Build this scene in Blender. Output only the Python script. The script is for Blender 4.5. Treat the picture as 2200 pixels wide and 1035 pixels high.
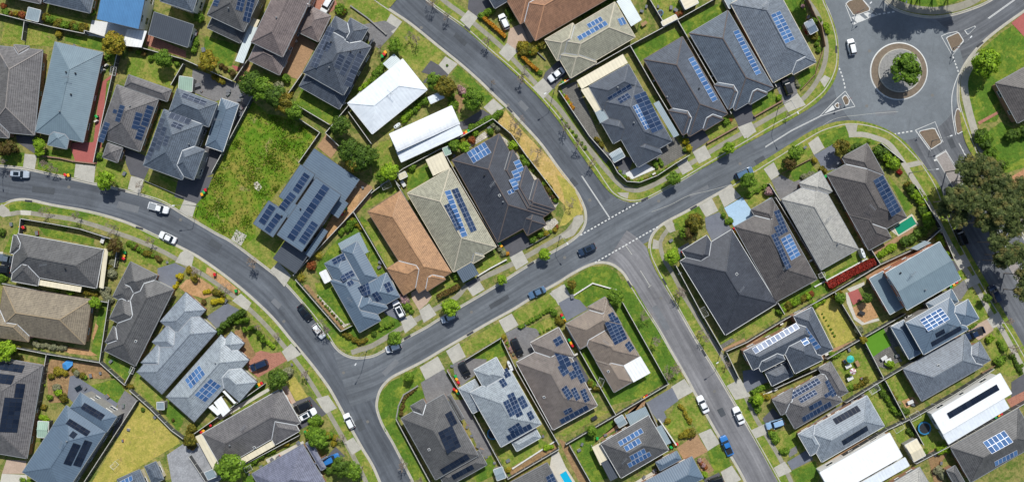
import bpy, math, random
from mathutils import Vector, Matrix
R = math.radians
for o in list(bpy.data.objects):
    bpy.data.objects.remove(o)
# ---------------------------------------------------------------- camera, sky, sun
CAM_H = 190.0          # drone height above the street (m)
S = 0.12               # metres per photo pixel on the ground
W2, H2 = 1100.0, 517.5 # photo centre
sc = bpy.context.scene
COL = sc.collection
cam = bpy.data.cameras.new('camera')
cam.sensor_fit = 'HORIZONTAL'; cam.sensor_width = 36.0
cam.lens = 18.0 * CAM_H / (W2 * S)
cam.clip_end = 2000
cam_o = bpy.data.objects.new('camera', cam); COL.objects.link(cam_o)
cam_o.location = (0, 0, CAM_H)
sc.camera = cam_o
SUN_EL = R(49.5); SUN_AZ = R(14)       # azimuth clockwise from +Y
world = bpy.data.worlds.new('World'); sc.world = world; world.use_nodes = True
wn = world.node_tree.nodes; wl = world.node_tree.links
bg = wn['Background']; sky = wn.new('ShaderNodeTexSky'); sky.sky_type = 'NISHITA'
sky.sun_disc = False; sky.sun_elevation = SUN_EL; sky.sun_rotation = SUN_AZ
sky.air_density = 1.0; sky.dust_density = 1.2
wl.new(sky.outputs[0], bg.inputs[0]); bg.inputs[1].default_value = 0.088
sun = bpy.data.lights.new('sun', 'SUN'); sun.energy = 3.75; sun.angle = R(0.55); sun.color = (1.0, 0.975, 0.925)
sun_o = bpy.data.objects.new('sun', sun); COL.objects.link(sun_o)
sd = Vector((math.sin(SUN_AZ) * math.cos(SUN_EL), math.cos(SUN_AZ) * math.cos(SUN_EL), math.sin(SUN_EL)))
sun_o.rotation_euler = sd.to_track_quat('Z', 'Y').to_euler()
sun_o.location = (0, 0, 120)
sc.view_settings.view_transform = 'Standard'; sc.view_settings.look = 'None'
sc.view_settings.exposure = 0.17; sc.view_settings.gamma = 1.0
sc.cycles.max_bounces = 6

def hx(h):
    h = h.lstrip('#'); v = [int(h[i:i+2], 16) / 255 for i in (0, 2, 4)]
    return tuple(c / 12.92 if c <= 0.04045 else ((c + 0.055) / 1.055) ** 2.4 for c in v) + (1.0,)
def mul(c, k): return (min(1, c[0]*k), min(1, c[1]*k), min(1, c[2]*k), 1.0)

# photo pixel (or zoomed tile pixel) -> ground point / point at a height
K = 3.98
def q(o, x, y):
    """tile coordinates -> photo pixels; o None: already photo pixels"""
    return (x, y) if o is None else (o[0] + x / K, o[1] + y / K)
def P(px, py, z=0.0):
    f = S * (CAM_H - z) / CAM_H
    return Vector(((px - W2) * f, (H2 - py) * f, z))

# ---------------------------------------------------------------- materials
MATS = {}
def newmat(name):
    m = bpy.data.materials.new(name); m.use_nodes = True
    nt = m.node_tree; b = nt.nodes['Principled BSDF']
    return m, nt, b
def N(nt, t, **kw):
    n = nt.nodes.new(t)
    for k, v in kw.items():
        if k in n.inputs.keys(): n.inputs[k].default_value = v
        else: setattr(n, k, v)
    return n
def ramp(nt, fac, stops):
    r = nt.nodes.new('ShaderNodeValToRGB'); e = r.color_ramp.elements
    while len(e) < len(stops): e.new(0.5)
    for i, (p, c) in enumerate(stops): e[i].position = p; e[i].color = c
    nt.links.new(fac, r.inputs[0]); return r.outputs[0]
def mixc(nt, fac, a, b, mode='MIX'):
    n = nt.nodes.new('ShaderNodeMix'); n.data_type = 'RGBA'; n.blend_type = mode
    for inp, v in ((n.inputs[0], fac), (n.inputs[6], a), (n.inputs[7], b)):
        if hasattr(v, 'links') or isinstance(v, bpy.types.NodeSocket): nt.links.new(v, inp)
        else: inp.default_value = v
    return n.outputs[2]
def noise(nt, scale, detail=4, rough=0.55, vec=None, dist=0.0):
    n = N(nt, 'ShaderNodeTexNoise', Scale=scale, Detail=detail, Roughness=rough, Distortion=dist)
    if vec is not None: nt.links.new(vec, n.inputs['Vector'])
    return n.outputs['Fac']
def coords(nt, kind='pos'):
    if kind == 'pos': return nt.nodes.new('ShaderNodeNewGeometry').outputs['Position']
    t = nt.nodes.new('ShaderNodeTexCoord'); return t.outputs['UV' if kind == 'uv' else 'Object']
def scaled(nt, vec, sx, sy, sz=1.0):
    m = nt.nodes.new('ShaderNodeMapping'); m.inputs['Scale'].default_value = (sx, sy, sz)
    nt.links.new(vec, m.inputs[0]); return m.outputs[0]
def bump(nt, b, h, strength=0.4, dist=0.05):
    n = N(nt, 'ShaderNodeBump', Strength=strength, Distance=dist)
    nt.links.new(h, n.inputs['Height']); nt.links.new(n.outputs[0], b.inputs['Normal'])

def plain(name, col, rough=0.6, metal=0.0, var=0.12, nscale=1.5, spec=0.5):
    if name in MATS: return MATS[name]
    m, nt, b = newmat(name)
    c = hx(col) if isinstance(col, str) else col
    v = coords(nt)
    out = ramp(nt, noise(nt, nscale, 4, 0.6, v), [(0.25, mul(c, 1 - var)), (0.75, mul(c, 1 + var))])
    nt.links.new(out, b.inputs['Base Color'])
    b.inputs['Roughness'].default_value = rough; b.inputs['Metallic'].default_value = metal
    b.inputs['Specular IOR Level'].default_value = spec
    MATS[name] = m; return m

def tile_roof(name, col, contrast=0.35, weather=0.3):
    """concrete roof tiles: courses in UV metres, lichen and rain streaks"""
    if name in MATS: return MATS[name]
    m, nt, b = newmat(name); c = hx(col)
    uv = coords(nt, 'uv'); pos = coords(nt)
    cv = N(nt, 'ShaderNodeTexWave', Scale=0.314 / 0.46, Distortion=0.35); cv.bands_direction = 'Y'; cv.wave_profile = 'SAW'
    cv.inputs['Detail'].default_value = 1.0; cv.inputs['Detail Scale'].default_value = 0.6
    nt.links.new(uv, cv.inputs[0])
    course_shade = ramp(nt, cv.outputs['Fac'], [(0.0, (1 - contrast * 1.5,) * 3 + (1,)), (0.28, (1 - contrast * 0.9,) * 3 + (1,)), (0.45, (1.06, 1.06, 1.06, 1)), (1.0, (1.12, 1.12, 1.12, 1))])  # shadow line of each tile course, painted as a darker band
    chex = N(nt, 'ShaderNodeTexVoronoi', Scale=1.0); nt.links.new(scaled(nt, uv, 2.6, 2.17), chex.inputs['Vector'])
    sp = nt.nodes.new('ShaderNodeSeparateColor'); nt.links.new(chex.outputs['Color'], sp.inputs[0])
    vary = ramp(nt, sp.outputs[0], [(0.0, mul(c, 0.84)), (1.0, mul(c, 1.2))])
    base = mixc(nt, 1.0, vary, course_shade, 'MULTIPLY')
    streak = noise(nt, 1.0, 5, 0.65, scaled(nt, uv, 1.9, 0.25))
    blotch = noise(nt, 0.3, 6, 0.7, pos, 0.6)
    a = mixc(nt, ramp(nt, streak, [(0.42, (0, 0, 0, 1)), (0.7, (1, 1, 1, 1))]), base, mul(c, 1 + weather * 1.8))
    a2 = mixc(nt, 0.5, base, a)
    lo = 0.72 + 0.2 * min(1, 3 * c[1]); hi = 1.22 - 0.12 * min(1, 3 * c[1])
    dark = ramp(nt, blotch, [(0.3, (lo, lo, lo + 0.02, 1)), (0.7, (hi, hi, hi - 0.02, 1))])
    a3 = mixc(nt, 1.0, a2, dark, 'MULTIPLY')
    spk = ramp(nt, noise(nt, 2.2, 6, 0.8, pos), [(0.6, (0, 0, 0, 1)), (0.72, (1, 1, 1, 1))])
    a4 = mixc(nt, spk, a3, mul((0.5, 0.5, 0.46, 1), 0.3 + 0.8 * max(c[:3])))
    a5 = mixc(nt, 0.35, a3, a4)
    nt.links.new(a5, b.inputs['Base Color'])
    b.inputs['Roughness'].default_value = 0.56; b.inputs['Specular IOR Level'].default_value = 0.42
    bump(nt, b, cv.outputs['Fac'], 0.45, 0.05)
    MATS[name] = m; return m

def metal_roof(name, col, rib=0.6, rough=0.42, amp=0.10):
    if name in MATS: return MATS[name]
    m, nt, b = newmat(name); c = hx(col)
    uv = coords(nt, 'uv'); pos = coords(nt)
    wv = N(nt, 'ShaderNodeTexWave', Scale=0.314 / rib * 1.0, Distortion=0.0); wv.bands_direction = 'X'; wv.wave_profile = 'SIN'
    nt.links.new(uv, wv.inputs[0])
    a = ramp(nt, wv.outputs['Fac'], [(0.0, mul(c, 1 - amp * 2.2)), (0.25, mul(c, 1.0)), (1.0, mul(c, 1 + amp))])
    bl = ramp(nt, noise(nt, 0.5, 5, 0.65, pos), [(0.3, (0.9, 0.9, 0.91, 1)), (0.7, (1.06, 1.06, 1.05, 1))])
    st = ramp(nt, noise(nt, 1.0, 4, 0.6, scaled(nt, uv, 2.5, 0.2)), [(0.3, (0.94, 0.94, 0.94, 1)), (0.7, (1.05, 1.05, 1.05, 1))])
    a = mixc(nt, 1.0, a, bl, 'MULTIPLY'); a = mixc(nt, 1.0, a, st, 'MULTIPLY')
    nt.links.new(a, b.inputs['Base Color'])
    b.inputs['Roughness'].default_value = rough; b.inputs['Metallic'].default_value = 0.0
    bump(nt, b, wv.outputs['Fac'], 0.35, 0.03)
    MATS[name] = m; return m

def grass(name, g1, g2, dry, soil, dryness=0.5, scale=0.22, lumps=0.6):
    if name in MATS: return MATS[name]
    m, nt, b = newmat(name)
    pos = coords(nt)
    big = noise(nt, scale, 6, 0.68, pos, 0.6)
    mid = noise(nt, scale * 4.5, 5, 0.7, pos, 0.3)
    fine = noise(nt, 2.4, 6, 0.85, pos, 0.4)
    clump = noise(nt, 0.8, 5, 0.75, pos, 1.2)
    a = mixc(nt, ramp(nt, mid, [(0.36, (0, 0, 0, 1)), (0.64, (1, 1, 1, 1))]), hx(g1), hx(g2))
    d = 0.68 - 0.36 * dryness
    msk = mixc(nt, 0.4, big, mid)
    a = mixc(nt, ramp(nt, msk, [(d - 0.06, (0, 0, 0, 1)), (d + 0.07, (1, 1, 1, 1))]), a, hx(dry))
    m2 = noise(nt, scale * 2.3, 6, 0.72, scaled(nt, pos, 1, 1, 1), 0.8)
    s0 = 0.74 - 0.22 * dryness
    a = mixc(nt, ramp(nt, m2, [(s0 - 0.04, (0, 0, 0, 1)), (s0 + 0.06, (1, 1, 1, 1))]), a, hx(soil))
    f = ramp(nt, fine, [(0.3, (0.6, 0.64, 0.58, 1)), (0.7, (1.38, 1.34, 1.34, 1))])
    a = mixc(nt, 1.0, a, f, 'MULTIPLY')
    a = mixc(nt, 1.0, a, ramp(nt, clump, [(0.32, (0.74, 0.8, 0.72, 1)), (0.5, (1, 1, 1, 1)), (0.7, (1.2, 1.15, 1.17, 1))]), 'MULTIPLY')
    nt.links.new(a, b.inputs['Base Color'])
    b.inputs['Roughness'].default_value = 0.95; b.inputs['Specular IOR Level'].default_value = 0.1
    bump(nt, b, fine, lumps, 0.12)
    MATS[name] = m; return m

def paving(name, c1, c2=None, brick=None, joint=0.8, slab=None, stain=0.25):
    """concrete (slab joints) or pavers (brick size in metres)"""
    if name in MATS: return MATS[name]
    m, nt, b = newmat(name); a1 = hx(c1); a2 = hx(c2) if c2 else mul(a1, 0.85)
    pos = coords(nt)
    n1 = noise(nt, 0.5, 6, 0.7, pos, 0.4); n2 = noise(nt, 4.0, 4, 0.7, pos)
    a = ramp(nt, n1, [(0.3, mul(a1, 1 - stain)), (0.55, a1), (0.75, mul(a1, 1 + stain * 0.5))])
    f = ramp(nt, n2, [(0.3, (0.88, 0.88, 0.88, 1)), (0.7, (1.1, 1.1, 1.1, 1))])
    a = mixc(nt, 1.0, a, f, 'MULTIPLY')
    if brick:
        br = N(nt, 'ShaderNodeTexBrick', Scale=1.0); br.inputs['Brick Width'].default_value = brick[0]
        br.inputs['Row Height'].default_value = brick[1]; br.inputs['Mortar Size'].default_value = brick[1] * 0.09
        br.inputs['Color1'].default_value = (1.12, 1.12, 1.12, 1); br.inputs['Color2'].default_value = (0.84, 0.84, 0.84, 1)
        br.inputs['Mortar'].default_value = (joint, joint, joint, 1)
        mp = nt.nodes.new('ShaderNodeMapping'); mp.inputs['Rotation'].default_value = (0, 0, R(30))
        nt.links.new(pos, mp.inputs[0]); nt.links.new(mp.outputs[0], br.inputs['Vector'])
        a = mixc(nt, 1.0, a, br.outputs['Color'], 'MULTIPLY')
    nt.links.new(a, b.inputs['Base Color']); b.inputs['Roughness'].default_value = 0.9
    b.inputs['Specular IOR Level'].default_value = 0.25
    MATS[name] = m; return m

def asphalt(name, col, tracks=True, light=1.0):
    """streets: UV u runs along, v across in metres from the centre line"""
    if name in MATS: return MATS[name]
    m, nt, b = newmat(name); c = hx(col)
    pos = coords(nt); uv = coords(nt, 'uv')
    agg = noise(nt, 9.0, 3, 0.8, pos); big = noise(nt, 0.09, 5, 0.65, pos, 0.5); mid = noise(nt, 0.7, 5, 0.7, pos, 0.8)
    a = ramp(nt, big, [(0.3, mul(c, 0.82)), (0.7, mul(c, 1.2))])
    if tracks:
        long_ = noise(nt, 1.0, 5, 0.6, scaled(nt, uv, 0.035, 0.55))
        long2 = noise(nt, 1.0, 4, 0.6, scaled(nt, uv, 0.015, 1.7))
        a = mixc(nt, 1.0, a, ramp(nt, long_, [(0.3, (0.68, 0.68, 0.7, 1)), (0.7, (1.32, 1.31, 1.3, 1))]), 'MULTIPLY')
        a = mixc(nt, 1.0, a, ramp(nt, long2, [(0.35, (0.86, 0.86, 0.86, 1)), (0.7, (1.14, 1.14, 1.12, 1))]), 'MULTIPLY')
    a = mixc(nt, 1.0, a, ramp(nt, mid, [(0.3, (0.9, 0.9, 0.9, 1)), (0.7, (1.1, 1.1, 1.1, 1))]), 'MULTIPLY')
    a = mixc(nt, 1.0, a, ramp(nt, agg, [(0.3, (0.82, 0.82, 0.82, 1)), (0.7, (1.18, 1.18, 1.18, 1))]), 'MULTIPLY')
    # tar-sealed cracks
    vo = N(nt, 'ShaderNodeTexVoronoi', Scale=0.12); vo.feature = 'DISTANCE_TO_EDGE'
    nt.links.new(pos, vo.inputs['Vector'])
    ck = ramp(nt, vo.outputs['Distance'], [(0.0, (0.75, 0.75, 0.75, 1)), (0.012, (1, 1, 1, 1))])
    a = mixc(nt, 0.35, a, mixc(nt, 1.0, a, ck, 'MULTIPLY'))
    nt.links.new(a, b.inputs['Base Color']); b.inputs['Roughness'].default_value = 0.88
    b.inputs['Specular IOR Level'].default_value = 0.3
    MATS[name] = m; return m

def leafy(name, dark, light, tip=None):
    if name in MATS: return MATS[name]
    m, nt, b = newmat(name)
    oc = coords(nt, 'obj'); g = nt.nodes.new('ShaderNodeNewGeometry'); oi = nt.nodes.new('ShaderNodeObjectInfo')
    n1 = noise(nt, 2.6, 3, 0.6, oc)
    a = ramp(nt, n1, [(0.34, hx(dark)), (0.62, hx(light))])
    if tip:
        a = mixc(nt, ramp(nt, noise(nt, 1.3, 3, 0.6, oc), [(0.52, (0, 0, 0, 1)), (0.66, (1, 1, 1, 1))]), a, hx(tip))
    r = ramp(nt, g.outputs['Random Per Island'], [(0.0, (0.62, 0.62, 0.62, 1)), (1.0, (1.4, 1.4, 1.3, 1))])
    a = mixc(nt, 1.0, a, r, 'MULTIPLY')
    r2 = ramp(nt, oi.outputs['Random'], [(0.0, (0.85, 0.88, 0.85, 1)), (1.0, (1.15, 1.1, 1.05, 1))])
    a = mixc(nt, 1.0, a, r2, 'MULTIPLY')
    nt.links.new(a, b.inputs['Base Color']); b.inputs['Roughness'].default_value = 0.6
    b.inputs['Specular IOR Level'].default_value = 0.25
    tr = nt.nodes.new('ShaderNodeBsdfTranslucent'); nt.links.new(a, tr.inputs[0])
    mx = nt.nodes.new('ShaderNodeMixShader'); mx.inputs[0].default_value = 0.36
    nt.links.new(b.outputs[0], mx.inputs[1]); nt.links.new(tr.outputs[0], mx.inputs[2])
    nt.links.new(mx.outputs[0], nt.nodes['Material Output'].inputs[0])
    MATS[name] = m; return m

def glassy(name, col, rough=0.08):
    if name in MATS: return MATS[name]
    m, nt, b = newmat(name)
    b.inputs['Base Color'].default_value = hx(col); b.inputs['Roughness'].default_value = rough
    b.inputs['Specular IOR Level'].default_value = 0.6; b.inputs['Coat Weight'].default_value = 0.3
    MATS[name] = m; return m

def panel_mat(name, col, grid):
    if name in MATS: return MATS[name]
    m, nt, b = newmat(name); c = hx(col)
    oi = nt.nodes.new('ShaderNodeObjectInfo'); g = nt.nodes.new('ShaderNodeTexCoord')
    br = N(nt, 'ShaderNodeTexBrick', Scale=1.0); br.offset = 0.0
    br.inputs['Brick Width'].default_value = 0.165; br.inputs['Row Height'].default_value = 0.165
    br.inputs['Mortar Size'].default_value = 0.006
    br.inputs['Color1'].default_value = c; br.inputs['Color2'].default_value = mul(c, 1.15)
    br.inputs['Mortar'].default_value = hx(grid)
    nt.links.new(g.outputs['Object'], br.inputs['Vector'])
    r = ramp(nt, oi.outputs['Random'], [(0.0, (0.62, 0.66, 0.72, 1)), (1.0, (1.35, 1.28, 1.2, 1))])  # glare differing from panel to panel, put into the colour
    a = mixc(nt, 1.0, br.outputs['Color'], r, 'MULTIPLY')
    nt.links.new(a, b.inputs['Base Color']); b.inputs['Roughness'].default_value = 0.13
    b.inputs['Specular IOR Level'].default_value = 0.35
    MATS[name] = m; return m

# ---------------------------------------------------------------- mesh collector
class MB:
    def __init__(s): s.v = []; s.f = []; s.uv = []; s.mi = []; s.mats = []
    def mat(s, m):
        if m not in s.mats: s.mats.append(m)
        return s.mats.index(m)
    def face(s, pts, m=0, uv=None):
        i = len(s.v); s.v += [tuple(p) for p in pts]; s.f.append(tuple(range(i, i + len(pts))))
        s.uv.append(uv if uv else [(p[0], p[1]) for p in pts]); s.mi.append(m)
    def box(s, x0, y0, z0, x1, y1, z1, m=0):
        c = [(x0,y0,z0),(x1,y0,z0),(x1,y1,z0),(x0,y1,z0),(x0,y0,z1),(x1,y0,z1),(x1,y1,z1),(x0,y1,z1)]
        for f in ((3,2,1,0),(4,5,6,7),(0,1,5,4),(1,2,6,5),(2,3,7,6),(3,0,4,7)):
            s.face([c[k] for k in f], m)
    def obox(s, a, b, w, h, m=0, lift=0.0):
        """box along the segment a-b (3D), width w, height h"""
        a = Vector(a); b = Vector(b); d = b - a
        if d.length < 1e-4: return
        d.normalize(); side = Vector((-d.y, d.x, 0))
        if side.length < 1e-4: side = Vector((1, 0, 0))
        side.normalize(); up = d.cross(side); 
        if up.z < 0: up = -up
        if abs(d.z) > 0.95: up = d.cross(side)
        o = up * lift; sw = side * w / 2; u = up * h
        c = [a - sw + o, b - sw + o, b + sw + o, a + sw + o]; t = [p + u for p in c]
        c += t
        for f in ((3,2,1,0),(4,5,6,7),(0,1,5,4),(1,2,6,5),(2,3,7,6),(3,0,4,7)):
            s.face([c[k] for k in f], m)
    def tube(s, a, b, r0, r1, n=6, m=0, cap=True):
        a = Vector(a); b = Vector(b); d = (b - a)
        if d.length < 1e-5: return
        d.normalize(); x = d.orthogonal().normalized(); y = d.cross(x)
        ra = [a + (x * math.cos(t) + y * math.sin(t)) * r0 for t in [2*math.pi*i/n for i in range(n)]]
        rb = [b + (x * math.cos(t) + y * math.sin(t)) * r1 for t in [2*math.pi*i/n for i in range(n)]]
        for i in range(n):
            j = (i + 1) % n; s.face([ra[i], ra[j], rb[j], rb[i]], m)
        if cap: s.face(rb, m); s.face(ra[::-1], m)
    def loft(s, rings, m=0, cap=True):
        for r0, r1 in zip(rings, rings[1:]):
            n = len(r0)
            for i in range(n):
                j = (i + 1) % n; s.face([r0[i], r0[j], r1[j], r1[i]], m)
        if cap: s.face(rings[0][::-1], m); s.face(rings[-1], m)
    def build(s, name, mats, parent=None, smooth=False, weld=False):
        me = bpy.data.meshes.new(name); me.from_pydata(s.v, [], s.f)
        for m in (mats if isinstance(mats, (list, tuple)) else [mats]): me.materials.append(m)
        uvl = me.uv_layers.new(name='UVMap'); k = 0; flat = []
        for u in s.uv:
            for p in u: flat += [p[0], p[1]]
        uvl.data.foreach_set('uv', flat)
        me.polygons.foreach_set('material_index', s.mi)
        me.update()
        if weld:
            import bmesh
            bm = bmesh.new(); bm.from_mesh(me); bmesh.ops.remove_doubles(bm, verts=bm.verts, dist=0.0008)
            bmesh.ops.recalc_face_normals(bm, faces=bm.faces); bm.to_mesh(me); bm.free()
        if smooth: me.polygons.foreach_set('use_smooth', [True] * len(me.polygons))
        return link(name, me, parent)
def link(name, me, parent=None):
    o = bpy.data.objects.new(name, me); COL.objects.link(o)
    if parent: o.parent = parent
    return o
def empty(name, loc, rz=0.0):
    o = bpy.data.objects.new(name, None); COL.objects.link(o)
    o.location = loc; o.rotation_euler = (0, 0, rz); o.empty_display_size = 0.3
    return o
def struct(o, label=None):
    o['kind'] = 'structure'
    if label: o['label'] = label
    return o
THINGS = []   # (object, look, category, (px,py), group, fixed label)
def reg(o, look, cat, pxy, group=None, label=None):
    o['category'] = cat
    if group: o['group'] = group
    THINGS.append((o, look, cat, pxy, group, label)); return o

def smooth_line(pts, closed=False, step=10.0):
    """Catmull-Rom through photo pixels"""
    out = []; n = len(pts); rng = range(n if closed else n - 1)
    for i in rng:
        g = (lambda k: pts[k % n]) if closed else (lambda k: pts[max(0, min(n - 1, k))])
        p0, p1, p2, p3 = g(i - 1), g(i), g(i + 1), g(i + 2)
        m = max(1, int(math.hypot(p2[0]-p1[0], p2[1]-p1[1]) / step))
        for j in range(m):
            t = j / m
            out.append(tuple(0.5 * (2*p1[k] + (p2[k]-p0[k])*t + (2*p0[k]-5*p1[k]+4*p2[k]-p3[k])*t*t + (3*p1[k]-p0[k]-3*p2[k]+p3[k])*t**3) for k in (0, 1)))
    if not closed: out.append(pts[-1])
    return out
# ================================================================ ground, streets, kerbs
T00=(0,0);T40=(400,0);T80=(800,0);T120=(1200,0);T160=(1600,0);T180=(1800,0)
A0=(0,200);A4=(400,200);A8=(800,200);A12=(1200,200);A16=(1600,200);A18=(1800,200)
B0=(0,400);B4=(400,400);B8=(800,400);B12=(1200,400);B16=(1600,400);B18=(1800,400)
C0=(0,600);C4=(400,600);C8=(800,600);C12=(1200,600);C16=(1600,600);C18=(1800,600)
D0=(0,775);D4=(400,775);D8=(800,775);D12=(1200,775);D16=(1600,775);D18=(1800,775)

M_yard = grass('yard_ground', '#5f7330', '#4c642a', '#8f8852', '#7b6a4c', 0.55, 0.34)
M_lush = grass('lush_lawn', '#5b7a2b', '#466624', '#848f38', '#8b8a4a', 0.40, 0.24)
M_lawn = grass('patchy_lawn', '#66802c', '#6f8236', '#93904b', '#8f8052', 0.46, 0.28)
M_dry = grass('dry_lawn', '#9f984a', '#959545', '#b0a158', '#a48e5c', 0.5, 0.25)
M_straw = grass('straw_verge', '#b79a5e', '#a99a55', '#c3a670', '#8d7a4c', 0.45, 0.35)
M_weed = grass('weedy_lot', '#53791f', '#6e8728', '#8a843e', '#968a5e', 0.47, 0.085, 0.8)
M_turf = plain('artificial_turf', '#5b8a2a', 0.95, var=0.05, nscale=0.8, spec=0.1)
M_soil = grass('garden_soil', '#8a6f52', '#967b5a', '#a88c66', '#6e6a3c', 0.3, 0.5)
M_sand = grass('sandy_soil', '#b8926a', '#ab8660', '#c19d76', '#8f7a52', 0.3, 0.4)
M_conc = paving('footpath_concrete', '#a9a598', stain=0.18)
M_conc2 = paving('crossover_concrete', '#b3b0a5', stain=0.2)
M_foot = paving('weathered_concrete', '#969283', stain=0.24)
M_grey = paving('grey_pavers', '#7d7c7c', brick=(0.4, 0.2), stain=0.15)
M_dgrey = paving('dark_grey_concrete', '#5c5c60', stain=0.16)
M_blueg = paving('blue_grey_concrete', '#72767f', stain=0.14)
M_redc = paving('red_concrete', '#a8605a', stain=0.14)
M_brick = paving('clay_brick_pavers', '#a0705e', brick=(0.46, 0.46), joint=1.25, stain=0.12)
M_tanp = paving('tan_pavers', '#a88766', brick=(0.4, 0.2), stain=0.12)
M_pink = paving('pinkish_concrete', '#b6a08d', stain=0.14)
M_pale = paving('pale_concrete', '#c3bfb2', stain=0.1)
M_wht = paving('white_paving', '#d9d9d6', stain=0.06)
M_peb = paving('white_pebbles', '#cfc9ba', brick=(0.5, 0.5), joint=0.45, stain=0.35)
M_cob = paving('grey_cobbles', '#77756f', brick=(0.5, 0.5), joint=0.55, stain=0.2)
M_grav = paving('grey_gravel', '#9ea0a3', brick=(0.35, 0.35), joint=0.75, stain=0.25)
M_ice = paving('pale_blue_concrete', '#a6c1d6', stain=0.08)
M_kerb = paving('kerb_concrete', '#b6b2a6', stain=0.2)
M_white = plain('road_paint', '#cccdc9', 0.7, var=0.12, nscale=2.5)
M_wornp = plain('worn_road_paint', '#b9b9ae', 0.8, var=0.25, nscale=4)
M_asph = asphalt('asphalt', '#62676c')
M_asphd = asphalt('dark_asphalt', '#5a5f65')
M_asphl = asphalt('light_asphalt', '#78787a')
M_asphr = asphalt('roundabout_asphalt', '#70767a', tracks=False)

def poly(name, pts, z, mat, parent=None):
    mb = MB(); w = [P(x, y) for x, y in pts]
    area = sum(w[i].x*w[(i+1) % len(w)].y - w[(i+1) % len(w)].x*w[i].y for i in range(len(w)))
    if area < 0: w.reverse()
    mb.face([(p.x, p.y, z) for p in w])
    return mb.build(name, mat, parent)
def strip(name, pts, width, z, mat, smooth=True, off=0.0, parent=None):
    """ribbon along photo pixels, width in metres; uv = along, across"""
    l = smooth_line(pts) if smooth else pts
    w = [P(x, y) for x, y in l]; mb = MB(); s = 0; prev = None
    for i, p in enumerate(w):
        d = (w[min(i+1, len(w)-1)] - w[max(i-1, 0)]).normalized(); n = Vector((-d.y, d.x, 0))
        a, b = p + n*(off + width/2), p + n*(off - width/2)
        if i: s2 = s + (p - w[i-1]).length; 
        else: s2 = 0
        if prev: mb.face([(prev[1].x, prev[1].y, z), (b.x, b.y, z), (a.x, a.y, z), (prev[0].x, prev[0].y, z)], 0,
                         [(s, -width/2), (s2, -width/2), (s2, width/2), (s, width/2)])
        prev = (a, b); s = s2
    return mb.build(name, mat, parent)

# one sheet of ground under everything, out past the frame
mb = MB(); mb.face([(-400, -400, -0.06), (400, -400, -0.06), (400, 400, -0.06), (-400, 400, -0.06)])
struct(mb.build('ground', M_yard))
poly_all = []
# streets (each at its own level, 4 mm apart)
struct(strip('road', [(-60,358),(0,398),(100,412),(200,428),(300,455),(400,500),(480,545),(560,600),(610,650),(655,710),(700,775),(745,850),(785,930),(830,1010),(880,1100)], 13.6, 0.000, M_asphd))
struct(strip('road', [(820,-60),(870,0),(930,55),(1010,120),(1090,195),(1160,275),(1215,345),(1260,405),(1290,455),(1300,500)], 13.0, 0.004, M_asphd))
struct(strip('road', [(735,815),(800,792),(900,735),(1000,678),(1100,618),(1200,560),(1300,500),(1400,446),(1500,392),(1600,340),(1700,290),(1780,240),(1850,210)], 14.5, 0.008, M_asph))
struct(strip('road', [(1320,535),(1350,560),(1400,635),(1450,722),(1500,812),(1550,905),(1600,990),(1650,1090)], 11.6, 0.012, M_asphl))
struct(strip('road', [(1985,262),(2030,345),(2080,430),(2130,515),(2180,600),(2230,690),(2290,800)], 20.0, 0.016, asphalt('avenue_asphalt', '#63666a')))
struct(strip('road', [(1975,95),(2050,78),(2120,40),(2180,0),(2260,-60)], 16.0, 0.020, asphalt('avenue_asphalt', '#63666a')))
struct(strip('road', [(1800,-70),(1815,-10),(1840,40),(1880,90)], 17.0, 0.024, M_asphr))
circ = lambda cx, cy, r, n=72, k=1.0: [(cx + r*math.cos(2*math.pi*i/n), cy + r*k*math.sin(2*math.pi*i/n)) for i in range(n)]
struct(poly('road', circ(1930, 160, 142), 0.028, M_asphr))

def block(name, kerb, rest, mat=M_yard, z=0.13):
    """raised block of land: smooth kerb line plus far corners outside the frame"""
    line = smooth_line(kerb, step=7); pts = line + rest
    w = [P(x, y) for x, y in pts]
    area = sum(w[i].x*w[(i+1) % len(w)].y - w[(i+1) % len(w)].x*w[i].y for i in range(len(w)))
    sgn = 1 if area > 0 else -1
    mb = MB(); ww = w if area > 0 else w[::-1]
    mb.face([(p.x, p.y, z) for p in ww])
    struct(mb.build(name, mat))
    # kerb: gutter, face, top
    mb = MB(); L = w[:len(line)]; prev = None
    for i, p in enumerate(L):
        d = (L[min(i+1, len(L)-1)] - L[max(i-1, 0)]).normalized(); n = Vector((-d.y, d.x, 0)) * sgn   # towards the block
        prof = [(p - n*0.42, 0.034), (p - n*0.02, 0.040), (p + n*0.03, z + 0.022), (p + n*0.26, z + 0.024), (p + n*0.28, z - 0.02)]
        if prev:
            for k in range(4):
                a, b, c, e = prev[k], prev[k+1], prof[k+1], prof[k]
                f = [(v[0].x, v[0].y, v[1]) for v in (a, b, c, e)]
                mb.face(f if sgn < 0 else f[::-1])
        prev = prof
    struct(mb.build('kerb', M_kerb))

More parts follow.
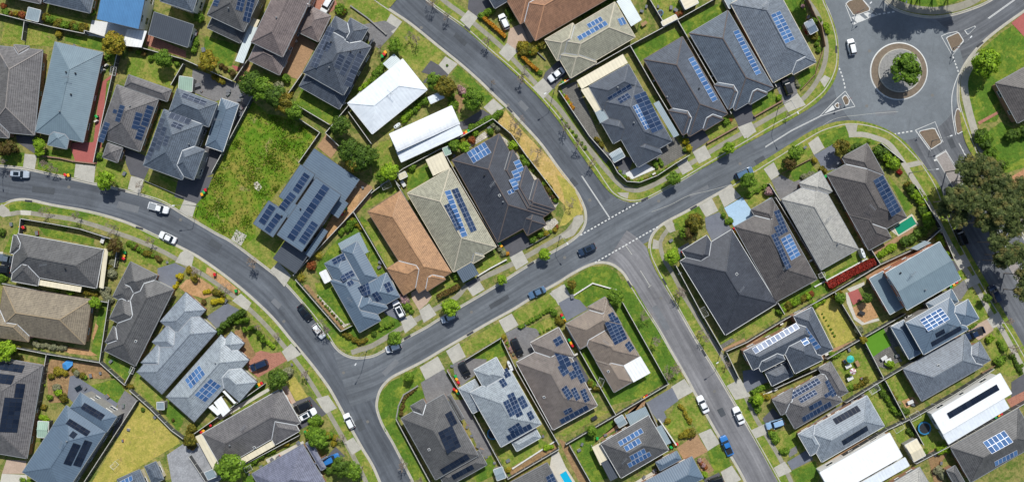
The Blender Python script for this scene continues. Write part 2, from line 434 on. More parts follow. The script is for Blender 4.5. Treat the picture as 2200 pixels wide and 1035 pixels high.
block('land', [(-40,353),(0,356),(55,362),(110,374),(161,385),(201,394),(239,402),(304,418),(352,434),(400,463),(463,500),(495,517),(541,551),(583,583),(613,608),(651,650),(684,690),(709,726),(722,746),(741,761),(766,768),(800,764),(825,752),(873,725),(916,702),(941,686),(991,657),(1041,628),(1069,611),(1137,568),(1200,533),(1225,518),(1246,500),(1257,478),(1257,455),(1250,435),(1235,407),(1200,362),(1162,310),(1124,268),(1096,238),(1056,200),(1026,171),(986,136),(941,100),(883,53),(840,24),(800,-4),(760,-40),(730,-80)], [(-200,-200),(-400,-100),(-400,300)])
block('land', [(860,-55),(918,0),(956,29),(1001,61),(1051,106),(1102,150),(1152,198),(1200,253),(1225,289),(1250,322),(1280,363),(1300,393),(1318,416),(1341,429),(1363,432),(1386,427),(1426,407),(1464,386),(1527,348),(1600,306),(1663,269),(1713,242),(1743,221),(1771,196),(1788,168),(1797,141),(1799,113),(1796,80),(1788,50),(1778,23),(1768,0),(1762,-40)], [(1800,-300),(900,-300)])
block('land', [(-120,640),(-60,520),(-20,470),(0,447),(15,436),(35,430),(63,430),(113,441),(176,452),(226,464),(276,480),(327,503),(400,538),(438,560),(488,596),(538,637),(586,683),(626,731),(664,776),(702,826),(724,863),(752,916),(777,961),(800,999),(818,1040),(840,1090)], [(700,1300),(-400,1300),(-400,700)])
block('land', [(905,1080),(888,1035),(868,996),(845,951),(823,913),(811,880),(811,858),(820,833),(840,812),(868,797),(911,775),(951,751),(1001,722),(1051,693),(1102,665),(1152,634),(1200,607),(1230,588),(1268,569),(1295,564),(1318,570),(1338,586),(1351,606),(1381,655),(1414,706),(1444,759),(1471,805),(1494,847),(1522,899),(1552,951),(1592,1018),(1625,1085)], [(1600,1300),(1000,1300)])
block('land', [(1705,1095),(1675,1035),(1650,990),(1625,946),(1600,903),(1564,841),(1532,787),(1501,738),(1476,695),(1451,650),(1426,606),(1409,573),(1398,548),(1396,526),(1401,507),(1416,488),(1439,473),(1476,454),(1527,425),(1567,402),(1625,365),(1675,334),(1726,302),(1763,281),(1796,270),(1826,265),(1864,269),(1901,280),(1927,296),(1952,320),(1977,348),(2009,398),(2031,455),(2050,500),(2071,541),(2099,593),(2134,654),(2174,718),(2200,764),(2240,835),(2300,940)], [(2500,1300),(1700,1300)])
block('land', [(2320,720),(2240,580),(2200,510),(2150,425),(2107,346),(2096,326),(2079,282),(2066,245),(2059,214),(2060,178),(2067,151),(2086,121),(2114,90),(2152,59),(2200,25),(2280,-30)], [(2600,-60),(2600,700)])
block('land', [(1880,-30),(1898,-2),(1921,18),(1956,31),(2001,37),(2039,33),(2076,23),(2122,4),(2180,-35)], [(2170,-300),(1860,-300)])

# painted and raised islands
def island(pts, mat, z=0.12, kerbcol=M_white):
    c = (sum(p[0] for p in pts)/len(pts), sum(p[1] for p in pts)/len(pts))
    w = [P(*p) for p in pts]
    a = sum(w[i].x*w[(i+1) % len(w)].y - w[(i+1) % len(w)].x*w[i].y for i in range(len(w)))
    if a < 0: w.reverse()
    cc = P(*c); mb = MB(); inn = [p + (cc - p).normalized() * 0.24 for p in w]; n = len(w)
    for i in range(n):
        j = (i+1) % n
        mb.face([(w[i].x, w[i].y, 0.03), (w[j].x, w[j].y, 0.03), (w[j].x, w[j].y, z), (w[i].x, w[i].y, z)], 0)
        mb.face([(w[i].x, w[i].y, z), (w[j].x, w[j].y, z), (inn[j].x, inn[j].y, z), (inn[i].x, inn[i].y, z)], 0)
    mb.face([(p.x, p.y, z) for p in inn], 1)
    struct(mb.build('traffic_island', [kerbcol, mat]))
M_isl = plain('brown_island_gravel', '#736453', 0.95, var=0.25, nscale=3)
M_isl2 = paving('island_brick', '#9c9590', brick=(0.3, 0.15), stain=0.1)
def sm(p): return smooth_line(p, True, 6)
island([(1816,9),(1822,3),(1845,-6),(1851,-4),(1869,19),(1868,24),(1837,35),(1832,33)], M_isl)
island([(2032,83),(2034,80),(2057,70),(2060,71),(2070,87),(2069,90),(2050,112),(2046,112),(2044,110)], M_isl)
island([(2071,66),(2094,56),(2096,59),(2080,75),(2077,75)], M_asphd)
island([(1808,211),(1810,208),(1815,204),(1819,206),(1825,215),(1825,219),(1823,225),(1817,228),(1815,227)], M_isl)
island([(1792,227),(1794,223),(1800,220),(1802,222),(1803,231),(1801,233),(1795,232)], M_isl)
island([(2053,238),(2056,233),(2061,235),(2063,239),(2073,277),(2072,281),(2058,289),(2055,287),(2050,262),(2050,250)], M_isl)
island([(1973,285),(1976,281),(2002,275),(2009,276),(2013,284),(2023,304),(2022,308),(2001,321),(1998,320)], M_isl)
island([(2010,337),(2031,324),(2070,394),(2049,406)], M_isl2, 0.10)
island([(2150,545),(2167,536),(2240,660),(2225,672)], M_isl2, 0.10)
# roundabout
def ringpoly(cx, cy, r0, r1, z0, z1, mat, name, n=72):
    mb = MB(); c = P(cx, cy)
    for i in range(n):
        a, b = 2*math.pi*i/n, 2*math.pi*(i+1)/n
        f = [(c.x + r*math.cos(t), c.y + r*math.sin(t), z) for r, t, z in ((r0, a, z0), (r1, a, z1), (r1, b, z1), (r0, b, z0))]
        mb.face(f)
    return struct(mb.build(name, mat))
M_rb = plain('brown_concrete_apron', '#786b5b', 0.9, var=0.22, nscale=1.2)
M_rbg = plain('mulch_gravel', '#8b8a87', 0.95, var=0.3, nscale=2.2)
ringpoly(1931, 153.5, 7.46, 7.16, 0.032, 0.11, M_white, 'roundabout_kerb')
ringpoly(1931, 153.5, 5.5, 7.16, 0.21, 0.11, M_rb, 'roundabout_apron')
ringpoly(1932, 152.5, 5.35, 5.6, 0.42, 0.42, M_kerb, 'roundabout_kerb')
ringpoly(1932, 152.5, 5.6, 5.62, 0.42, 0.19, M_kerb, 'roundabout_kerb')
ringpoly(1932, 152.5, 0.0, 5.36, 0.75, 0.40, M_rbg, 'roundabout_island')

# painted lines
def line(pts, w=0.16, z=0.040, mat=M_white, smooth=False): return struct(strip('road_marking', pts, w, z, mat, smooth))
def dashes(a, b, n, w=0.33, duty=0.55, mat=M_white, z=0.044, bend=0.0):
    mb = MB(); A, B = P(*a), P(*b); d = B - A; s = Vector((-d.y, d.x, 0)).normalized()
    for i in range(n):
        t0, t1 = i / n, (i + duty) / n
        p0 = A + d*t0 + s*bend*4*t0*(1-t0); p1 = A + d*t1 + s*bend*4*t1*(1-t1); n_ = s * w / 2
        mb.face([(v.x, v.y, z) for v in (p0 - n_, p1 - n_, p1 + n_, p0 + n_)])
    struct(mb.build('road_marking', mat))
dashes((1247,505), (1381,429), 18); dashes((1278,564), (1417,485), 19)
dashes((1799,139), (1816,194), 7, bend=0.3); dashes((1887,31.5), (1926,25), 4); dashes((2047,122), (2060,158), 5); dashes((1920,288.5), (1964,281), 5)
for dx in (-0.9, 0.9):
    line([(1250+dx,378), (1309+dx,467)], 0.13); line([(1644,316+dx), (1700,281+dx), (1762,250+dx)], 0.12)
line([(1344,527), (1358,547)], 0.14, mat=M_wornp); line([(1376,581), (1397,615)], 0.14, mat=M_wornp)
line([(1340,529), (1348,525)], 0.14, mat=M_wornp); line([(1393,617), (1399,612)], 0.14, mat=M_wornp)
for L in ([(1816,11),(1833,54)], [(1833,54),(1850,45),(1885,33)], [(1885,33),(1848,-6)], [(2022,78),(2046,120),(2070,89)], [(2022,78),(2036,72),(2057,68)],
          [(1816,196),(1837,229)], [(1837,229),(1818,233),(1762,250)], [(1816,196),(1800,210),(1762,249)],
          [(1966,280),(2009,262),(2026,306)], [(1966,280),(1997,323)], [(1968,281),(1999,324)], [(1849,-2),(1886,33)],
          [(2009,337),(2031,322),(2075,394)], [(2009,337),(2051,408)], [(2122,40),(2178,0)], [(2124,41),(2180,1)], [(2060,308),(2074,335)],
          [(2133,470),(2180,552),(2260,690)]):
    line(L, 0.15)
line([(2060,158),(2051,181),(2045,207),(2045,235),(2048,262),(2053,290)], 0.18, smooth=True)
dashes((2062,311), (2140,452), 15, 0.14); dashes((2085,395), (2230,655), 20, 0.14, 0.6)
for a in ([(1829,38),(1846,32),(1860,43),(1842,50)], [(1855,30),(1864,27),(1881,33),(1866,40)], [(1831,48),(1836,48),(1840,51),(1834,53)], [(1770,245),(1789,226),(1794,235)]):
    struct(poly('road_marking', a, 0.048, M_white))
struct(poly('road_marking', [(2006,343),(2012,341),(2013,345),(2007,347)], 0.05, M_white))
line([(1400,455),(1440,440),(1480,420),(1530,408),(1600,385),(1700,330),(1780,262),(1850,247),(1930,240)], 0.07, 0.036, M_wornp, True)

# ---- surfaces laid on the blocks
LAYER = {}
def g(name, mat, o, pts, lay=1, smooth=False):
    k = LAYER.get(lay, 0); LAYER[lay] = k + 1
    z = 0.13 + 0.008 * lay + k * 0.00008
    p = [q(o, x, y) for x, y in pts]
    if smooth: p = smooth_line(p, True, 6)
    return struct(poly(name, p, z, mat))
def path(pts, w=1.25, mat=M_foot, lay=3, o=None, smooth=True, name='footpath'):
    k = LAYER.get(lay, 0); LAYER[lay] = k + 1
    return struct(strip(name, [q(o, x, y) for x, y in pts], w, 0.13 + 0.008 * lay + k * 0.00008, mat, smooth))
# verges (grass between kerb and fences)
def verge(pts, w, mat, off=0.0, lay=1):
    k = LAYER.get(lay, 0); LAYER[lay] = k + 1
    return struct(strip('grass_verge', pts, w, 0.13 + 0.008 * lay + k * 0.00008, mat, True, off))
verge([(945,2),(1000,42),(1075,108),(1150,178),(1205,240),(1245,298),(1290,362),(1320,400),(1345,415),(1370,417),(1420,393),(1500,348),(1600,292),(1700,237),(1750,203),(1780,160),(1785,110),(1777,60),(1760,20),(1745,-30)], 4.0, M_lawn)
verge([(0,452),(40,447),(110,456),(200,472),(280,498),(350,530),(430,575),(520,645),(600,725),(680,830),(735,920),(790,1020),(815,1080)], 3.6, M_lawn)
verge([(1405,530),(1420,570),(1470,655),(1530,755),(1590,855),(1640,945),(1695,1045)], 3.6, M_lawn)
verge([(1426,605),(1500,725),(1560,825),(1610,905)], 1.2, M_lawn, 1.0, 2)
verge([(1580,408),(1680,345),(1760,296),(1820,280),(1880,290),(1930,320),(1970,370),(2000,410),(2020,470),(2060,545),(2110,630),(2170,735),(2240,860)], 5.0, M_lawn)
verge([(2073,240),(2085,300),(2120,360),(2200,490)], 3, M_lawn)
g('grass_verge', M_lush, None, [(1905,-30),(1925,0),(1945,10),(1985,18),(2020,16),(2080,-5),(2120,-30)])
g('lawn', M_lush, None, [(2075,150),(2110,105),(2155,68),(2200,40),(2280,0),(2280,140),(2200,141),(2139,180),(2150,240),(2140,262),(2088,268),(2078,210)])
g('lawn', M_lush, None, [(2100,300),(2150,262),(2200,290),(2280,300),(2280,360),(2200,360),(2160,372),(2120,345)])
for p in ([(2102,113),(2079,151),(2071,176),(2074,209),(2084,251),(2089,268),(2102,308),(2125,350),(2170,430),(2230,540)],): path(p, 1.9, M_conc)
path([(1888,-40),(1905,-8),(1925,8),(1958,19),(2003,24),(2040,20),(2080,8),(2110,-10)], 1.9, M_foot)
path([(930,-20),(961,8),(996,33),(1021,53),(1079,103),(1102,128),(1149,178),(1177,209),(1200,232),(1238,284),(1283,342),(1313,378),(1336,400),(1361,409),(1386,405),(1426,386),(1464,363),(1539,318),(1600,283),(1650,254),(1688,233),(1721,216),(1751,181),(1770,141),(1775,100),(1767,65),(1756,33),(1733,0),(1710,-30)], 1.2, M_foot)
path([(755,757),(775,750),(800,742),(860,706),(900,683),(936,663),(981,638),(1009,610),(1102,566),(1200,511),(1222,495),(1238,473),(1246,462)], 1.3, M_foot)
path([(-20,448),(0,455),(20,460),(50,456),(100,463),(151,470),(201,483),(251,500),(301,518),(352,541),(400,568),(450,598),(500,633),(541,668),(576,703),(613,746),(651,796),(684,847),(709,890),(744,951),(764,988),(787,1035),(800,1070)], 1.15, M_foot)
path([(1445,478),(1432,497),(1418,520),(1426,556),(1444,586),(1471,638),(1484,658),(1514,708),(1544,753),(1577,808),(1600,848),(1623,896),(1650,941),(1675,983),(1700,1035),(1720,1080)], 1.1, M_foot)
path([(1823,290),(1851,289),(1876,295),(1907,308),(1932,338),(1956,376),(1981,416),(2004,456),(2031,508),(2051,543),(2102,626),(2127,673),(2152,708),(2200,796),(2240,870)], 1.35, M_conc)
g('footpath', M_conc, None, [(1815,268),(1842,268),(1838,291),(1824,291)], 3)
g('footpath', M_conc, A16, [(1380,600),(1490,575),(1530,610),(1400,640)], 3)
g('footpath', M_conc, B12, [(900,330),(970,290),(1000,380),(950,400)], 3)
g('footpath', M_conc, B12, [(810,450),(860,470),(855,535),(800,535)], 3)
g('footpath', M_conc, B12, [(130,260),(210,245),(215,300),(130,420),(60,450),(20,420),(110,360)], 3)
g('footpath', M_conc, A12, [(500,850),(600,850),(590,905),(530,880)], 3)
g('footpath', M_conc, B0, [(20,150),(80,200),(100,250),(30,265),(-40,230),(-20,190)], 3)
g('footpath', M_pale, B0, [(178,205),(270,210),(265,250),(180,245)], 4)

# driveways: crossover (pale) and drive
cx = [ (A0,[(215,520),(320,530),(300,655),(200,635)]), (A0,[(650,605),(820,620),(805,770),(635,720)]), (A0,[(1125,710),(1235,730),(1200,860),(1095,820)]),
 (B4,[(-10,105),(90,150),(55,265),(-60,215)]), (B4,[(430,370),(520,420),(470,510),(385,455)]), (B4,[(790,645),(900,765),(840,860),(720,715)]),
 (T80,[(160,120),(255,190),(180,290),(100,225)]), (T80,[(625,485),(730,550),(650,640),(565,560)]), (T80,[(1035,845),(1125,925),(1020,985),(950,920)]),
 (T80,[(820,90),(905,150),(830,250),(750,175)]), (T80,[(1150,370),(1245,440),(1165,530),(1080,455)]), (T80,[(1460,670),(1545,760),(1460,850),(1370,750)]),
 (A12,[(1145,505),(1250,445),(1305,550),(1200,605)]), (A12,[(1010,610),(1090,560),(1150,650),(1060,700)]), (A12,[(1530,290),(1640,230),(1690,330),(1590,390)]),
 (T160,[(330,890),(450,800),(520,900),(370,960)]), (A16,[(-20,250),(40,225),(90,330),(20,390)]), (T160,[(640,690),(680,645),(730,670),(680,750)]),
 (A16,[(540,430),(625,370),(680,470),(590,530)]), (A16,[(160,650),(245,590),(300,695),(225,745)]), (B12,[(1200,170),(1310,105),(1365,210),(1260,265)]), (B12,[(1360,60),(1480,0),(1560,90),(1415,180)]),
 (B8,[(1175,605),(1280,550),(1335,650),(1230,715)]), (B8,[(810,870),(910,800),(960,880),(860,940)]), (C8,[(400,265),(485,205),(550,300),(440,370)]), (C8,[(240,340),(330,300),(385,380),(280,460)]),
 (C8,[(1080,350),(1190,290),(1250,390),(1135,455)]), (C8,[(630,610),(740,540),(800,660),(690,720)]), (C8,[(405,750),(560,655),(620,765),(455,855)]),
 (C8,[(1530,100),(1640,40),(1700,150),(1590,220)]), (C12,[(-80,120),(30,45),(80,150),(0,200)]),
 (C4,[(395,180),(470,120),(560,200),(520,270)]), (C4,[(820,615),(900,545),(985,640),(870,700)]), (D4,[(1110,320),(1215,290),(1290,400),(1190,450)]), (D4,[(1360,690),(1430,650),(1500,750),(1420,800)]),
 (B0,[(1545,570),(1592,540),(1660,600),(1640,690),(1500,650)]), (D12,[(960,220),(1075,150),(1150,260),(1020,330)]), (D12,[(1195,620),(1300,575),(1380,700),(1275,765)]), (D12,[(1385,945),(1480,890),(1560,1010),(1440,1080)]),
 (D12,[(1435,210),(1555,150),(1640,300),(1510,330)]), (D16,[(50,590),(180,530),(230,600),(90,660)]), (D16,[(245,910),(340,855),(400,940),(290,990)]),
 (B18,[(985,620),(1080,580),(1130,680),(1040,715)]), (B18,[(1080,800),(1180,750),(1220,820),(1115,870)]), (C18,[(1270,340),(1370,275),(1420,370),(1310,425)]), ]
for o, p in cx: g('crossover', M_conc2, o, p, 4)
dr = [ (A0,M_dgrey,[(140,360),(330,370),(320,530),(150,420)]), (A0,M_redc,[(600,425),(830,420),(835,605),(650,590),(610,480)]), (T00,M_redc,[(880,700),(960,640),(990,580),(1005,640),(915,700),(890,980),(870,1270),(800,1230),(840,900)]),
 (A0,M_dgrey,[(1060,460),(1300,560),(1275,650),(1235,740),(1120,700),(1080,600)]), (B4,M_dgrey,[(-60,-80),(230,-80),(170,60),(95,150),(-100,90)]), (A4,M_dgrey,[(150,450),(310,500),(240,690),(60,760),(-40,740),(-20,720)]),
 (T40,M_grey,[(1500,215),(1700,180),(1800,240),(1592,390),(1520,300)]), (T80,M_grey,[(0,235),(100,225),(180,290),(60,420),(-20,370)]), (T80,M_dgrey,[(500,520),(570,560),(650,640),(600,720),(430,710),(490,640),(420,620)]),
 (A8,M_dgrey,[(780,240),(940,140),(1010,185),(830,300),(750,320),(730,250)]), (T40,M_brick,[(1080,0),(1260,-40),(1300,60),(1180,150),(1090,60)]), (T40,M_tanp,[(860,480),(960,290),(1120,380),(960,680),(820,640)]),
 (T80,M_dgrey,[(830,-60),(980,-60),(1040,60),(900,150),(815,80)]), (T80,M_pink,[(1170,250),(1290,200),(1390,340),(1245,440),(1150,370)]), (T80,M_dgrey,[(1480,620),(1592,520),(1700,600),(1600,700),(1545,765),(1460,670)]),
 (A12,M_dgrey,[(1085,380),(1230,300),(1290,400),(1145,505)]), (A12,M_cob,[(840,420),(990,370),(1090,520),(880,640),(810,540)]), (T120,M_cob,[(20,740),(150,700),(400,1290),(450,1340),(400,1400),(60,900)]),
 (A12,M_dgrey,[(400,500),(640,560),(600,680),(520,700)]), (A12,M_dgrey,[(1480,160),(1592,80),(1690,230),(1540,290)]), (T160,M_grey,[(260,720),(420,650),(450,800),(330,890)]), (A16,M_dgrey,[(-100,80),(60,30),(60,220),(-20,250)]),
 (A16,M_blueg,[(590,530),(750,440),(830,600),(780,650),(660,670),(640,600)]), (A16,M_grey,[(225,745),(310,700),(420,760),(490,730),(460,820),(300,910)]), (B12,M_blueg,[(1250,270),(1370,220),(1480,370),(1310,470),(1260,360)]), (B12,M_ice,[(1415,185),(1570,95),(1700,280),(1500,350)]),
 (B16,M_ice,[(-10,240),(230,90),(240,130),(60,210),(0,290)]), (B12,M_blueg,[(1020,530),(1110,480),(1130,540),(1040,620)]), (B8,M_dgrey,[(1100,480),(1290,390),(1370,500),(1180,605)]), (B8,M_dgrey,[(790,830),(910,770),(925,800),(830,870)]),
 (B8,M_pink,[(330,910),(440,840),(510,940),(470,1000),(400,1060),(340,960)]), (C8,M_blueg,[(60,240),(180,150),(300,340),(240,350),(120,300)]), (C8,M_grey,[(1140,455),(1260,395),(1400,420),(1440,470),(1350,540),(1400,620),(1250,690),(1190,600)]),
 (C8,M_grey,[(690,720),(800,670),(980,680),(960,750),(760,910),(700,800)]), (C8,M_grey,[(415,880),(610,765),(700,920),(640,1030),(480,1120)]), (C12,M_blueg,[(0,200),(90,150),(180,175),(250,255),(70,355)]),
 (B0,M_blueg,[(1350,700),(1500,655),(1592,700),(1480,880),(1350,800)]), (C4,M_blueg,[(170,320),(350,200),(480,270),(270,425)]), (C4,M_brick,[(470,570),(560,640),(640,605),(730,630),(810,620),(865,690),(620,835),(540,780)]),
 (D4,M_dgrey,[(890,360),(1060,300),(1200,450),(970,590)]), (D4,M_dgrey,[(1160,860),(1280,730),(1360,810),(1200,900)]), (D12,M_blueg,[(740,360),(970,225),(1025,335),(900,430),(930,500),(870,540)]), (D12,M_tanp,[(1010,740),(1180,620),(1275,770),(1160,830),(1060,830)]),
 (D12,M_dgrey,[(1240,1010),(1370,950),(1440,1080),(1300,1140)]), (C16,M_blueg,[(-20,780),(120,760),(200,870),(20,965),(-10,900)]), (D16,M_dgrey,[(150,490),(240,400),(330,500),(300,560),(210,600)]), (D16,M_blueg,[(360,860),(560,740),(580,840),(400,930)]),
 (D16,M_grey,[(360,770),(440,720),(450,780),(380,820)]), (B18,M_dgrey,[(935,650),(985,630),(1040,715),(980,750)]), (B18,M_grey,[(980,880),(1075,800),(1115,870),(1050,970),(1000,960)]), (C18,M_pink,[(1100,430),(1270,340),(1330,430),(1200,520)]), (D18,M_dgrey,[(1480,180),(1600,100),(1700,250),(1560,310),(1480,330)]),
 (D18,M_brick,[(1440,330),(1600,250),(1700,300),(1480,400)]), (A18,M_brick,[(1190,250),(1365,155),(1372,178),(1205,272)]), (A18,paving('orange_pavers','#b98a66',brick=(.5,.25)),[(1400,760),(1592,650),(1700,900),(1490,890)]), (T180,M_redc,[(1480,200),(1592,110),(1700,250),(1592,320)]),
 (D0,M_pink,[(60,840),(230,850),(220,960),(20,960)]), (D0,M_pale,[(20,960),(230,970),(250,1060),(0,1060)]), (B0,M_pale,[(-40,560),(30,560),(30,640),(-40,640)]), (B0,M_grey,[(30,580),(120,600),(100,780),(-20,760),(20,650)]) ]
for o, m, p in dr: g('driveway', m, o, p, 5)

# lawns and yards
lw = [ (T00,M_lawn,[(40,190),(470,250),(470,400),(120,385),(10,370)]), (T00,M_lush,[(560,300),(900,340),(1030,470),(980,580),(890,440),(700,400),(560,350)]), (T00,M_lawn,[(1100,450),(1330,500),(1570,580),(1500,770),(1280,700),(1080,640)]),
 (T00,M_lawn,[(400,110),(780,180),(770,260),(400,160)]), (T00,M_lush,[(930,680),(985,640),(940,860),(910,980),(880,960)]), (T40,M_lush,[(170,310),(450,390),(390,570),(300,560),(140,480)]), (T40,M_lawn,[(540,600),(700,640),(940,680),(900,760),(700,750),(520,640)]),
 (T40,M_lush,[(1000,740),(1310,940),(1340,1000),(1290,1035),(1230,1060),(930,890)]), (T40,M_lawn,[(1330,140),(1400,50),(1592,190),(1750,60),(1850,-60),(1400,-80)]), (T80,M_lawn,[(-20,-20),(160,120),(100,225),(0,235),(-60,150)]),
 (T80,M_lawn,[(260,190),(620,460),(560,560),(430,610),(340,590),(240,480),(190,290)]), (T80,M_lush,[(730,560),(1030,840),(960,910),(850,760),(680,640)]), (A8,M_lawn,[(0,540),(60,420),(160,400),(260,650),(100,740),(0,700)]),
 (A8,M_lush,[(300,680),(470,620),(520,720),(300,840)]), (A8,M_lawn,[(80,760),(200,730),(240,830),(0,960),(-100,1000),(0,860)]), (B4,M_lush,[(1100,700),(1200,560),(1300,450),(1400,400),(1500,260),(1592,330),(1592,700),(1500,1000),(1200,900)]),
 (C4,M_lush,[(860,20),(960,0),(1350,430),(1440,380),(1500,540),(1400,630),(1200,500),(1000,200)]), (C4,M_lush,[(1100,30),(1240,20),(1420,370),(1330,380),(1120,120)]), (B4,M_lush,[(60,250),(100,150),(220,260),(440,370),(380,450),(200,360)]),
 (B4,M_lawn,[(480,420),(600,360),(860,480),(760,600),(800,640),(730,715),(480,520)]), (C8,M_lush,[(-30,450),(120,300),(200,300),(250,400),(0,540),(-60,560)]), (B8,M_lawn,[(880,700),(1040,560),(1080,600),(1100,640),(910,740)]), (B8,M_lawn,[(620,760),(760,830),(540,940),(480,1000),(520,880)]),
 (B8,M_lawn,[(-60,350),(0,330),(210,660),(140,720)]), (B8,M_lush,[(-100,420),(0,500),(120,740),(30,760),(-100,600)]), (C8,M_lush,[(50,1100),(60,980),(160,870),(400,755),(455,870),(270,980),(240,1200),(110,1300)]), (D8,M_lush,[(70,400),(90,250),(250,300),(215,480),(330,700),(500,1010),(480,1060),(380,1060),(150,640)]),
 (D8,M_lush,[(400,215),(470,290),(330,380),(250,470),(280,330)]), (C8,M_lawn,[(745,560),(1080,370),(1140,455),(1090,500),(800,650)]), (C8,M_lush,[(830,670),(1100,510),(1170,640),(990,700),(960,680)]), (C8,M_lawn,[(1200,290),(1530,110),(1600,220),(1270,390)]), (C8,M_lawn,[(1330,410),(1590,290),(1592,390),(1440,470)]),
 (B12,M_lush,[(30,840),(270,690),(400,680),(500,740),(640,960),(720,1050),(560,1030),(250,1000),(100,940)]), (C12,M_lush,[(100,150),(300,30),(500,90),(560,0),(640,60),(900,500),(1060,830),(930,900),(600,300),(420,180),(240,230)]),
 (C12,M_lush,[(480,260),(540,220),(780,620),(920,880),(660,1020),(420,1080),(350,900),(390,860),(480,960),(780,800)]), (C12,M_lush,[(190,610),(240,580),(400,860),(340,900)]), (D8,M_lawn,[(990,700),(1050,650),(1110,740),(1240,770),(1430,660),(1520,720),(1150,920),(1080,800)]),
 (D8,M_lush,[(860,990),(1010,800),(1080,960),(900,1040)]), (D12,M_lawn,[(0,620),(340,420),(440,430),(50,640)]), (D12,M_lush,[(100,700),(250,620),(470,500),(480,560),(290,720),(420,1000),(280,1040)]), (D12,M_lawn,[(930,480),(1020,360),(1160,600),(1020,680),(920,560)]), (D12,M_lawn,[(1030,340),(1130,280),(1300,570),(1200,620)]),
 (D12,M_lush,[(1270,770),(1370,710),(1480,890),(1330,960)]), (B12,M_lush,[(980,290),(1200,170),(1250,270),(1080,350),(1000,380)]), (B12,M_lawn,[(905,500),(980,430),(1080,480),(1020,540),(920,540)]), (A16,M_lawn,[(250,600),(520,440),(580,530),(400,640),(310,690)]), (A16,M_lush,[(380,680),(560,580),(620,680),(430,760)]), (A16,M_lawn,[(80,650),(150,650),(220,760),(60,820)]), (A16,M_lawn,[(20,900),(150,830),(240,880),(30,970)]),
 (A16,M_lush,[(630,370),(860,280),(890,380),(1090,400),(1140,440),(1000,450),(780,430),(690,470)]), (B16,M_lush,[(1220,-100),(1300,0),(1440,170),(1380,230),(1260,0)]), (A16,M_lawn,[(1400,640),(1510,610),(1700,900),(1650,1000)]), (T160,M_lush,[(330,0),(500,-20),(530,130),(480,280),(380,120)]), (T160,M_lush,[(440,660),(600,560),(600,650),(470,780)]), (T160,M_lush,[(60,900),(240,770),(290,870),(70,990)]),
 (T120,M_lush,[(620,410),(990,250),(1060,310),(730,510),(690,530)]), (T120,M_lush,[(1020,200),(1400,20),(1450,90),(1120,280),(1080,310)]), (T120,M_lawn,[(770,-40),(1020,-40),(1080,90),(880,180)]), (T120,M_lawn,[(680,220),(760,150),(790,230),(700,310)]), (A12,M_lawn,[(1260,340),(1400,220),(1500,290),(1280,420)]),
 (B16,M_lawn,[(560,500),(680,700),(980,540),(1060,600),(680,800),(630,720)]), (B16,M_lush,[(290,1010),(640,790),(1000,620),(760,880),(330,1060)]), (C16,M_lawn,[(0,380),(260,250),(320,300),(0,510)]), (C16,M_dry,[(580,230),(740,120),(960,480),(780,590),(620,280)]), (C16,M_turf,[(1010,510),(1180,410),(1255,560),(1080,670)]),
 (C16,M_lawn,[(720,660),(960,560),(1150,850),(900,940),(830,800)]), (C18,M_lawn,[(400,830),(560,760),(700,1050),(620,1100),(480,1030)]), (D18,M_lawn,[(230,260),(340,190),(530,480),(400,540)]), (D18,M_lawn,[(430,580),(580,500),(660,650),(560,740)]), (D18,M_lawn,[(590,490),(750,400),(930,700),(770,770)]),
 (C18,M_lawn,[(1060,150),(1160,90),(1280,320),(1200,370)]), (C18,M_lawn,[(1260,520),(1400,470),(1420,620),(1320,690)]), (C18,M_lawn,[(1310,740),(1420,680),(1560,800),(1460,830)]), (D16,M_lush,[(50,290),(170,190),(210,230),(60,310)]), (D16,M_lawn,[(190,610),(450,580),(560,740),(340,830),(280,780)]), (D16,M_lush,[(390,940),(600,850),(640,1000),(600,1060),(450,1060)]),
 (D0,M_dry,[(1200,340),(1290,400),(1500,600),(1540,700),(960,1040),(780,1050)]), (C0,M_lush,[(860,190),(960,200),(890,620),(870,680),(780,640)]), (C0,M_lush,[(920,640),(1160,760),(1100,880),(900,700)]), (C0,M_lush,[(790,900),(1000,850),(1080,960),(1000,1060),(760,920)]), (C0,M_lawn,[(1180,790),(1400,1000),(1330,1100),(1140,900)]), (D0,M_lush,[(1370,410),(1440,330),(1592,470),(1530,600)]),
 (B0,M_lush,[(330,350),(810,450),(800,500),(400,430)]), (B0,M_lush,[(30,560),(120,370),(210,300),(200,400),(110,420),(90,570)]), (B0,M_lawn,[(1080,480),(1130,500),(1420,640),(1380,700),(1280,660),(1070,690)]), (C4,M_lawn,[(440,420),(560,390),(820,600),(640,620),(560,640)]), (C4,M_dry,[(850,880),(930,830),(1040,1000),(950,1050)]), (D4,M_lush,[(500,280),(700,220),(700,260),(500,400),(300,480)]), (D4,M_lush,[(480,900),(560,960),(600,1040),(480,1040)]),
 (A0,M_lush,[(0,500),(215,510),(200,630),(0,600)]), (A0,M_lush,[(330,570),(645,600),(635,710),(320,655)]), (A0,M_lush,[(400,490),(610,480),(640,560),(400,540)]), (A0,M_lawn,[(830,590),(900,520),(1120,700),(1095,815),(810,740)]), (A0,M_lawn,[(1240,770),(1300,700),(1592,870),(1550,1000),(1210,860)]), (A0,M_lawn,[(1330,680),(1560,790),(1560,860),(1300,760)]), (A0,M_lush,[(200,930),(400,960),(900,1050),(700,1060),(420,1020),(90,1010),(80,960)]),
 (C12,M_lawn,[(1370,520),(1592,390),(1592,440),(1400,560)]), (D4,M_lawn,[(1420,820),(1500,770),(1592,900),(1592,1040),(1500,1040)]), ]
for o, m, p in lw: g('lawn', m, o, p, 1 if m is not M_turf else 6)
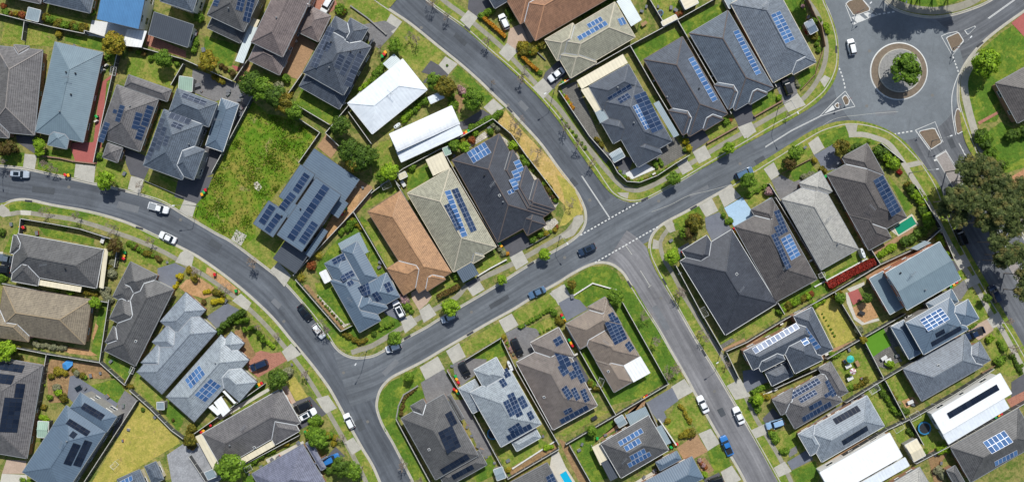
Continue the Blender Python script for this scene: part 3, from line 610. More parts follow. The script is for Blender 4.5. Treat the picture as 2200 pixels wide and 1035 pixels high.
g('vacant_lot_grass', M_weed, A4, [(560,60),(700,180),(850,200),(1160,345),(980,600),(770,860),(600,1130),(590,1230),(490,1310),(400,1270),(200,1140),(60,1040),(130,870),(240,690),(400,400)], 2)
g('lot_rubble', M_peb, B4, [(580,-30),(610,-40),(650,10),(620,45),(590,20)], 3, True)
g('dry_verge', M_straw, A8, [(1060,230),(1140,150),(1290,330),(1592,640),(1720,800),(1790,920),(1800,1000),(1760,1050),(1690,1000),(1560,880),(1480,740),(1330,570),(1200,400)], 2)
g('grass_verge', M_dry, B12, [(0,350),(60,330),(150,250),(205,240),(140,30),(60,-60),(-20,-100),(40,60),(60,200)], 3)
others = [ ('garden_bed',M_soil,C0,[(440,680),(860,720),(1000,830),(880,850),(620,830),(560,1050),(420,1050),(400,760)]), ('path',M_sand,C0,[(520,600),(560,570),(760,600),(840,650),(780,650),(600,630)]), ('side_path',M_sand,C0,[(820,370),(845,400),(800,520),(790,500)]),
 ('patio',M_blueg,C0,[(600,830),(640,820),(780,930),(980,1040),(700,1120),(580,1000)]), ('patio',M_grey,D0,[(1010,350),(1070,250),(1180,330),(1010,650),(960,640),(1000,490)]), ('patio',M_blueg,D0,[(600,130),(640,120),(1010,360),(980,430),(700,260),(620,330)]),
 ('gravel_yard',M_grav,D0,[(1430,800),(1592,690),(1700,700),(1900,1000),(1800,1100),(1480,1080)]), ('garden_bed',M_sand,B4,[(0,800),(110,780),(240,860),(230,930),(160,960),(90,940),(0,910),(-60,860)]), ('garden_bed',M_sand,B4,[(180,690),(330,780),(470,900),(430,930),(330,860),(170,740)]), ('garden_bed',M_soil,C4,[(410,440),(480,420),(600,640),(540,700),(470,560)]),
 ('patio',M_grey,T40,[(60,590),(450,720),(580,830),(470,1000),(330,840),(250,870),(40,780)]), ('side_yard',M_dgrey,T40,[(440,880),(520,900),(430,1080),(380,1060)]), ('deck',M_sand,T40,[(420,690),(480,530),(560,560),(500,720)]),
 ('patio',M_tanp,A4,[(1120,460),(1200,350),(1310,460),(1240,560)]), ('side_yard',M_tanp,A4,[(1340,930),(1480,740),(1592,800),(1592,880),(1450,1030),(1400,1060)]), ('side_yard',M_sand,B4,[(1290,180),(1440,80),(1500,60),(1440,230),(1230,450),(1150,540),(1180,380)]),
 ('terrace',M_wht,T00,[(790,175),(1240,240),(1210,410),(1070,370),(1050,330),(760,310)]), ('deck',M_brick,T00,[(1250,290),(1592,440),(1592,500),(1250,390)]), ('footing',M_redc,T40,[(390,560),(440,570),(480,600),(430,610)]),
 ('pebble_garden',M_peb,A8,[(810,440),(960,330),(1000,370),(830,470)]), ('pebble_garden',M_peb,A8,[(1090,360),(1150,400),(1240,520),(1320,640),(1440,760),(1592,940),(1560,990),(1400,800),(1200,520)]), ('pebble_garden',M_peb,B8,[(1440,320),(1560,270),(1592,310),(1500,400)]), ('garden_bed',M_soil,A8,[(740,180),(780,100),(790,0),(700,20),(720,120)]),
 ('pebble_garden',M_peb,C4,[(1110,140),(1130,130),(1360,380),(1420,370),(1350,410),(1180,230)]), ('garden_bed',M_soil,C4,[(1000,50),(1040,40),(1360,430),(1330,430)]), ('pattern_paving',M_wht,A12,[(560,690),(740,600),(830,650),(620,740)]),
 ('patio',M_tanp,B16,[(1070,560),(1240,470),(1420,340),(1450,380),(1100,600)]), ('pool_surround',M_pale,B16,[(1235,370),(1425,235),(1485,325),(1310,430)]), ('path',M_pale,C16,[(870,80),(1020,20),(1020,50),(900,110)]), ('path',M_pale,C16,[(860,110),(880,110),(920,240),(1060,170),(1050,200),(930,260),(1000,360),(1140,330),(1150,350),(1000,390),(930,340),(870,200)]),
 ('red_play_court',M_redc,C16,[(875,115),(965,80),(1010,165),(925,220)]), ('garden_bed',M_sand,C16,[(920,240),(1060,170),(1140,320),(1020,370),(950,320)]), ('side_path',M_tanp,C16,[(0,520),(280,380),(420,300),(560,230),(570,245),(200,440),(20,600)]), ('patio',M_cob,C16,[(1080,670),(1180,600),(1260,560),(1340,690),(1200,760),(1130,740)]),
 ('patio',M_cob,C16,[(1180,410),(1250,380),(1340,560),(1260,580)]), ('side_path',M_tanp,B18,[(230,770),(560,570),(710,550),(400,740),(260,800)]), ('side_path',M_grey,D16,[(520,570),(760,410),(1010,270),(1030,300),(650,510),(520,590)]), ('side_path',M_tanp,D16,[(640,900),(960,690),(1210,590),(1230,620),(660,960)]),
 ('side_path',M_tanp,C16,[(620,640),(980,500),(1000,520),(680,690)]), ('patio',M_pale,D12,[(0,770),(60,900),(160,1060),(-100,1060),(-60,800)]), ('side_path',M_tanp,D12,[(300,700),(560,540),(620,360),(740,320),(740,380),(580,460),(480,560)]), ('garden_bed',M_soil,D12,[(0,660),(60,690),(160,860),(260,1040),(180,1040),(40,760)]),
 ('side_path',M_pale,D12,[(600,1060),(820,930),(850,960),(680,1060)]), ('patio',M_grey,D8,[(700,330),(790,330),(860,480),(1000,700),(1020,800),(940,820),(820,560)]), ('side_path',M_dgrey,C12,[(-100,480),(0,400),(20,430),(290,900),(250,900)]), ('garden_bed',M_soil,D8,[(1150,930),(1560,700),(1592,740),(1200,980)]), ('garden_bed',M_soil,C8,[(1100,500),(1140,490),(1240,680),(1200,680)]),
 ('garden_bed',M_tanp,C12,[(1400,590),(1592,500),(1592,530),(1420,620)]), ('patio',M_cob,C12,[(1380,560),(1480,500),(1510,520),(1400,590)]), ('flower_bed',M_soil,D12,[(1180,860),(1250,820),(1330,930),(1240,980)]), ('side_yard',M_soil,D18,[(760,780),(930,700),(960,760),(850,900),(900,1040),(820,1040)]), ('side_path',M_tanp,D18,[(760,430),(1200,170),(1300,120),(1320,150),(960,360),(820,420)]),
 ('patio',M_sand,D18,[(540,340),(640,300),(690,360),(580,400)]), ('side_path',M_pale,D4,[(250,480),(700,230),(720,250),(300,500)]), ('side_path',M_soil,D4,[(920,830),(940,820),(1050,1000),(1030,1010)]), ('porch',M_pink,D4,[(820,220),(860,200),(940,350),(900,370)]), ('side_path',M_pale,D4,[(680,840),(1000,680),(1010,700),(700,870)]), ]
for n_, m, o, p in others: g(n_, m, o, p, 7)

# repairs, covers and drains in the streets
M_patch = asphalt('repair_asphalt', '#4d5155', tracks=False); M_patch2 = asphalt('pale_repair_asphalt', '#6f7275', tracks=False); M_iron = plain('cover_iron', '#6f6d68', 0.7, var=0.2, nscale=6); M_pit = plain('drain_grate', '#34363a', 0.7)
for m, p in [(M_patch,[(70,400),(118,404),(116,418),(68,413)]),(M_patch2,[(255,432),(300,444),(296,458),(250,446)]),(M_patch,[(455,512),(478,526),(470,538),(447,524)]),(M_patch2,[(590,640),(606,655),(598,664),(582,648)]),(M_patch,[(980,70),(1004,92),(998,100),(974,78)]),(M_patch2,[(1120,215),(1136,232),(1128,240),(1112,223)]),
             (M_patch,[(1230,380),(1243,395),(1234,402),(1222,388)]),(M_patch,[(1050,655),(1090,632),(1095,641),(1055,664)]),(M_patch2,[(1480,418),(1520,397),(1524,404),(1484,425)]),(M_patch,[(1620,345),(1640,334),(1646,344),(1626,355)]),(M_patch2,[(1400,660),(1412,654),(1440,705),(1428,711)]),(M_patch,[(1540,880),(1552,874),(1560,890),(1549,896)]),
             (M_patch,[(762,905),(776,898),(786,920),(772,927)]),(M_patch2,[(1880,240),(1925,236),(1926,246),(1881,250)]),(M_patch,[(2035,300),(2046,296),(2054,316),(2043,320)]),(M_patch2,[(820,800),(850,770),(858,778),(828,808)])]:
    struct(poly('asphalt_patch', p, 0.0325 + 0.0003 * len(LAYER) + 0.00005 * p[0][0] / 100, m))
def disc(x, y, r, m, name, z=0.0345): return struct(poly(name, circ(x, y, r, 14), z, m))
for x, y in [(148,402),(388,472),(610,690),(738,800),(905,60),(1092,226),(1267,430),(1013,670),(1213,553),(1415,432),(1590,352),(1420,640),(1535,840),(790,905),(1868,110),(2003,205),(1862,228)]: disc(x, y, 3.4, M_iron, 'manhole_cover')
for (x, y), (dx, dy) in [((62,432),(1,.1)),((262,408),(1,.25)),((700,708),(.6,.8)),((875,724),(-.86,.5)),((1095,236),(.7,.75)),((1004,62),(.75,.65)),((1140,567),(-.86,.5)),((1385,428),(-.9,.45)),((1352,610),(.5,.86)),((1427,605),(.5,.86)),((1512,757),(.5,.86)),((1796,107),(0,1)),((640,751),(.6,.8)),((1010,716),(-.86,.5)),((1490,446),(-.86,.5)),((300,490),(1,.3)),((2105,96),(-.8,.6))]:
    n = math.hypot(dx, dy); dx, dy = dx/n, dy/n; h, w = 8, 2.2
    struct(poly('drain_grate', [(x-dx*h-dy*w, y-dy*h+dx*w), (x+dx*h-dy*w, y+dy*h+dx*w), (x+dx*h+dy*w, y+dy*h-dx*w), (x-dx*h+dy*w, y-dy*h-dx*w)], 0.16, M_pit))
# ================================================================ houses
EPS = 1e-4
def clip(poly, a, b, c):
    """keep the part of a convex polygon where a*x + b*y + c >= 0"""
    out = []; n = len(poly)
    for i in range(n):
        p, r = poly[i], poly[(i+1) % n]; dp = a*p[0]+b*p[1]+c; dr = a*r[0]+b*r[1]+c
        if dp >= 0: out.append(p)
        if (dp > 0 and dr < 0) or (dp < 0 and dr > 0):
            t = dp / (dp - dr); out.append((p[0]+(r[0]-p[0])*t, p[1]+(r[1]-p[1])*t))
    return out if len(out) > 2 and abs(parea(out)) > 1e-3 else []
def parea(p): return 0.5 * sum(p[i][0]*p[(i+1) % len(p)][1] - p[(i+1) % len(p)][0]*p[i][1] for i in range(len(p)))
def ccw(p): return p if parea(p) > 0 else p[::-1]
def subtract(pieces, Q):
    Q = ccw(Q); out = []
    for p in pieces:
        rem = p
        for i in range(len(Q)):
            (x0, y0), (x1, y1) = Q[i], Q[(i+1) % len(Q)]
            a, b = -(y1-y0), (x1-x0); c = -(a*x0+b*y0)
            o = clip(rem, -a, -b, -c)
            if o: out.append(o)
            rem = clip(rem, a, b, c)
            if not rem: break
    return out
def intersect(A, B):
    B = ccw(B); r = A
    for i in range(len(B)):
        (x0, y0), (x1, y1) = B[i], B[(i+1) % len(B)]
        a, b = -(y1-y0), (x1-x0); r = clip(r, a, b, -(a*x0+b*y0))
        if not r: return []
    return r

class Rect:
    """a roof over one rectangle in house coordinates: hip, gable, shed, vault or flat"""
    def __init__(s, x0, y0, x1, y1, kind='h', z=2.7, pitch=0.42, mat=None):
        s.x0, s.x1 = sorted((x0, x1)); s.y0, s.y1 = sorted((y0, y1)); s.kind = kind; s.z = z; s.t = pitch; s.mat = mat
        x0, x1, y0, y1 = s.x0, s.x1, s.y0, s.y1; w, d = x1-x0, y1-y0; t = pitch; s.faces = []; s.ridges = []
        # face = (polygon, (a,b,c) plane, downhill unit vector)
        if kind == 'h':
            h = min(w, d)/2
            if w >= d: r0, r1 = (x0+h, (y0+y1)/2), (x1-h, (y0+y1)/2)
            else: r0, r1 = ((x0+x1)/2, y0+h), ((x0+x1)/2, y1-h)
            A, B, C, D = (x0, y0), (x1, y0), (x1, y1), (x0, y1)
            if w >= d: F = [([A, B, r1, r0], (0, t, z-t*y0), (0,-1)), ([B, C, r1], (-t, 0, z+t*x1), (1,0)), ([C, D, r0, r1], (0,-t, z+t*y1), (0,1)), ([D, A, r0], (t, 0, z-t*x0), (-1,0))]
            else: F = [([A, B, r0], (0, t, z-t*y0), (0,-1)), ([B, C, r1, r0], (-t, 0, z+t*x1), (1,0)), ([C, D, r1], (0,-t, z+t*y1), (0,1)), ([D, A, r0, r1], (t, 0, z-t*x0), (-1,0))]
            s.faces = F; zr = z + t*h
            s.ridges = [(A, z, r0, zr), (B, z, r1 if w >= d else r0, zr), (C, z, r1, zr), (D, z, r0 if w >= d else r1, zr), (r0, zr, r1, zr)]
        elif kind in ('gx', 'gy'):
            if kind == 'gx':
                ym = (y0+y1)/2; s.faces = [([(x0,y0),(x1,y0),(x1,ym),(x0,ym)], (0,t,z-t*y0), (0,-1)), ([(x0,ym),(x1,ym),(x1,y1),(x0,y1)], (0,-t,z+t*y1), (0,1))]
                s.ridges = [((x0,ym), z+t*d/2, (x1,ym), z+t*d/2)]
            else:
                xm = (x0+x1)/2; s.faces = [([(x0,y0),(xm,y0),(xm,y1),(x0,y1)], (t,0,z-t*x0), (-1,0)), ([(xm,y0),(x1,y0),(x1,y1),(xm,y1)], (-t,0,z+t*x1), (1,0))]
                s.ridges = [((xm,y0), z+t*w/2, (xm,y1), z+t*w/2)]
        elif kind == 'v':      # vault along the longer side
            n = 8; rise = pitch * min(w, d)
            for i in range(n):
                u0, u1 = i/n, (i+1)/n; h0, h1 = z+rise*math.sin(math.pi*u0)**0.8, z+rise*math.sin(math.pi*u1)**0.8
                if w >= d:
                    a, b = y0+d*u0, y0+d*u1; k = (h1-h0)/(b-a); s.faces.append(([(x0,a),(x1,a),(x1,b),(x0,b)], (0,k,h0-k*a), (0, -1 if k > 0 else 1)))
                else:
                    a, b = x0+w*u0, x0+w*u1; k = (h1-h0)/(b-a); s.faces.append(([(a,y0),(b,y0),(b,y1),(a,y1)], (k,0,h0-k*a), (-1 if k > 0 else 1, 0)))
        else:                  # sN sS sE sW: mono-pitch, the letter is the low side (house axes)
            dirs = {'sN': (0,1), 'sS': (0,-1), 'sE': (1,0), 'sW': (-1,0), 'f': (0,-1)}; dx, dy = dirs[kind]
            a, b = -dx*t, -dy*t; low = (x1 if dx > 0 else x0, y1 if dy > 0 else y0)
            s.faces = [([(x0,y0),(x1,y0),(x1,y1),(x0,y1)], (a, b, z-a*low[0]-b*low[1]), (dx,dy))]
        s.faces = [(ccw(f[0]), f[1], f[2]) for f in s.faces if abs(parea(f[0])) > 1e-3]
    def h(s, x, y):
        if not (s.x0-EPS <= x <= s.x1+EPS and s.y0-EPS <= y <= s.y1+EPS): return None
        for p, (a, b, c), d in s.faces:
            ok = all((p[(i+1) % len(p)][0]-p[i][0])*(y-p[i][1]) - (p[(i+1) % len(p)][1]-p[i][1])*(x-p[i][0]) >= -1e-3 for i in range(len(p)))
            if ok: return a*x+b*y+c
        return s.z
def cut_intervals(a, b, holes):
    iv = [(a, b)]
    for (h0, h1) in holes:
        n = []
        for (p, r) in iv:
            if h1 <= p or h0 >= r: n.append((p, r)); continue
            if h0 > p: n.append((p, h0))
            if h1 < r: n.append((h1, r))
        iv = n
    return [(p, r) for p, r in iv if r - p > 0.05]

M_glass = glassy('window_glass', '#39444d'); M_frame = plain('white_window_frame', '#d8d8d4', 0.5, var=0.03)
M_ridge_pale = plain('pale_ridge', '#b9b7b0', 0.7, var=0.15)
M_gut = {'w': plain('white_gutter', '#d5d6d3', 0.5, var=0.05), 'g': plain('grey_gutter', '#8c9092', 0.5, var=0.05), 'c': plain('cream_gutter', '#cfc5ac', 0.5, var=0.05),
         'd': plain('dark_gutter', '#4c4e52', 0.5, var=0.05), 'b': plain('brown_gutter', '#6d5c50', 0.5, var=0.05)}
M_valley = {'w': plain('white_valley_metal', '#c4c8c9', 0.45, var=0.04), 'g': plain('grey_valley_metal', '#9a9da0', 0.5, var=0.05), 'd': plain('dark_valley_metal', '#4d5054', 0.5, var=0.05)}
M_sbox = plain('panel_frame_silver', '#c8ccd2', 0.35, var=0.02, metal=0.2); M_sboxn = plain('panel_frame_grey', '#8790a0', 0.35, var=0.02, metal=0.2); M_sboxd = plain('panel_frame_black', '#23252b', 0.4, var=0.02)
M_pan = {'blue': panel_mat('solar_blue', '#3f628f', '#5b7ca3'), 'navy': panel_mat('solar_navy', '#253651', '#31435f'), 'black': panel_mat('solar_black', '#1b2433', '#2a3242'),
         'pale': panel_mat('solar_pale', '#8490a5', '#98a3b5'), 'grey': panel_mat('solar_grey', '#3a4250', '#4a5260')}
M_vent = plain('vent_metal', '#9fa3a6', 0.4, metal=0.6); M_dark = plain('dark_plastic', '#26282c', 0.6)
M_ac = plain('air_conditioner_cream', '#cfccc2', 0.6)
_pm = {}
def panel_mesh(w, h, kind):
    key = (round(w, 2), round(h, 2), kind)
    if key in _pm: return _pm[key]
    mb = MB(); e = {'black': 0.03, 'grey': 0.03, 'navy': 0.035}.get(kind, 0.06); w, h = key[0] * 0.99, key[1] * 0.99
    mb.box(-w/2, -h/2, 0, w/2, h/2, 0.035, 0); mb.face([(-w/2+e, -h/2+e, 0.038), (w/2-e, -h/2+e, 0.038), (w/2-e, h/2-e, 0.038), (-w/2+e, h/2-e, 0.038)], 1)
    me_o = mb.build('solar_panel', [{'black': M_sboxd, 'navy': M_sboxn, 'grey': M_sboxn}.get(kind, M_sbox), M_pan[kind]])
    me = me_o.data; bpy.data.objects.remove(me_o); _pm[key] = me; return me
_wm = {}
def window_mesh(w, h):
    key = (w, h)
    if key in _wm: return _wm[key]
    mb = MB(); f = 0.06
    mb.box(-w/2, -0.05, 0, w/2, 0.03, f, 0); mb.box(-w/2, -0.05, h-f, w/2, 0.03, h, 0); mb.box(-w/2, -0.05, f, -w/2+f, 0.03, h-f, 0); mb.box(w/2-f, -0.05, f, w/2, 0.03, h-f, 0)
    mb.box(-f/2, -0.04, f, f/2, 0.02, h-f, 0); mb.box(-w/2-0.06, -0.12, -0.08, w/2+0.06, 0.03, 0, 0)
    o = mb.build('window', [M_frame]); me = o.data; bpy.data.objects.remove(o)
    mb = MB(); mb.box(-w/2+f, -0.015, f, w/2-f, 0.01, h-f, 0); o = mb.build('pane', [M_glass]); gl = o.data; bpy.data.objects.remove(o)
    _wm[key] = (me, gl); return _wm[key]
mbg = MB(); mbg.box(-2.4, -0.06, 0.02, 2.4, 0.02, 2.15, 0)
for i in range(5): mbg.box(-2.38, -0.085, 0.06+i*0.42, 2.38, -0.055, 0.42+i*0.42, 0)
M_gd = plain('garage_door_cream', '#b9b3a4', 0.6, var=0.03)
HOUSES = []
WALLS = {'cream': plain('cream_render', '#c9bfa8', 0.85), 'brick': plain('tan_brick', '#a07a62', 0.9, var=0.2, nscale=5), 'red': plain('orange_brick', '#b07355', 0.9, var=0.2, nscale=5), 'grey': plain('grey_render', '#8d8b86', 0.85),
         'white': plain('white_render', '#dcdcd8', 0.8, var=0.04), 'dark': plain('charcoal_render', '#4b4a4a', 0.85), 'brown': plain('brown_brick', '#7d5b48', 0.9, var=0.2, nscale=5)}

def house(s, mat, o, main, wings=(), z=2.7, pitch=0.45, kind='h', solar=(), covers=(), wall='brick', gut='g', valley='w', ridge=None, vents=(), ant=(), label=None,
          group=None, cat='house', name='house', garage=None, sky=(), wl=True, overhang=0.45):
    """s: short phrase telling the house apart.  main: A,B,C along two edges (tile pixels)"""
    (ax, ay), (bx, by), (cx_, cy) = [q(o, main[i], main[i+1]) for i in (0, 2, 4)]
    A, B, C = P(ax, ay, z), P(bx, by, z), P(cx_, cy, z)
    u = (B - A).normalized(); v = Vector((-u.y, u.x, 0)); dd = (C - B).dot(v)
    rz = math.atan2(u.y, u.x); cen = (A + B) / 2 + v * dd / 2
    root = empty(name, (cen.x, cen.y, 0.12), rz)
    loc = lambda p: ((p.x-cen.x)*u.x + (p.y-cen.y)*u.y, (p.x-cen.x)*v.x + (p.y-cen.y)*v.y)
    zb = 0.12
    L = (B - A).length; rects = [Rect(-L/2, -abs(dd)/2, L/2, abs(dd)/2, kind, z - zb, pitch, mat)]
    for w in wings:
        x0, y0, x1, y1 = w[:4]; op = w[4] if len(w) > 4 else {}
        wo = op.get('o', o); wz = op.get('z', z)
        a, b = loc(P(*q(wo, x0, y0), wz)), loc(P(*q(wo, x1, y1), wz))
        rects.append(Rect(a[0], a[1], b[0], b[1], op.get('k', 'h'), wz - zb, op.get('p', pitch), op.get('m', mat)))
    # --- roof faces with hidden parts cut away
    roofs = {}
    val = []
    for i, r in enumerate(rects):
        key = id(r.mat) if r.mat is not mat else 0
        mb, _ = roofs.setdefault(key, (MB(), r.mat))
        for f, pl, dn in r.faces:
            pcs = [f]
            for j, r2 in enumerate(rects):
                if j == i or abs(r2.z - r.z) > 1.0: continue
                for f2, pl2, _ in r2.faces:
                    da, db, dc = pl2[0]-pl[0], pl2[1]-pl[1], pl2[2]-pl[2]
                    if abs(da) < 1e-6 and abs(db) < 1e-6:
                        if dc > 1e-4 or (abs(dc) <= 1e-4 and j < i): Q = f2
                        else: continue
                    else:
                        Q = clip(f2, da, db, dc + (1e-5 if j < i else -1e-5))
                        if i < j:
                            seg = intersect(f, f2)
                            if seg:
                                on = []
                                n = len(seg)
                                for k in range(n):
                                    p, t2 = seg[k], seg[(k+1) % n]; e0 = da*p[0]+db*p[1]+dc; e1 = da*t2[0]+db*t2[1]+dc
                                    if abs(e0) < 1e-5: on.append(p)
                                    elif e0*e1 < 0: tt = e0/(e0-e1); on.append((p[0]+(t2[0]-p[0])*tt, p[1]+(t2[1]-p[1])*tt))
                                if len(on) >= 2:
                                    far = max(((p, t2) for p in on for t2 in on), key=lambda m: (m[0][0]-m[1][0])**2+(m[0][1]-m[1][1])**2)
                                    val.append((far[0], far[1], pl, {i, j}))
                    if Q: pcs = subtract(pcs, Q)
            a, b, c = pl; sl = math.sqrt(1 + a*a + b*b)
            for p in pcs:
                uv = [(-dn[1]*x + dn[0]*y, -(dn[0]*x + dn[1]*y) * sl) for x, y in p]
                mb.face([(x, y, a*x+b*y+c) for x, y in p], 0, uv)
    first = None
    for key, (mb, m) in roofs.items():
        if mb.f:
            ro = mb.build('roof', m, root)
            if first is None: first = ro
    def top(x, y, skip=()):
        hs = [r.h(x, y) for k, r in enumerate(rects) if k not in skip]; hs = [t for t in hs if t is not None]
        return max(hs) if hs else None
    # --- ridge and hip caps, valleys, gutters
    rm = ridge or mat; mb = MB()
    def segs(p, q2, zf, skip):
        n = max(2, int(math.dist(p, q2)/0.25)); run = None; out = []
        for k in range(n+1):
            t = k/n; x, y = p[0]+(q2[0]-p[0])*t, p[1]+(q2[1]-p[1])*t; hz = zf(t, x, y); o2 = top(x, y, skip)
            vis = o2 is None or o2 <= hz + 0.02
            if vis: run = (run[0] if run else (x, y, hz), (x, y, hz))
            if (not vis or k == n) and run:
                if math.dist(run[0], run[1]) > 0.4: out.append(run)
                run = None
        return out
    if kind != 'f':
        for i, r in enumerate(rects):
            for p, z0, p2, z1 in r.ridges:
                for a, b in segs(p, p2, lambda t, x, y: z0+(z1-z0)*t, {i}): mb.obox(a, b, 0.26, 0.07, 0, 0.005)
        if mb.f: mb.build('ridge_cap', rm, root)
    for p, p2, pl, sk in val:
        for a, b in segs(p, p2, lambda t, x, y: pl[0]*x+pl[1]*y+pl[2], sk): mb = MB(); mb.obox(a, b, 0.19, 0.02, 0, 0.03); mb.build('valley_gutter', M_valley[valley], root)
    mb = MB(); wb = MB(); sof = MB(); wsegs = []
    for i, r in enumerate(rects):
        for (x0, y0, x1, y1, nx, ny) in ((r.x0, r.y0, r.x1, r.y0, 0, -1), (r.x1, r.y0, r.x1, r.y1, 1, 0), (r.x1, r.y1, r.x0, r.y1, 0, 1), (r.x0, r.y1, r.x0, r.y0, -1, 0)):
            Ln = math.dist((x0, y0), (x1, y1)); dx, dy = (x1-x0)/Ln, (y1-y0)/Ln
            def holes(ins, grow):
                hs = []
                for j, r2 in enumerate(rects):
                    if j == i or (r2.z < r.z - 1.0) : continue
                    if grow == 0 and r2.z > r.z + 1.0: continue
                    X0, X1, Y0, Y1 = r2.x0+ins, r2.x1-ins, r2.y0+ins, r2.y1-ins
                    px, py = x0 - nx*ins, y0 - ny*ins; e = 0.02 if j < i else -0.02
                    if dx: 
                        if Y0-e <= py <= Y1+e: a_, b_ = (X0-px)/dx, (X1-px)/dx; hs.append((min(a_, b_), max(a_, b_)))
                    else:
                        if X0-e <= px <= X1+e: a_, b_ = (Y0-py)/dy, (Y1-py)/dy; hs.append((min(a_, b_), max(a_, b_)))
                return hs
            zc = lambda t: (r.h(min(max(x0+dx*t, r.x0), r.x1) - nx*0.01, min(max(y0+dy*t, r.y0), r.y1) - ny*0.01) or r.z)
            for a, b in cut_intervals(0, Ln, holes(0, 0)):
                za, zb2 = zc(a + 0.02), zc(b - 0.02)
                mb.obox((x0+dx*a+nx*0.055, y0+dy*a+ny*0.055, za-0.16), (x0+dx*b+nx*0.055, y0+dy*b+ny*0.055, zb2-0.16), 0.13, 0.15)
            ins = overhang
            for a, b in cut_intervals(ins, Ln-ins, holes(ins, 1)):
                px, py = x0 - nx*ins, y0 - ny*ins; n = 2 if r.kind in ('h',) else 2
                k0 = (px+dx*a, py+dy*a); k1 = (px+dx*b, py+dy*b)
                inn = lambda p: (r.h(min(max(p[0], r.x0+.01), r.x1-.01), min(max(p[1], r.y0+.01), r.y1-.01)) or r.z) - 0.03
                pts_top = [(k0[0], k0[1], min(inn(k0), r.z+3)), (k1[0], k1[1], min(inn(k1), r.z+3))]
                if r.kind in ('gx', 'gy'):
                    mid = ((k0[0]+k1[0])/2, (k0[1]+k1[1])/2); zt = inn(mid)
                    wb.face([(k0[0], k0[1], -0.2), (k1[0], k1[1], -0.2), pts_top[1], (mid[0], mid[1], zt), pts_top[0]])
                else: wb.face([(k0[0], k0[1], -0.2), (k1[0], k1[1], -0.2), pts_top[1], pts_top[0]])
                wsegs.append((k0, k1, (nx, ny), b-a, r.z))
    if mb.f and first: mb.build('gutter', M_gut[gut], first)
    if wb.f: wb.build('wall', WALLS[wall], root)
    # --- windows on the longer walls
    if wl:
        for k0, k1, nn, ln, rz_ in wsegs:
            if ln < 2.6: continue
            cnt = 1 if ln < 6 else (2 if ln < 12 else 3)
            for c_ in range(cnt):
                t = (c_+0.5)/cnt; wdt = 1.8 if (c_ % 2 == 0) else 1.2
                for lv in ([0.9] if rz_ < 4 else [0.9, 3.5]):
                    if lv + 1.2 > rz_ - 0.15: continue
                    me, gl = window_mesh(wdt, 1.2)
                    w = link('window', me, root); w.location = (k0[0]+(k1[0]-k0[0])*t, k0[1]+(k1[1]-k0[1])*t, lv)
                    w.rotation_euler = (0, 0, math.atan2(nn[1], nn[0]) + math.pi/2)
                    link('pane', gl, w)
    # --- solar panels lying on the roof planes
    plm = root_matrix = Matrix.Translation((cen.x, cen.y, zb)) @ Matrix.Rotation(rz, 4, 'Z'); inv = plm.inverted()
    def hit(px, py):
        """point on the roof seen at a photo pixel, in house coordinates, with its plane"""
        zz = z
        for _ in range(12):
            w = P(px, py, zz); lx, ly = loc(w); hh = top(lx, ly)
            if hh is None: hh = z - zb
            zz = 0.5*zz + 0.5*(hh + zb)
        best = None
        for r in rects:
            hr = r.h(lx, ly)
            if hr is None: continue
            for p, pl, dn in r.faces:
                if abs(pl[0]*lx+pl[1]*ly+pl[2] - hr) < 1e-3 and (best is None or hr > best[0] + 1e-3): best = (hr, pl)
        return (lx, ly, zz - zb), (best[1] if best else (0, 0, z - zb))
    def onplane(px, py, pl):
        g0 = P(px, py, 0); zz = z
        for _ in range(10):
            w = P(px, py, zz); lx, ly = loc(w); zz = pl[0]*lx+pl[1]*ly+pl[2] + zb
        return Vector((lx, ly, zz - zb))
    for a in solar:
        n, m, x0, y0, x1, y1, x2, y2 = a[:8]; kd = a[8] if len(a) > 8 else 'navy'; so = a[9] if len(a) > 9 else o
        pa, pb, pc = q(so, x0, y0), q(so, x1, y1), q(so, x2, y2)
        mid = ((pa[0]+pc[0])/2, (pa[1]+pc[1])/2); _, pl = hit(*mid)
        VA, VB, VC = onplane(*pa, pl), onplane(*pb, pl), onplane(*pc, pl)
        nr = Vector((-pl[0], -pl[1], 1)).normalized(); ex = (VB-VA); ex -= nr*ex.dot(nr)
        ey = VC-VB; ln2 = ey.length; exn = ex.normalized(); eyn = nr.cross(exn)
        if eyn.dot(ey) < 0: eyn = -eyn
        ly_ = abs(ey.dot(eyn)); w_, h_ = ex.length/n, ly_/m
        me = panel_mesh(w_, h_, kd); fl = nr.cross(exn)
        Mx = Matrix((exn, fl, nr)).transposed().to_4x4()
        for i in range(n):
            for j in range(m):
                c_ = VA + exn*w_*(i+.5) + eyn*h_*(j+.5) + nr*0.09
                po = link('solar_panel', me, root); po.matrix_local = Matrix.Translation(c_) @ Mx
    for (vx, vy, *kk) in vents:
        p, pl = hit(*q(kk[0] if kk else o, vx, vy)); mb = MB(); mb.tube((p[0], p[1], p[2]-0.1), (p[0], p[1], p[2]+0.35), 0.13, 0.13, 8); mb.tube((p[0], p[1], p[2]+0.35), (p[0], p[1], p[2]+0.55), 0.24, 0.12, 10)
        mb.build('roof_vent', M_vent if (vx % 2) else M_dark, root)
    for (vx, vy, *kk) in sky:
        p, pl = hit(*q(kk[0] if kk else o, vx, vy)); mb = MB(); mb.box(p[0]-.3, p[1]-.3, p[2]-0.1, p[0]+.3, p[1]+.3, p[2]+0.16, 0); mb.box(p[0]-.22, p[1]-.22, p[2]+0.16, p[0]+.22, p[1]+.22, p[2]+0.19, 1)
        mb.build('skylight', [M_frame, M_glass], root)
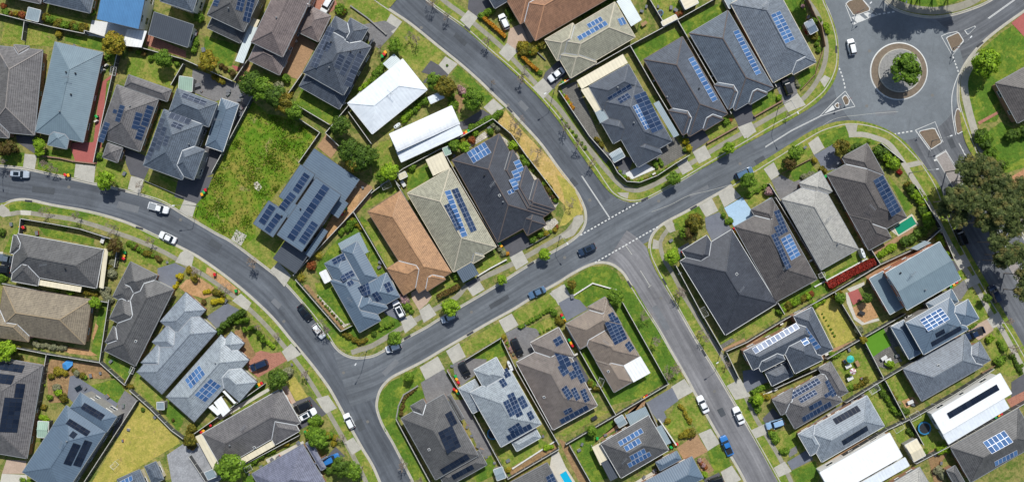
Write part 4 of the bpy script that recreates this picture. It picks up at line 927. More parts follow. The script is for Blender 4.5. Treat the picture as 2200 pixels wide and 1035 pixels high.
    for (vx, vy, *kk) in ant:
        p, pl = hit(*q(kk[0] if kk else o, vx, vy)); mb = MB(); hz = p[2]+1.6
        mb.tube((p[0], p[1], p[2]-0.1), (p[0], p[1], hz), 0.03, 0.025, 5); mb.tube((p[0]-.9, p[1]-.3, hz-.1), (p[0]+.9, p[1]+.3, hz-.1), 0.03, 0.03, 4)
        for k in range(7):
            t = -0.8+k*0.27; mb.tube((p[0]+t-.11, p[1]+t*.33+.38, hz-.07), (p[0]+t+.11, p[1]+t*.33-.38, hz-.07), 0.022, 0.022, 4)
        mb.build('antenna', M_vent, root)
    # --- patio and carport roofs
    for cv in covers:
        x0, y0, x1, y1, x2, y2, cm = cv[:7]; cz = cv[7] if len(cv) > 7 and cv[7] else 2.45; co = cv[8] if len(cv) > 8 else o
        a, b, c = [Vector((*loc(P(*q(co, X, Y), cz)), cz - zb)) for X, Y in ((x0, y0), (x1, y1), (x2, y2))]
        d = a + (c - b); cc = (a+c)/2; sh = lambda p, k: cc + (p-cc)*k
        mb = MB(); ln3 = (b-a).length; wd = (c-b).length; k4 = [a, b, c, d]
        if parea([(p.x, p.y) for p in k4]) < 0: k4 = [d, c, b, a]
        for p, up in ((k4[0], .12), (k4[1], .12), (k4[2], 0), (k4[3], 0)): p.z += up
        uv = [(0, 0), (ln3, 0), (ln3, wd), (0, wd)]
        t4 = [p + Vector((0, 0, 0.07)) for p in k4]
        mb.face(t4, 0, uv); mb.face(k4[::-1], 0)
        for i in range(4):
            j = (i+1) % 4; mb.face([k4[i], k4[j], t4[j], t4[i]], 0)
        pr = mb.build('patio_roof', cm, root)
        for p in k4:
            e = sh(p, 0.94); mb = MB(); mb.box(e.x-.05, e.y-.05, 0.0, e.x+.05, e.y+.05, p.z-0.005); mb.build('post', M_frame, pr)
    if garage:
        gx, gy = q(garage[2] if len(garage) > 2 else o, garage[0], garage[1]); gp = loc(P(gx, gy, 1)); best = None
        for k0, k1, nn, ln, rz_ in wsegs:
            if ln < 3: continue
            t = ((gp[0]-k0[0])*(k1[0]-k0[0]) + (gp[1]-k0[1])*(k1[1]-k0[1])) / ln**2
            hw = min(2.4, ln/2-.1)/ln; t = min(max(t, hw), 1-hw); pt = (k0[0]+(k1[0]-k0[0])*t, k0[1]+(k1[1]-k0[1])*t); dd_ = math.dist(pt, gp)
            if best is None or dd_ < best[0]: best = (dd_, pt, nn, ln)
        if best:
            mg = MB(); hw = min(2.4, best[3]/2-.1); mg.box(-hw, -0.06, 0.02, hw, 0.02, 2.15)
            for i in range(5): mg.box(-hw+.02, -0.085, 0.06+i*0.42, hw-.02, -0.06, 0.42+i*0.42)
            go = mg.build('garage_door', M_gd, root); go.location = (best[1][0], best[1][1], 0); go.rotation_euler = (0, 0, math.atan2(best[2][1], best[2][0]) + math.pi/2)
    cpx = (W2 + cen.x / S * (CAM_H/(CAM_H - 2)), H2 - cen.y / S * (CAM_H/(CAM_H - 2)))
    if cat == 'house':
        HOUSES.append((cpx, s)); reg(root, s, 'house', cpx, group, label or (('two storey' if z > 4 else 'single storey') + ' house with ' + s))
    else: reg(root, s, cat, cpx, group, label)
    return root

# roof finishes
RT = lambda n, c, **k: tile_roof(n, c, **k)
R_taupe = RT('taupe_tiles', '#656363'); R_taupe2 = RT('dark_taupe_tiles', '#575757'); R_mauve = RT('mauve_brown_tiles', '#756a67'); R_char = RT('charcoal_tiles', '#4d545e'); R_slate = RT('slate_tiles', '#56606b')
R_steel = metal_roof('steel_blue_metal', '#74868f', 0.5, amp=0.05); R_steeld = metal_roof('blue_grey_metal', '#5f7080', 0.6, amp=0.06); R_blue = metal_roof('bright_blue_metal', '#5080ac', 0.4, amp=0.07)
R_dkmetal = metal_roof('dark_metal', '#4a5058', 0.5, amp=0.1); R_white = metal_roof('white_metal', '#dce3e8', 0.9, 0.5, 0.012); R_white2 = metal_roof('bright_white_metal', '#eff2f3', 0.9, 0.5, 0.008)
R_terra = RT('terracotta_tiles', '#8f6b53', contrast=0.25); R_terra2 = RT('orange_tan_tiles', '#9d7958', contrast=0.22); R_beige = RT('beige_grey_tiles', '#93917f', contrast=0.3); R_beigeb = RT('beige_brown_tiles', '#7c7261', contrast=0.25)
R_black = RT('black_tiles', '#3c4048', contrast=0.25, weather=0.2); R_ltgrey = RT('light_grey_tiles', '#828b93', contrast=0.3); R_silver = RT('silver_grey_tiles', '#8e969b', contrast=0.3); R_brn = RT('dark_brown_tiles', '#575351', contrast=0.3); R_tan = RT('tan_brown_tiles', '#736b65', contrast=0.4)
R_violet = RT('violet_slate_tiles', '#696c7c', contrast=0.3); R_slatel = RT('weathered_slate_tiles', '#6b737c', contrast=0.3); R_greys = RT('soft_grey_tiles', '#989791', contrast=0.2, weather=0.1)
C_white = metal_roof('white_patio_sheet', '#e6e8e6', 0.8, 0.4, 0.03); C_cream = metal_roof('cream_patio_sheet', '#d6cdb2', 0.9, 0.5, 0.03); C_zinc = metal_roof('zinc_patio_sheet', '#8b9aa0', 0.4, 0.4, 0.08); C_green = metal_roof('pale_green_sheet', '#9bb5a3', 0.5, 0.5, 0.08)
C_rib = metal_roof('ribbed_white_sheet', '#c9d3d2', 0.4, 0.4, 0.12); C_corr = metal_roof('corrugated_steel', '#566370', 0.5, 0.4, 0.16)
# ---- top left
house('plain taupe tiled roof at the left edge', R_taupe, T00, (365,430,295,1156,-110,1110), [(120,383,230,600),(-200,900,75,1181)], valley='g', ridge=plain('taupe_ridge','#8b8580',.8), ant=[(80,560)], garage=(200,1190))
house('plain steel blue metal roof beside a red drive', R_steel, T00, (470,360,880,450,760,1228), [(440,1090,570,1275)], pitch=0.3, valley='g', vents=[(570,620),(650,630),(612,810),(515,955)], ant=[(590,670)], wall='brown', garage=(700,1230))
house('taupe roof and scattered small solar arrays', R_taupe, T00, (1000,725,1355,850,1205,1300), [(1100,640,1430,870),(920,1220,1005,1391)], vents=[(1115,910)], garage=(1130,1290),
      solar=[(1,5,900,245,945,262,885,430,'navy',A0),(1,4,1030,100,1072,112,1020,250,'navy',A0),(1,1,975,137,1008,147,998,180,'navy',A0),(1,4,1162,160,1222,178,1185,318,'navy',A0),(1,5,1258,100,1318,120,1268,292,'navy',A0),(1,4,1192,275,1250,295,1212,408,'navy',A0)])
house('slate roof and long solar strips on its left slope', R_slate, None, (352,235,436,266,393,387), [(381,190,448,273),(385,302,416,386.5)], z=5.0, wall='grey', garage=(400,387), vents=[(407,310)],
      solar=[(1,7,1375,210,1412,222,1290,500,'grey',A0),(1,5,1395,285,1430,297,1370,495,'grey',A0),(1,3,1418,360,1455,372,1425,455,'grey',A0),(1,3,1280,470,1320,490,1290,580,'grey',A0),(4,1,1465,165,1640,230,1620,275,'grey',A0),(2,2,1485,243,1572,278,1552,320,'grey',A0),(4,2,-20,0,180,75,160,110,'grey',A4)])
house('narrow steel blue gable roof beside the vacant lot', R_steeld, A4, (300,45,450,95,300,497), z=2.8, pitch=0.36, valley='g', gut='w', ant=[(290,235)], wall='grey')
house('dark grey tiled roof cut by the top edge', R_slate, T00, (770,115,370,20,440,-300), ridge=None)
house('brown tiled roof at the top left corner', R_taupe, T00, (345,35,0,-40,40,-250))
house('bright blue metal roof and white terrace', R_blue, T00, (828,165,1185,250,1260,-120), z=5.2, kind='sS', pitch=0.06, wall='white', gut='d', covers=[(1090,250,1258,268,1212,410,C_white,2.6)])
house('dark metal roof behind the blue roofed house', R_slate, None, (344,3,414,26,440,-60), [(334,28,403,102,dict(z=2.9,k='sS',p=0.12,m=R_dkmetal))], z=5.4, wall='white', gut='g')
house('taupe upper roof with dark lower roof by the ribbed patio', R_taupe2, T40, (180,130,490,275,640,-80), [(180,240,542,203,dict(z=2.9))], z=5.2, wall='grey', vents=[(365,75)],
      solar=[(1,5,225,50,270,62,320,-60,'navy'),(2,4,455,-60,515,-40,455,95,'navy'),(2,6,540,-70,600,-50,500,185,'navy')], covers=[(420,525,490,545,610,235,C_rib,2.5),(530,215,600,240,630,175,C_cream,2.4)])
house('large mauve brown roofs around a tan paved court', R_mauve, T40, (555,360,825,490,1080,-80), [(530,515,895,442,dict(z=2.9)),(1065,55,1130,360,dict(z=2.7)),(850,-60,1050,60)], z=5.2, wall='brick', vents=[(775,155)], garage=(1220,80))
house('charcoal two level roof and three solar arrays', R_char, T40, (1235,205,1000,620,1340,825), [(1275,140,1400,420),(1405,155,1430,470),(965,740,1430,725,dict(z=2.9)),(1470,565,1600,330,dict(z=2.9))], z=5.2, wall='dark', vents=[(1225,580),(1240,365),(1408,445),(1490,445)], ant=[(1340,410)],
      solar=[(2,9,1215,228,1272,245,1085,575,'grey'),(1,3,1205,358,1250,378,1210,448,'grey'),(1,4,1310,460,1360,485,1300,590,'grey'),(1,6,1395,450,1440,475,1340,645,'grey'),(1,8,1465,452,1522,480,1385,738,'grey')])
house('wide white metal hip roof', R_white, None, (865,127,918,193,806,296), pitch=0.24, z=3.0, valley='g', gut='w', wall='white', covers=[(185,462,240,515,145,600,C_rib,2.6,T80)], ant=[(160,800,T80)], ridge=R_white)
house('curved white metal roof over a lower pale skillion', R_white2, A8, (145,350,215,505,725,215), [(205,495,775,352,dict(z=3.0,k='sS',p=0.05,m=R_white)),(475,38,615,40,dict(z=3.0,k='sS',p=0.03,m=R_white))], z=4.0, kind='v', pitch=0.10, gut='w', wall='white')
# ---- beside the vacant lot
house('steel grey flat roofs and long navy solar strips', R_steeld, None, (680,382,596,504,648,541), [(676,320,735,440,dict(z=3.0,k='sN',p=.03)),(646,354,630,443,dict(z=5.0,k='sE',p=.03)),(578,431,586,509,dict(z=5.0,k='sE',p=.03)),(615,425,619,468,dict(z=5.0,k='sE',p=.03)),(748,437,700,450,dict(z=3.0,k='sN',p=.03)),(704,497,655,545,dict(z=3.1,k='sN',p=.03)),
      (616,514,635,587,dict(z=2.7,k='sN',p=.04,m=R_dkmetal))], z=5.6, kind='sN', pitch=0.04, gut='d', wall='grey', garage=(650,575),
      solar=[(1,4,715,150,768,185,665,330,'navy',B4),(1,4,775,225,822,260,718,405,'navy',B4),(1,5,1010,675,1062,710,955,857,'navy',A4),(1,5,890,840,942,880,838,1020,'navy',A4),(1,12,1172,-20,1228,18,905,462,'navy',B4),(1,6,1076,292,1132,330,1010,498,'navy',B4)], vents=[(980,195,B4),(820,255,B4)])
house('steel blue hips and small solar blocks beside the bend', R_steeld, None, (710,603,772,714,818,688), [(733,537,812,597),(697,566,774,603),(859,637,765,622),(833,662,739,648)], z=2.7, wall='grey', gut='g', valley='g',
      covers=[(1298,490,1480,392,1562,560,C_zinc,2.5,B4)], ant=[(1410,965,B4)],
      solar=[(3,2,1245,630,1348,572,1370,615,'navy',B4),(3,2,1315,770,1418,715,1440,762,'navy',B4),(2,1,1370,822,1415,795,1435,832,'navy',B4),(2,5,1485,755,1540,735,1640,900,'navy',B4),(2,4,1455,870,1508,842,1568,945,'navy',B4),(2,2,92,838,145,812,185,885,'navy',B8),(2,2,-8,920,40,893,72,970,'navy',B8)])
house('plain orange tan tiled roof', R_terra2, None, (790,454,860,410,960,591), [(867,634,905,530),(918,625,935,565)], wall='brick', gut='b', garage=(890,620))
house('beige grey tiled roof and a steel carport', R_beige, None, (875,415,967,361,1065,531), [(1016,566,1025,525)], wall='brick', gut='c', ridge=plain('cream_ridge','#b8b09c',.8), valley='g',
      covers=[(975,572,1009,553,1029,588,C_corr,2.5),(455,570,600,500,665,640,C_cream,2.5,A8)], solar=[(1,10,615,45,665,30,877,402,'blue',B8),(2,9,675,32,727,12,925,362,'navy',B8),(2,7,610,165,655,145,775,357,'navy',B8)])
house('black tiled roof of many stepped hips', R_black, None, (971,344,1073,287,1173,463), [(1102,322,1120,492),(1130,356,1124,488),(1156.6,383.4,1131,484),(1133,506,1150,440)], wall='brick', gut='b', valley='d', ridge=plain('brown_ridge','#5c5350',.8),
      solar=[(5,2,808,512,960,420,1012,515,'blue',A8),(1,3,1203,590,1255,567,1305,658,'blue',A8),(1,3,1185,672,1237,650,1285,738,'blue',A8),(1,3,1165,745,1217,722,1267,812,'blue',A8),(2,1,1150,840,1205,815,1212,850,'blue',A8)], vents=[(958,703,A8),(1117,930,A8)], sky=[(1087,875,A8)], ant=[(1030,780,A8)], garage=(1120,500))
# ---- top right block
house('large terracotta tiled roof', R_terra, None, (1150,88,1340,-22,1290,-110), [(1118,52,1160,-60)], wall='brick', gut='b', ridge=plain('terracotta_ridge','#b98a68',.8), garage=(1140,80))
house('dark roof cut by the top edge beside the street', R_char, None, (1063,19,1095,0,1075,-40))
house('weathered beige roof beside the terracotta roof', R_beige, None, (1321,5,1365,80,1230,158), [(1226,168,1252,84),(1197,131,1231,50)], gut='c', ridge=plain('cream_ridge','#b8b09c',.8), valley='g',
      covers=[(495,15,620,230,712,172,C_rib,2.8,T120)], solar=[(4,1,238,212,360,145,383,182,'blue',T120),(7,1,155,318,400,180,425,215,'blue',T120),(2,1,500,165,552,148,575,210,'blue',T120)], wall='brick')
house('charcoal roof with cream patio covers on the corner', R_char, None, (1287,216,1368,170,1447,302), [(1265,186,1379,189),(1370,360,1393,278),(1292,264,1362,284)], gut='g', wall='brick', valley='d', vents=[(643,255,A12),(505,750,T120)], garage=(1420,320),
      covers=[(155,690,550,465,592,540,C_cream,2.4,T120),(262,745,190,770,345,1010,C_cream,2.4,T120),(300,145,375,100,430,215,C_zinc,2.4,A12),(810,90,857,67,1030,360,C_zinc,2.5,A12)],
      solar=[(5,2,415,835,610,715,640,758,'navy',T120),(3,2,500,850,592,795,622,835,'navy',T120),(2,9,640,25,740,-15,905,300,'navy',A12),(2,6,630,115,672,95,780,300,'blue',A12)])
house('charcoal roof and a single pale blue solar strip, left of two', R_char, None, (1383,128,1466,79,1563,245), [(1436,238,1514,263),(1513,281,1535,225)], wall='brick', gut='b', vents=[(925,830,T120),(1200,760,T120)], garage=(1480,300),
      solar=[(1,11,1105,508,1150,486,1355,856,'blue',T120)], ridge=plain('brown_ridge','#5c5350',.8))
house('charcoal roof whose solar strip faces the pale slate roof', R_slate, None, (1481,72,1564,23,1660,190), [(1534,183,1612,208),(1611,225,1630,170)], wall='brick', gut='g', garage=(1590,240), ridge=plain('brown_ridge','#5c5350',.8), solar=[(1,12,1574,69,1586,64,1635,158,'blue',None)])
house('weathered slate roof nearest the roundabout', R_slatel, None, (1661,178,1752,129,1660,-40), [(1704,161,1735,100)], wall='brick', gut='c', garage=(1680,185), solar=[(2,8,218,130,300,95,432,340,'blue',T160)], ant=[(155,50,T160)])
house('brown tiled roof at the right edge above the hedge', R_brn, None, (2139,179,2186,265,2290,205), wall='brick', gut='g')
# ---- lower left
house('taupe roof ringed by cream patio slabs', R_taupe2, B0, (150,405,885,540,830,872), [(95,808,370,600),(115,415,230,600)], wall='brick', gut='w', ridge=None, ant=[(400,670)], vents=[(562,705)],
      covers=[(890,530,928,540,888,875,C_cream,2.3),(345,800,700,860,692,905,C_cream,2.3)])
house('beige brown tiled roof without panels', R_beigeb, C0, (30,55,785,170,745,558), [(245,532,-60,250)], wall='brick', gut='b', ridge=plain('beige_ridge','#98876c',.8))
house('long taupe roof with three stepped hips', R_taupe2, None, (373,622,291,786,225,751), [(280,562,311,644),(242,637,300,610),(235,684,324,664),(226,735,306,732)], wall='brick', gut='g', sky=[(1162,528,C0)], garage=(350,600))
house('light grey tiled roof without panels, lower left', R_ltgrey, None, (466,712,348,846,296,796), [(344,690,442,665),(327,734,413,737),(303,778,389,781)], wall='brick', gut='d', valley='g', garage=(462,690))
house('light grey roof behind the brick paved drive', R_silver, None, (475,719,357,852,416,907), [(552,820,456,811),(497,712,500,765)], wall='brick', gut='d', valley='w', garage=(545,790), vents=[(253,713,C4)],
      covers=[(190,395,225,370,305,440,C_white,2.4,D4),(237,355,300,300,380,420,C_white,2.4,D4),(310,260,328,250,430,355,C_white,2.4,D4)], solar=[(5,2,-10,857,115,730,172,805,'blue',C4),(4,3,68,985,208,842,300,908,'blue',C4)])
house('taupe roof behind two parked cars', R_taupe, None, (434,931,604,834,646,907), [(591,955,606,860)], wall='brick', gut='w', ridge=None, ant=[(505,555,D4)], vents=[(375,718,D4)], sky=[(583,737,D4)], garage=(640,895),
      covers=[(435,850,735,680,762,722,C_cream,2.4,D4),(78,645,142,615,300,905,C_cream,2.4,D4)])
house('violet slate roof at the bottom edge', R_violet, None, (541,1017,650,953,700,1040), [(666,946,690,1010),(703,981,650,1010)], wall='brick', gut='g')
house('dark taupe roof and black panels in the lower left corner', R_taupe, None, (92,784,58,984,-60,965), wall='brick', gut='g', solar=[(6,2,-30,700,215,735,200,800,'black',C0),(3,2,-30,800,130,820,100,900,'black',C0),(2,3,140,190,218,195,208,315,'black',D0),(3,8,40,310,195,318,165,610,'black',D0)])
house('blue grey three level roof with black solar grids', R_steeld, D0, (905,605,530,1171,192,947), [(600,400,1000,475),(450,555,900,605)], z=5.0, pitch=0.34, wall='grey', gut='g', valley='g', vents=[(575,685)], ant=[(550,700)],
      solar=[(5,2,725,355,900,460,868,508,'black'),(5,2,597,490,775,600,735,642,'black'),(2,1,625,595,665,622,630,665,'black'),(2,5,628,697,692,717,590,888,'black'),(2,6,725,672,790,692,660,896,'black')])
house('small dark slate roofs beside the gravel yard', R_slate, D0, (1000,1010,1195,925,1290,1130), [(1235,900,1400,1010)], wall='cream', gut='g', solar=[(4,1,1005,1040,1130,975,1145,1015,'blue')])
# ---- block below the diagonal street
house('dark taupe corner roof covered in black panels', R_taupe2, D8, (245,490,540,1015,905,805), [(325,385,520,480),(640,300,785,490,dict(z=2.9)),(560,960,980,885,dict(z=2.7))], z=4.0, wall='brick', gut='g', valley='w', garage=(600,300), sky=[(485,755)],
      solar=[(2,3,617,455,672,422,728,530,'black'),(3,6,560,610,680,548,775,720,'black'),(6,2,575,925,805,790,830,835,'black'),(6,1,672,975,850,880,877,915,'black')])
house('light grey tiled roof with navy solar blocks and blue pool', R_silver, D8, (835,270,1100,735,1445,540), [(865,78,1159,142),(735,235,1000,370,dict(z=2.7)),(1235,772,1395,572,dict(z=2.7))], z=4.2, wall='brick', gut='w', valley='w', garage=(800,180),
      solar=[(2,2,1105,85,1150,57,1192,120),(2,2,1080,170,1122,142,1163,200),(2,6,1150,290,1205,262,1310,445),(2,4,1115,350,1160,325,1230,450),(2,3,1235,320,1285,290,1342,378),(2,2,1315,445,1355,420,1395,480),(3,2,1155,578,1250,520,1280,568),(6,1,1140,640,1345,530,1368,572)])
house('brown tiled roof with many navy solar groups', R_tan, None, (1109,778,1188,923,1285,873), [(1139,736,1234,765)], wall='brick', gut='w', valley='w', sky=[(1468,308,D8)], garage=(1140,760),
      solar=[(2,2,1187,730,1203,720,1211,735,'navy',None),(2,5,1186,748,1207,737,1230,782,'navy',None),(2,3,1197,788,1211,778,1222,800,'navy',None),(2,5,105,715,150,690,245,860,'navy',C12),(2,2,82,800,130,772,158,830,'navy',C12),(2,4,20,240,65,205,120,305,'navy',D12),(2,4,100,245,140,220,198,310,'navy',D12),(2,4,180,255,225,232,280,328,'navy',D12),(6,1,5,500,240,372,258,410,'navy',D12),(2,2,38,425,105,390,125,425,'navy',D12)])
house('tan brown roof and a white patio roof', RT('sandy_brown_tiles','#82766a',contrast=.35), C12, (60,380,185,595,544,393), [(209,503,690,655),(317,694,631,874),(249,235,492,308)], wall='brick', gut='g', valley='w', sky=[(425,785)], ant=[(400,530)], garage=(140,310),
      covers=[(555,735,700,655,785,797,C_white,2.7)], solar=[(3,7,392,372,502,316,598,500,'navy'),(2,2,420,300,465,275,497,322,'navy'),(2,3,562,558,602,522,643,592,'navy')])
house('dark grey roof with two paired blue solar arrays', R_taupe2, D12, (360,705,770,465,935,765), [], wall='brick', gut='w', z=3.6, ant=[(555,840)],
      covers=[(570,462,742,388,785,475,C_zinc,2.4),(835,565,880,545,962,697,C_zinc,2.4),(285,735,357,697,430,850,C_cream,2.4),(362,870,430,835,510,990,R_dkmetal,2.6)],
      solar=[(6,1,505,690,705,572,728,612,'blue'),(4,1,555,732,685,655,707,702,'blue'),(4,1,602,812,730,742,750,782,'blue'),(6,1,585,875,775,770,795,805,'blue')])
house('steel grey roof at the bottom edge beside the flower bed', R_steeld, D12, (700,1050,1140,815,1240,1000), [(830,865,1050,840)], wall='brick', gut='g', valley='g')
house('dark brown roof at the bottom edge beside the pool', R_taupe2, D8, (1100,1080,1495,868,1620,1100), wall='brick', gut='g', solar=[(2,4,1480,990,1540,955,1610,1060,'navy')])
# ---- right block
house('huge black tiled roof beside the corner', R_black, None, (1461,561,1572,493,1665,654), [(1465,538,1550,556)], wall='cream', gut='w', valley='g', garage=(1530,490), sky=[(1523,750,B12)], ant=[(1550,880,B12)])
house('dark brown roof with navy and bright blue panels', R_brn, None, (1578,487,1666,438,1760,597), [(1614,450,1687,477)], wall='brick', gut='g', valley='w', garage=(1600,450), ant=[(330,690,B16)],
      solar=[(2,6,245,217,292,198,388,380,'navy',B16),(2,3,248,350,290,330,335,408,'navy',B16),(2,9,222,418,265,397,420,680,'navy',B16),(2,6,303,452,385,405,485,582,'blue',B16)])
house('soft grey tiled roof without panels between two brown roofs', R_greys, None, (1679,428,1759,383,1851,531), [(1717,393,1788,411)], wall='brick', gut='g', valley='g', garage=(1700,400), vents=[(793,493,B16)], ant=[(700,280,B16)])
house('dark brown corner roof beside the green pool', R_brn, None, (1777,375,1856,518,1948,467), [(1825,462,1915,511),(1809,338,1900,375)], wall='brick', gut='g', valley='w', garage=(1800,365), ant=[(1070,182,B16)], solar=[(2,9,1095,750,1178,700,1345,1000,'navy',A16)])
house('steel blue gable roof and orange brick walls', R_steel, B18, (410,740,870,475,1040,800), [(270,790,560,1030,dict(z=2.9,k='sW',p=.05))], z=5.6, kind='gx', pitch=0.14, wall='red', gut='w', vents=[(532,740),(745,885)], ant=[(620,748)], covers=[(620,530,742,465,797,482,C_zinc,2.4)])
house('steel blue two storey roof with a pale solar grid', R_steeld, C18, (580,370,960,155,1110,430), [(1115,170,1034,433),(755,205,1035,190,dict(z=2.8)),(455,407,720,622,dict(z=2.8))], z=5.0, pitch=0.34, wall='grey', gut='w', valley='w',
      solar=[(4,4,695,345,880,240,948,345,'blue'),(7,1,795,535,1045,395,1062,430,'black'),(2,2,832,460,905,420,918,455,'black')], ant=[(945,410)])
house('plain grey tiled roof beside the avenue', R_slatel, C18, (560,765,1085,465,1250,735), [(1215,530,1149,779)], wall='brick', gut='g', sky=[(860,735)])
house('white metal roof with one long black solar strip', R_white2, D18, (800,455,1385,105,1490,275), [(893,618,1465,400,dict(z=3.1,k='sS',p=.04,m=R_white))], z=3.8, kind='sS', pitch=0.03, gut='w', wall='white', solar=[(11,1,930,445,1355,197,1385,243,'black')])
house('dark grey roof and blue panels at the lower right', R_taupe2, D18, (965,740,1545,405,1720,700), [(930,935,1100,1060,dict(z=2.7))], wall='brick', gut='g', solar=[(5,2,1237,693,1420,592,1500,692,'blue'),(6,1,1335,858,1530,757,1542,795,'blue')])
house('charcoal two storey roof with a row of pale panels', R_char, C16, (70,775,-10,615,590,450), [(575,235,600,675),(430,805,540,426),(140,790,290,575),(175,795,415,820,dict(z=2.9))], z=5.0, wall='brick', gut='w', valley='w',
      solar=[(10,1,60,592,437,372,472,415,'pale'),(1,6,483,430,527,405,628,592,'blue'),(1,2,470,512,517,487,547,548,'blue')], garage=(150,830))
house('taupe roof with five dark solar groups', R_taupe, D16, (281,325,428,580,835,345), [(735,5,781,325),(235,330,486,364)], wall='brick', gut='g', valley='w', solar=[(8,2,368,287,622,143,648,190,'navy'),(5,2,455,322,597,242,622,283,'navy'),(2,5,682,175,725,147,800,275,'navy'),(2,1,675,287,727,257,742,287,'navy'),(8,1,485,480,728,340,745,380,'navy'),(3,1,545,385,650,328,667,365,'navy')])
house('light grey roof with two black solar strips', R_ltgrey, D16, (1045,295,1195,555,660,868), [(455,625,701,731)], wall='brick', gut='w', valley='w', solar=[(7,1,750,495,960,378,992,427,'black'),(7,1,828,680,1040,550,1058,588,'black')])
house('bare white metal roof at the bottom edge', R_white2, D16, (640,950,1235,612,1365,805), [(830,1130,1408,893,dict(z=3.1,k='sS',p=.04,m=R_white))], z=3.8, kind='sS', pitch=0.03, gut='w', wall='white')
house('plain grey brown roof at the bottom edge by the white roof', R_greys, D16, (1250,1050,1495,905,1600,1090), wall='brick', gut='g')
# ---- sheds and free-standing covers
def shed(s, mat, o, pts, z=2.2, kind='gx', wall='grey', label=None, pitch=0.15): return house(s, mat, o, pts, z=z, kind=kind, pitch=pitch, wall=wall, cat='shed', name='shed', wl=False, overhang=0.08, gut='w', label=label)
shed('pale grey metal shed', C_zinc, T00, (245,65,350,92,322,188), kind='sS', pitch=0.04)
shed('small pale metal garden shed', C_zinc, A12, (435,522,527,470,572,540))
shed('small pale blue garden shed', C_zinc, D8, (1035,930,1110,903,1155,990))
shed('small pale blue garden shed', C_zinc, D12, (478,500,545,460,587,530))
shed('tiny pale blue shed on the fence corner', C_zinc, D0, (1345,350,1405,352,1330,412), kind='sS')
shed('white garden shed', C_white, B4, (1140,740,1195,712,1240,802), kind='sS', wall='white', pitch=.03)
shed('green and white roofed shed', C_green, D0, (325,515,415,520,395,655), wall='dark')
shed('pale green roofed shed', C_green, T40, (-50,655,65,672,20,780), kind='sS')
shed('cream roofed shed', C_cream, D16, (1370,720,1470,665,1548,805), wall='grey', pitch=.2)
shed('cream striped metal shed', C_cream, T120, (1035,-20,1085,82,1192,20), kind='sS', pitch=.04)
shed('teal grey metal shed', C_zinc, T120, (1410,-20,1460,75,1545,25), pitch=.1)
shed('cream awning shed', C_cream, T120, (878,190,1000,127,1020,160), kind='sS', pitch=.04)
shed('white metal shed beside the hedge', C_zinc, D4, (160,950,235,920,262,985), kind='sS')
shed('small green shed', C_green, A8, (600,475,650,455,678,515), kind='sS')
shed('blue roofed solar shed', R_steeld, T160, (510,200,575,165,620,265), pitch=.1)
shed('small cream awning', C_cream, A8, (218,700,280,670,292,715), kind='sS', wall='cream')
# ================================================================ fences
M_fd = plain('dark_fence_steel', '#4a4c4e', 0.6, var=0.08); M_ft = plain('pale_fence_rail', '#bcbbb4', 0.5, var=0.05); M_fw = plain('timber_fence', '#8a6f55', 0.85, var=0.2, nscale=4)
M_fb = plain('fence_brick', '#8e7160', 0.9, var=0.25, nscale=5); M_fwh = plain('white_wall_render', '#d4d3cc', 0.8, var=0.06); M_fg = plain('grey_block', '#8c8b86', 0.9, var=0.1)
M_fdt = plain('charcoal_fence_rail', '#66686a', 0.5, var=0.05)
_post = {}
def fence(pts, look='dark steel fence', kind='d', h=1.7, o=None, cat='fence', name='fence'):
    pm, rm = {'d': (M_fd, M_ft), 'k': (M_fd, M_fdt), 't': (M_fw, M_fw), 'b': (M_fb, M_fb), 'w': (M_fwh, M_fwh), 'g': (M_fg, M_fg)}[kind]
    pp = [q(o, *p) for p in pts]; w = [P(x, y) for x, y in pp]; c = w[len(w)//2] if len(w) > 2 else (w[0]+w[1])/2
    root = empty(name, (c.x, c.y, 0.13)); mb = MB(); rb = MB(); th = 0.05 if kind in 'dkt' else 0.2
    pk = (kind, h)
    if pk not in _post:
        m2 = MB(); e = 0.05 if kind in 'dkt' else 0.17; m2.box(-e, -e, 0, e, e, h + (0.06 if kind in 'dkt' else 0.12)); oo = m2.build('post', rm if kind in 'dk' else pm); _post[pk] = oo.data; bpy.data.objects.remove(oo)
    for a, b in zip(w, w[1:]):
        la, lb = a - c, b - c; d = (lb - la); L = d.length; d.normalize(); la = la - d*0.02; lb = lb + d*0.02
        mb.obox((la.x, la.y, 0), (lb.x, lb.y, 0), th, h)
        rb.obox((la.x, la.y, h), (lb.x, lb.y, h), th + 0.10, 0.06)
        n = max(1, round(L / 2.6))
        for i in range(n + (1 if b is w[-1] else 0)):
            po = link('post', _post[pk], root); t = i/n; po.location = (la.x+(lb.x-la.x)*t, la.y+(lb.y-la.y)*t, 0); po.rotation_euler = (0, 0, math.atan2(d.y, d.x))
    mb.build('panel', pm, root); rb.build('top_rail', rm, root)
    m = len(pp)//2; mid = pp[m] if len(pp) > 2 else ((pp[0][0]+pp[1][0])/2, (pp[0][1]+pp[1][1])/2)
    reg(root, look, cat, mid, 'garden fences')
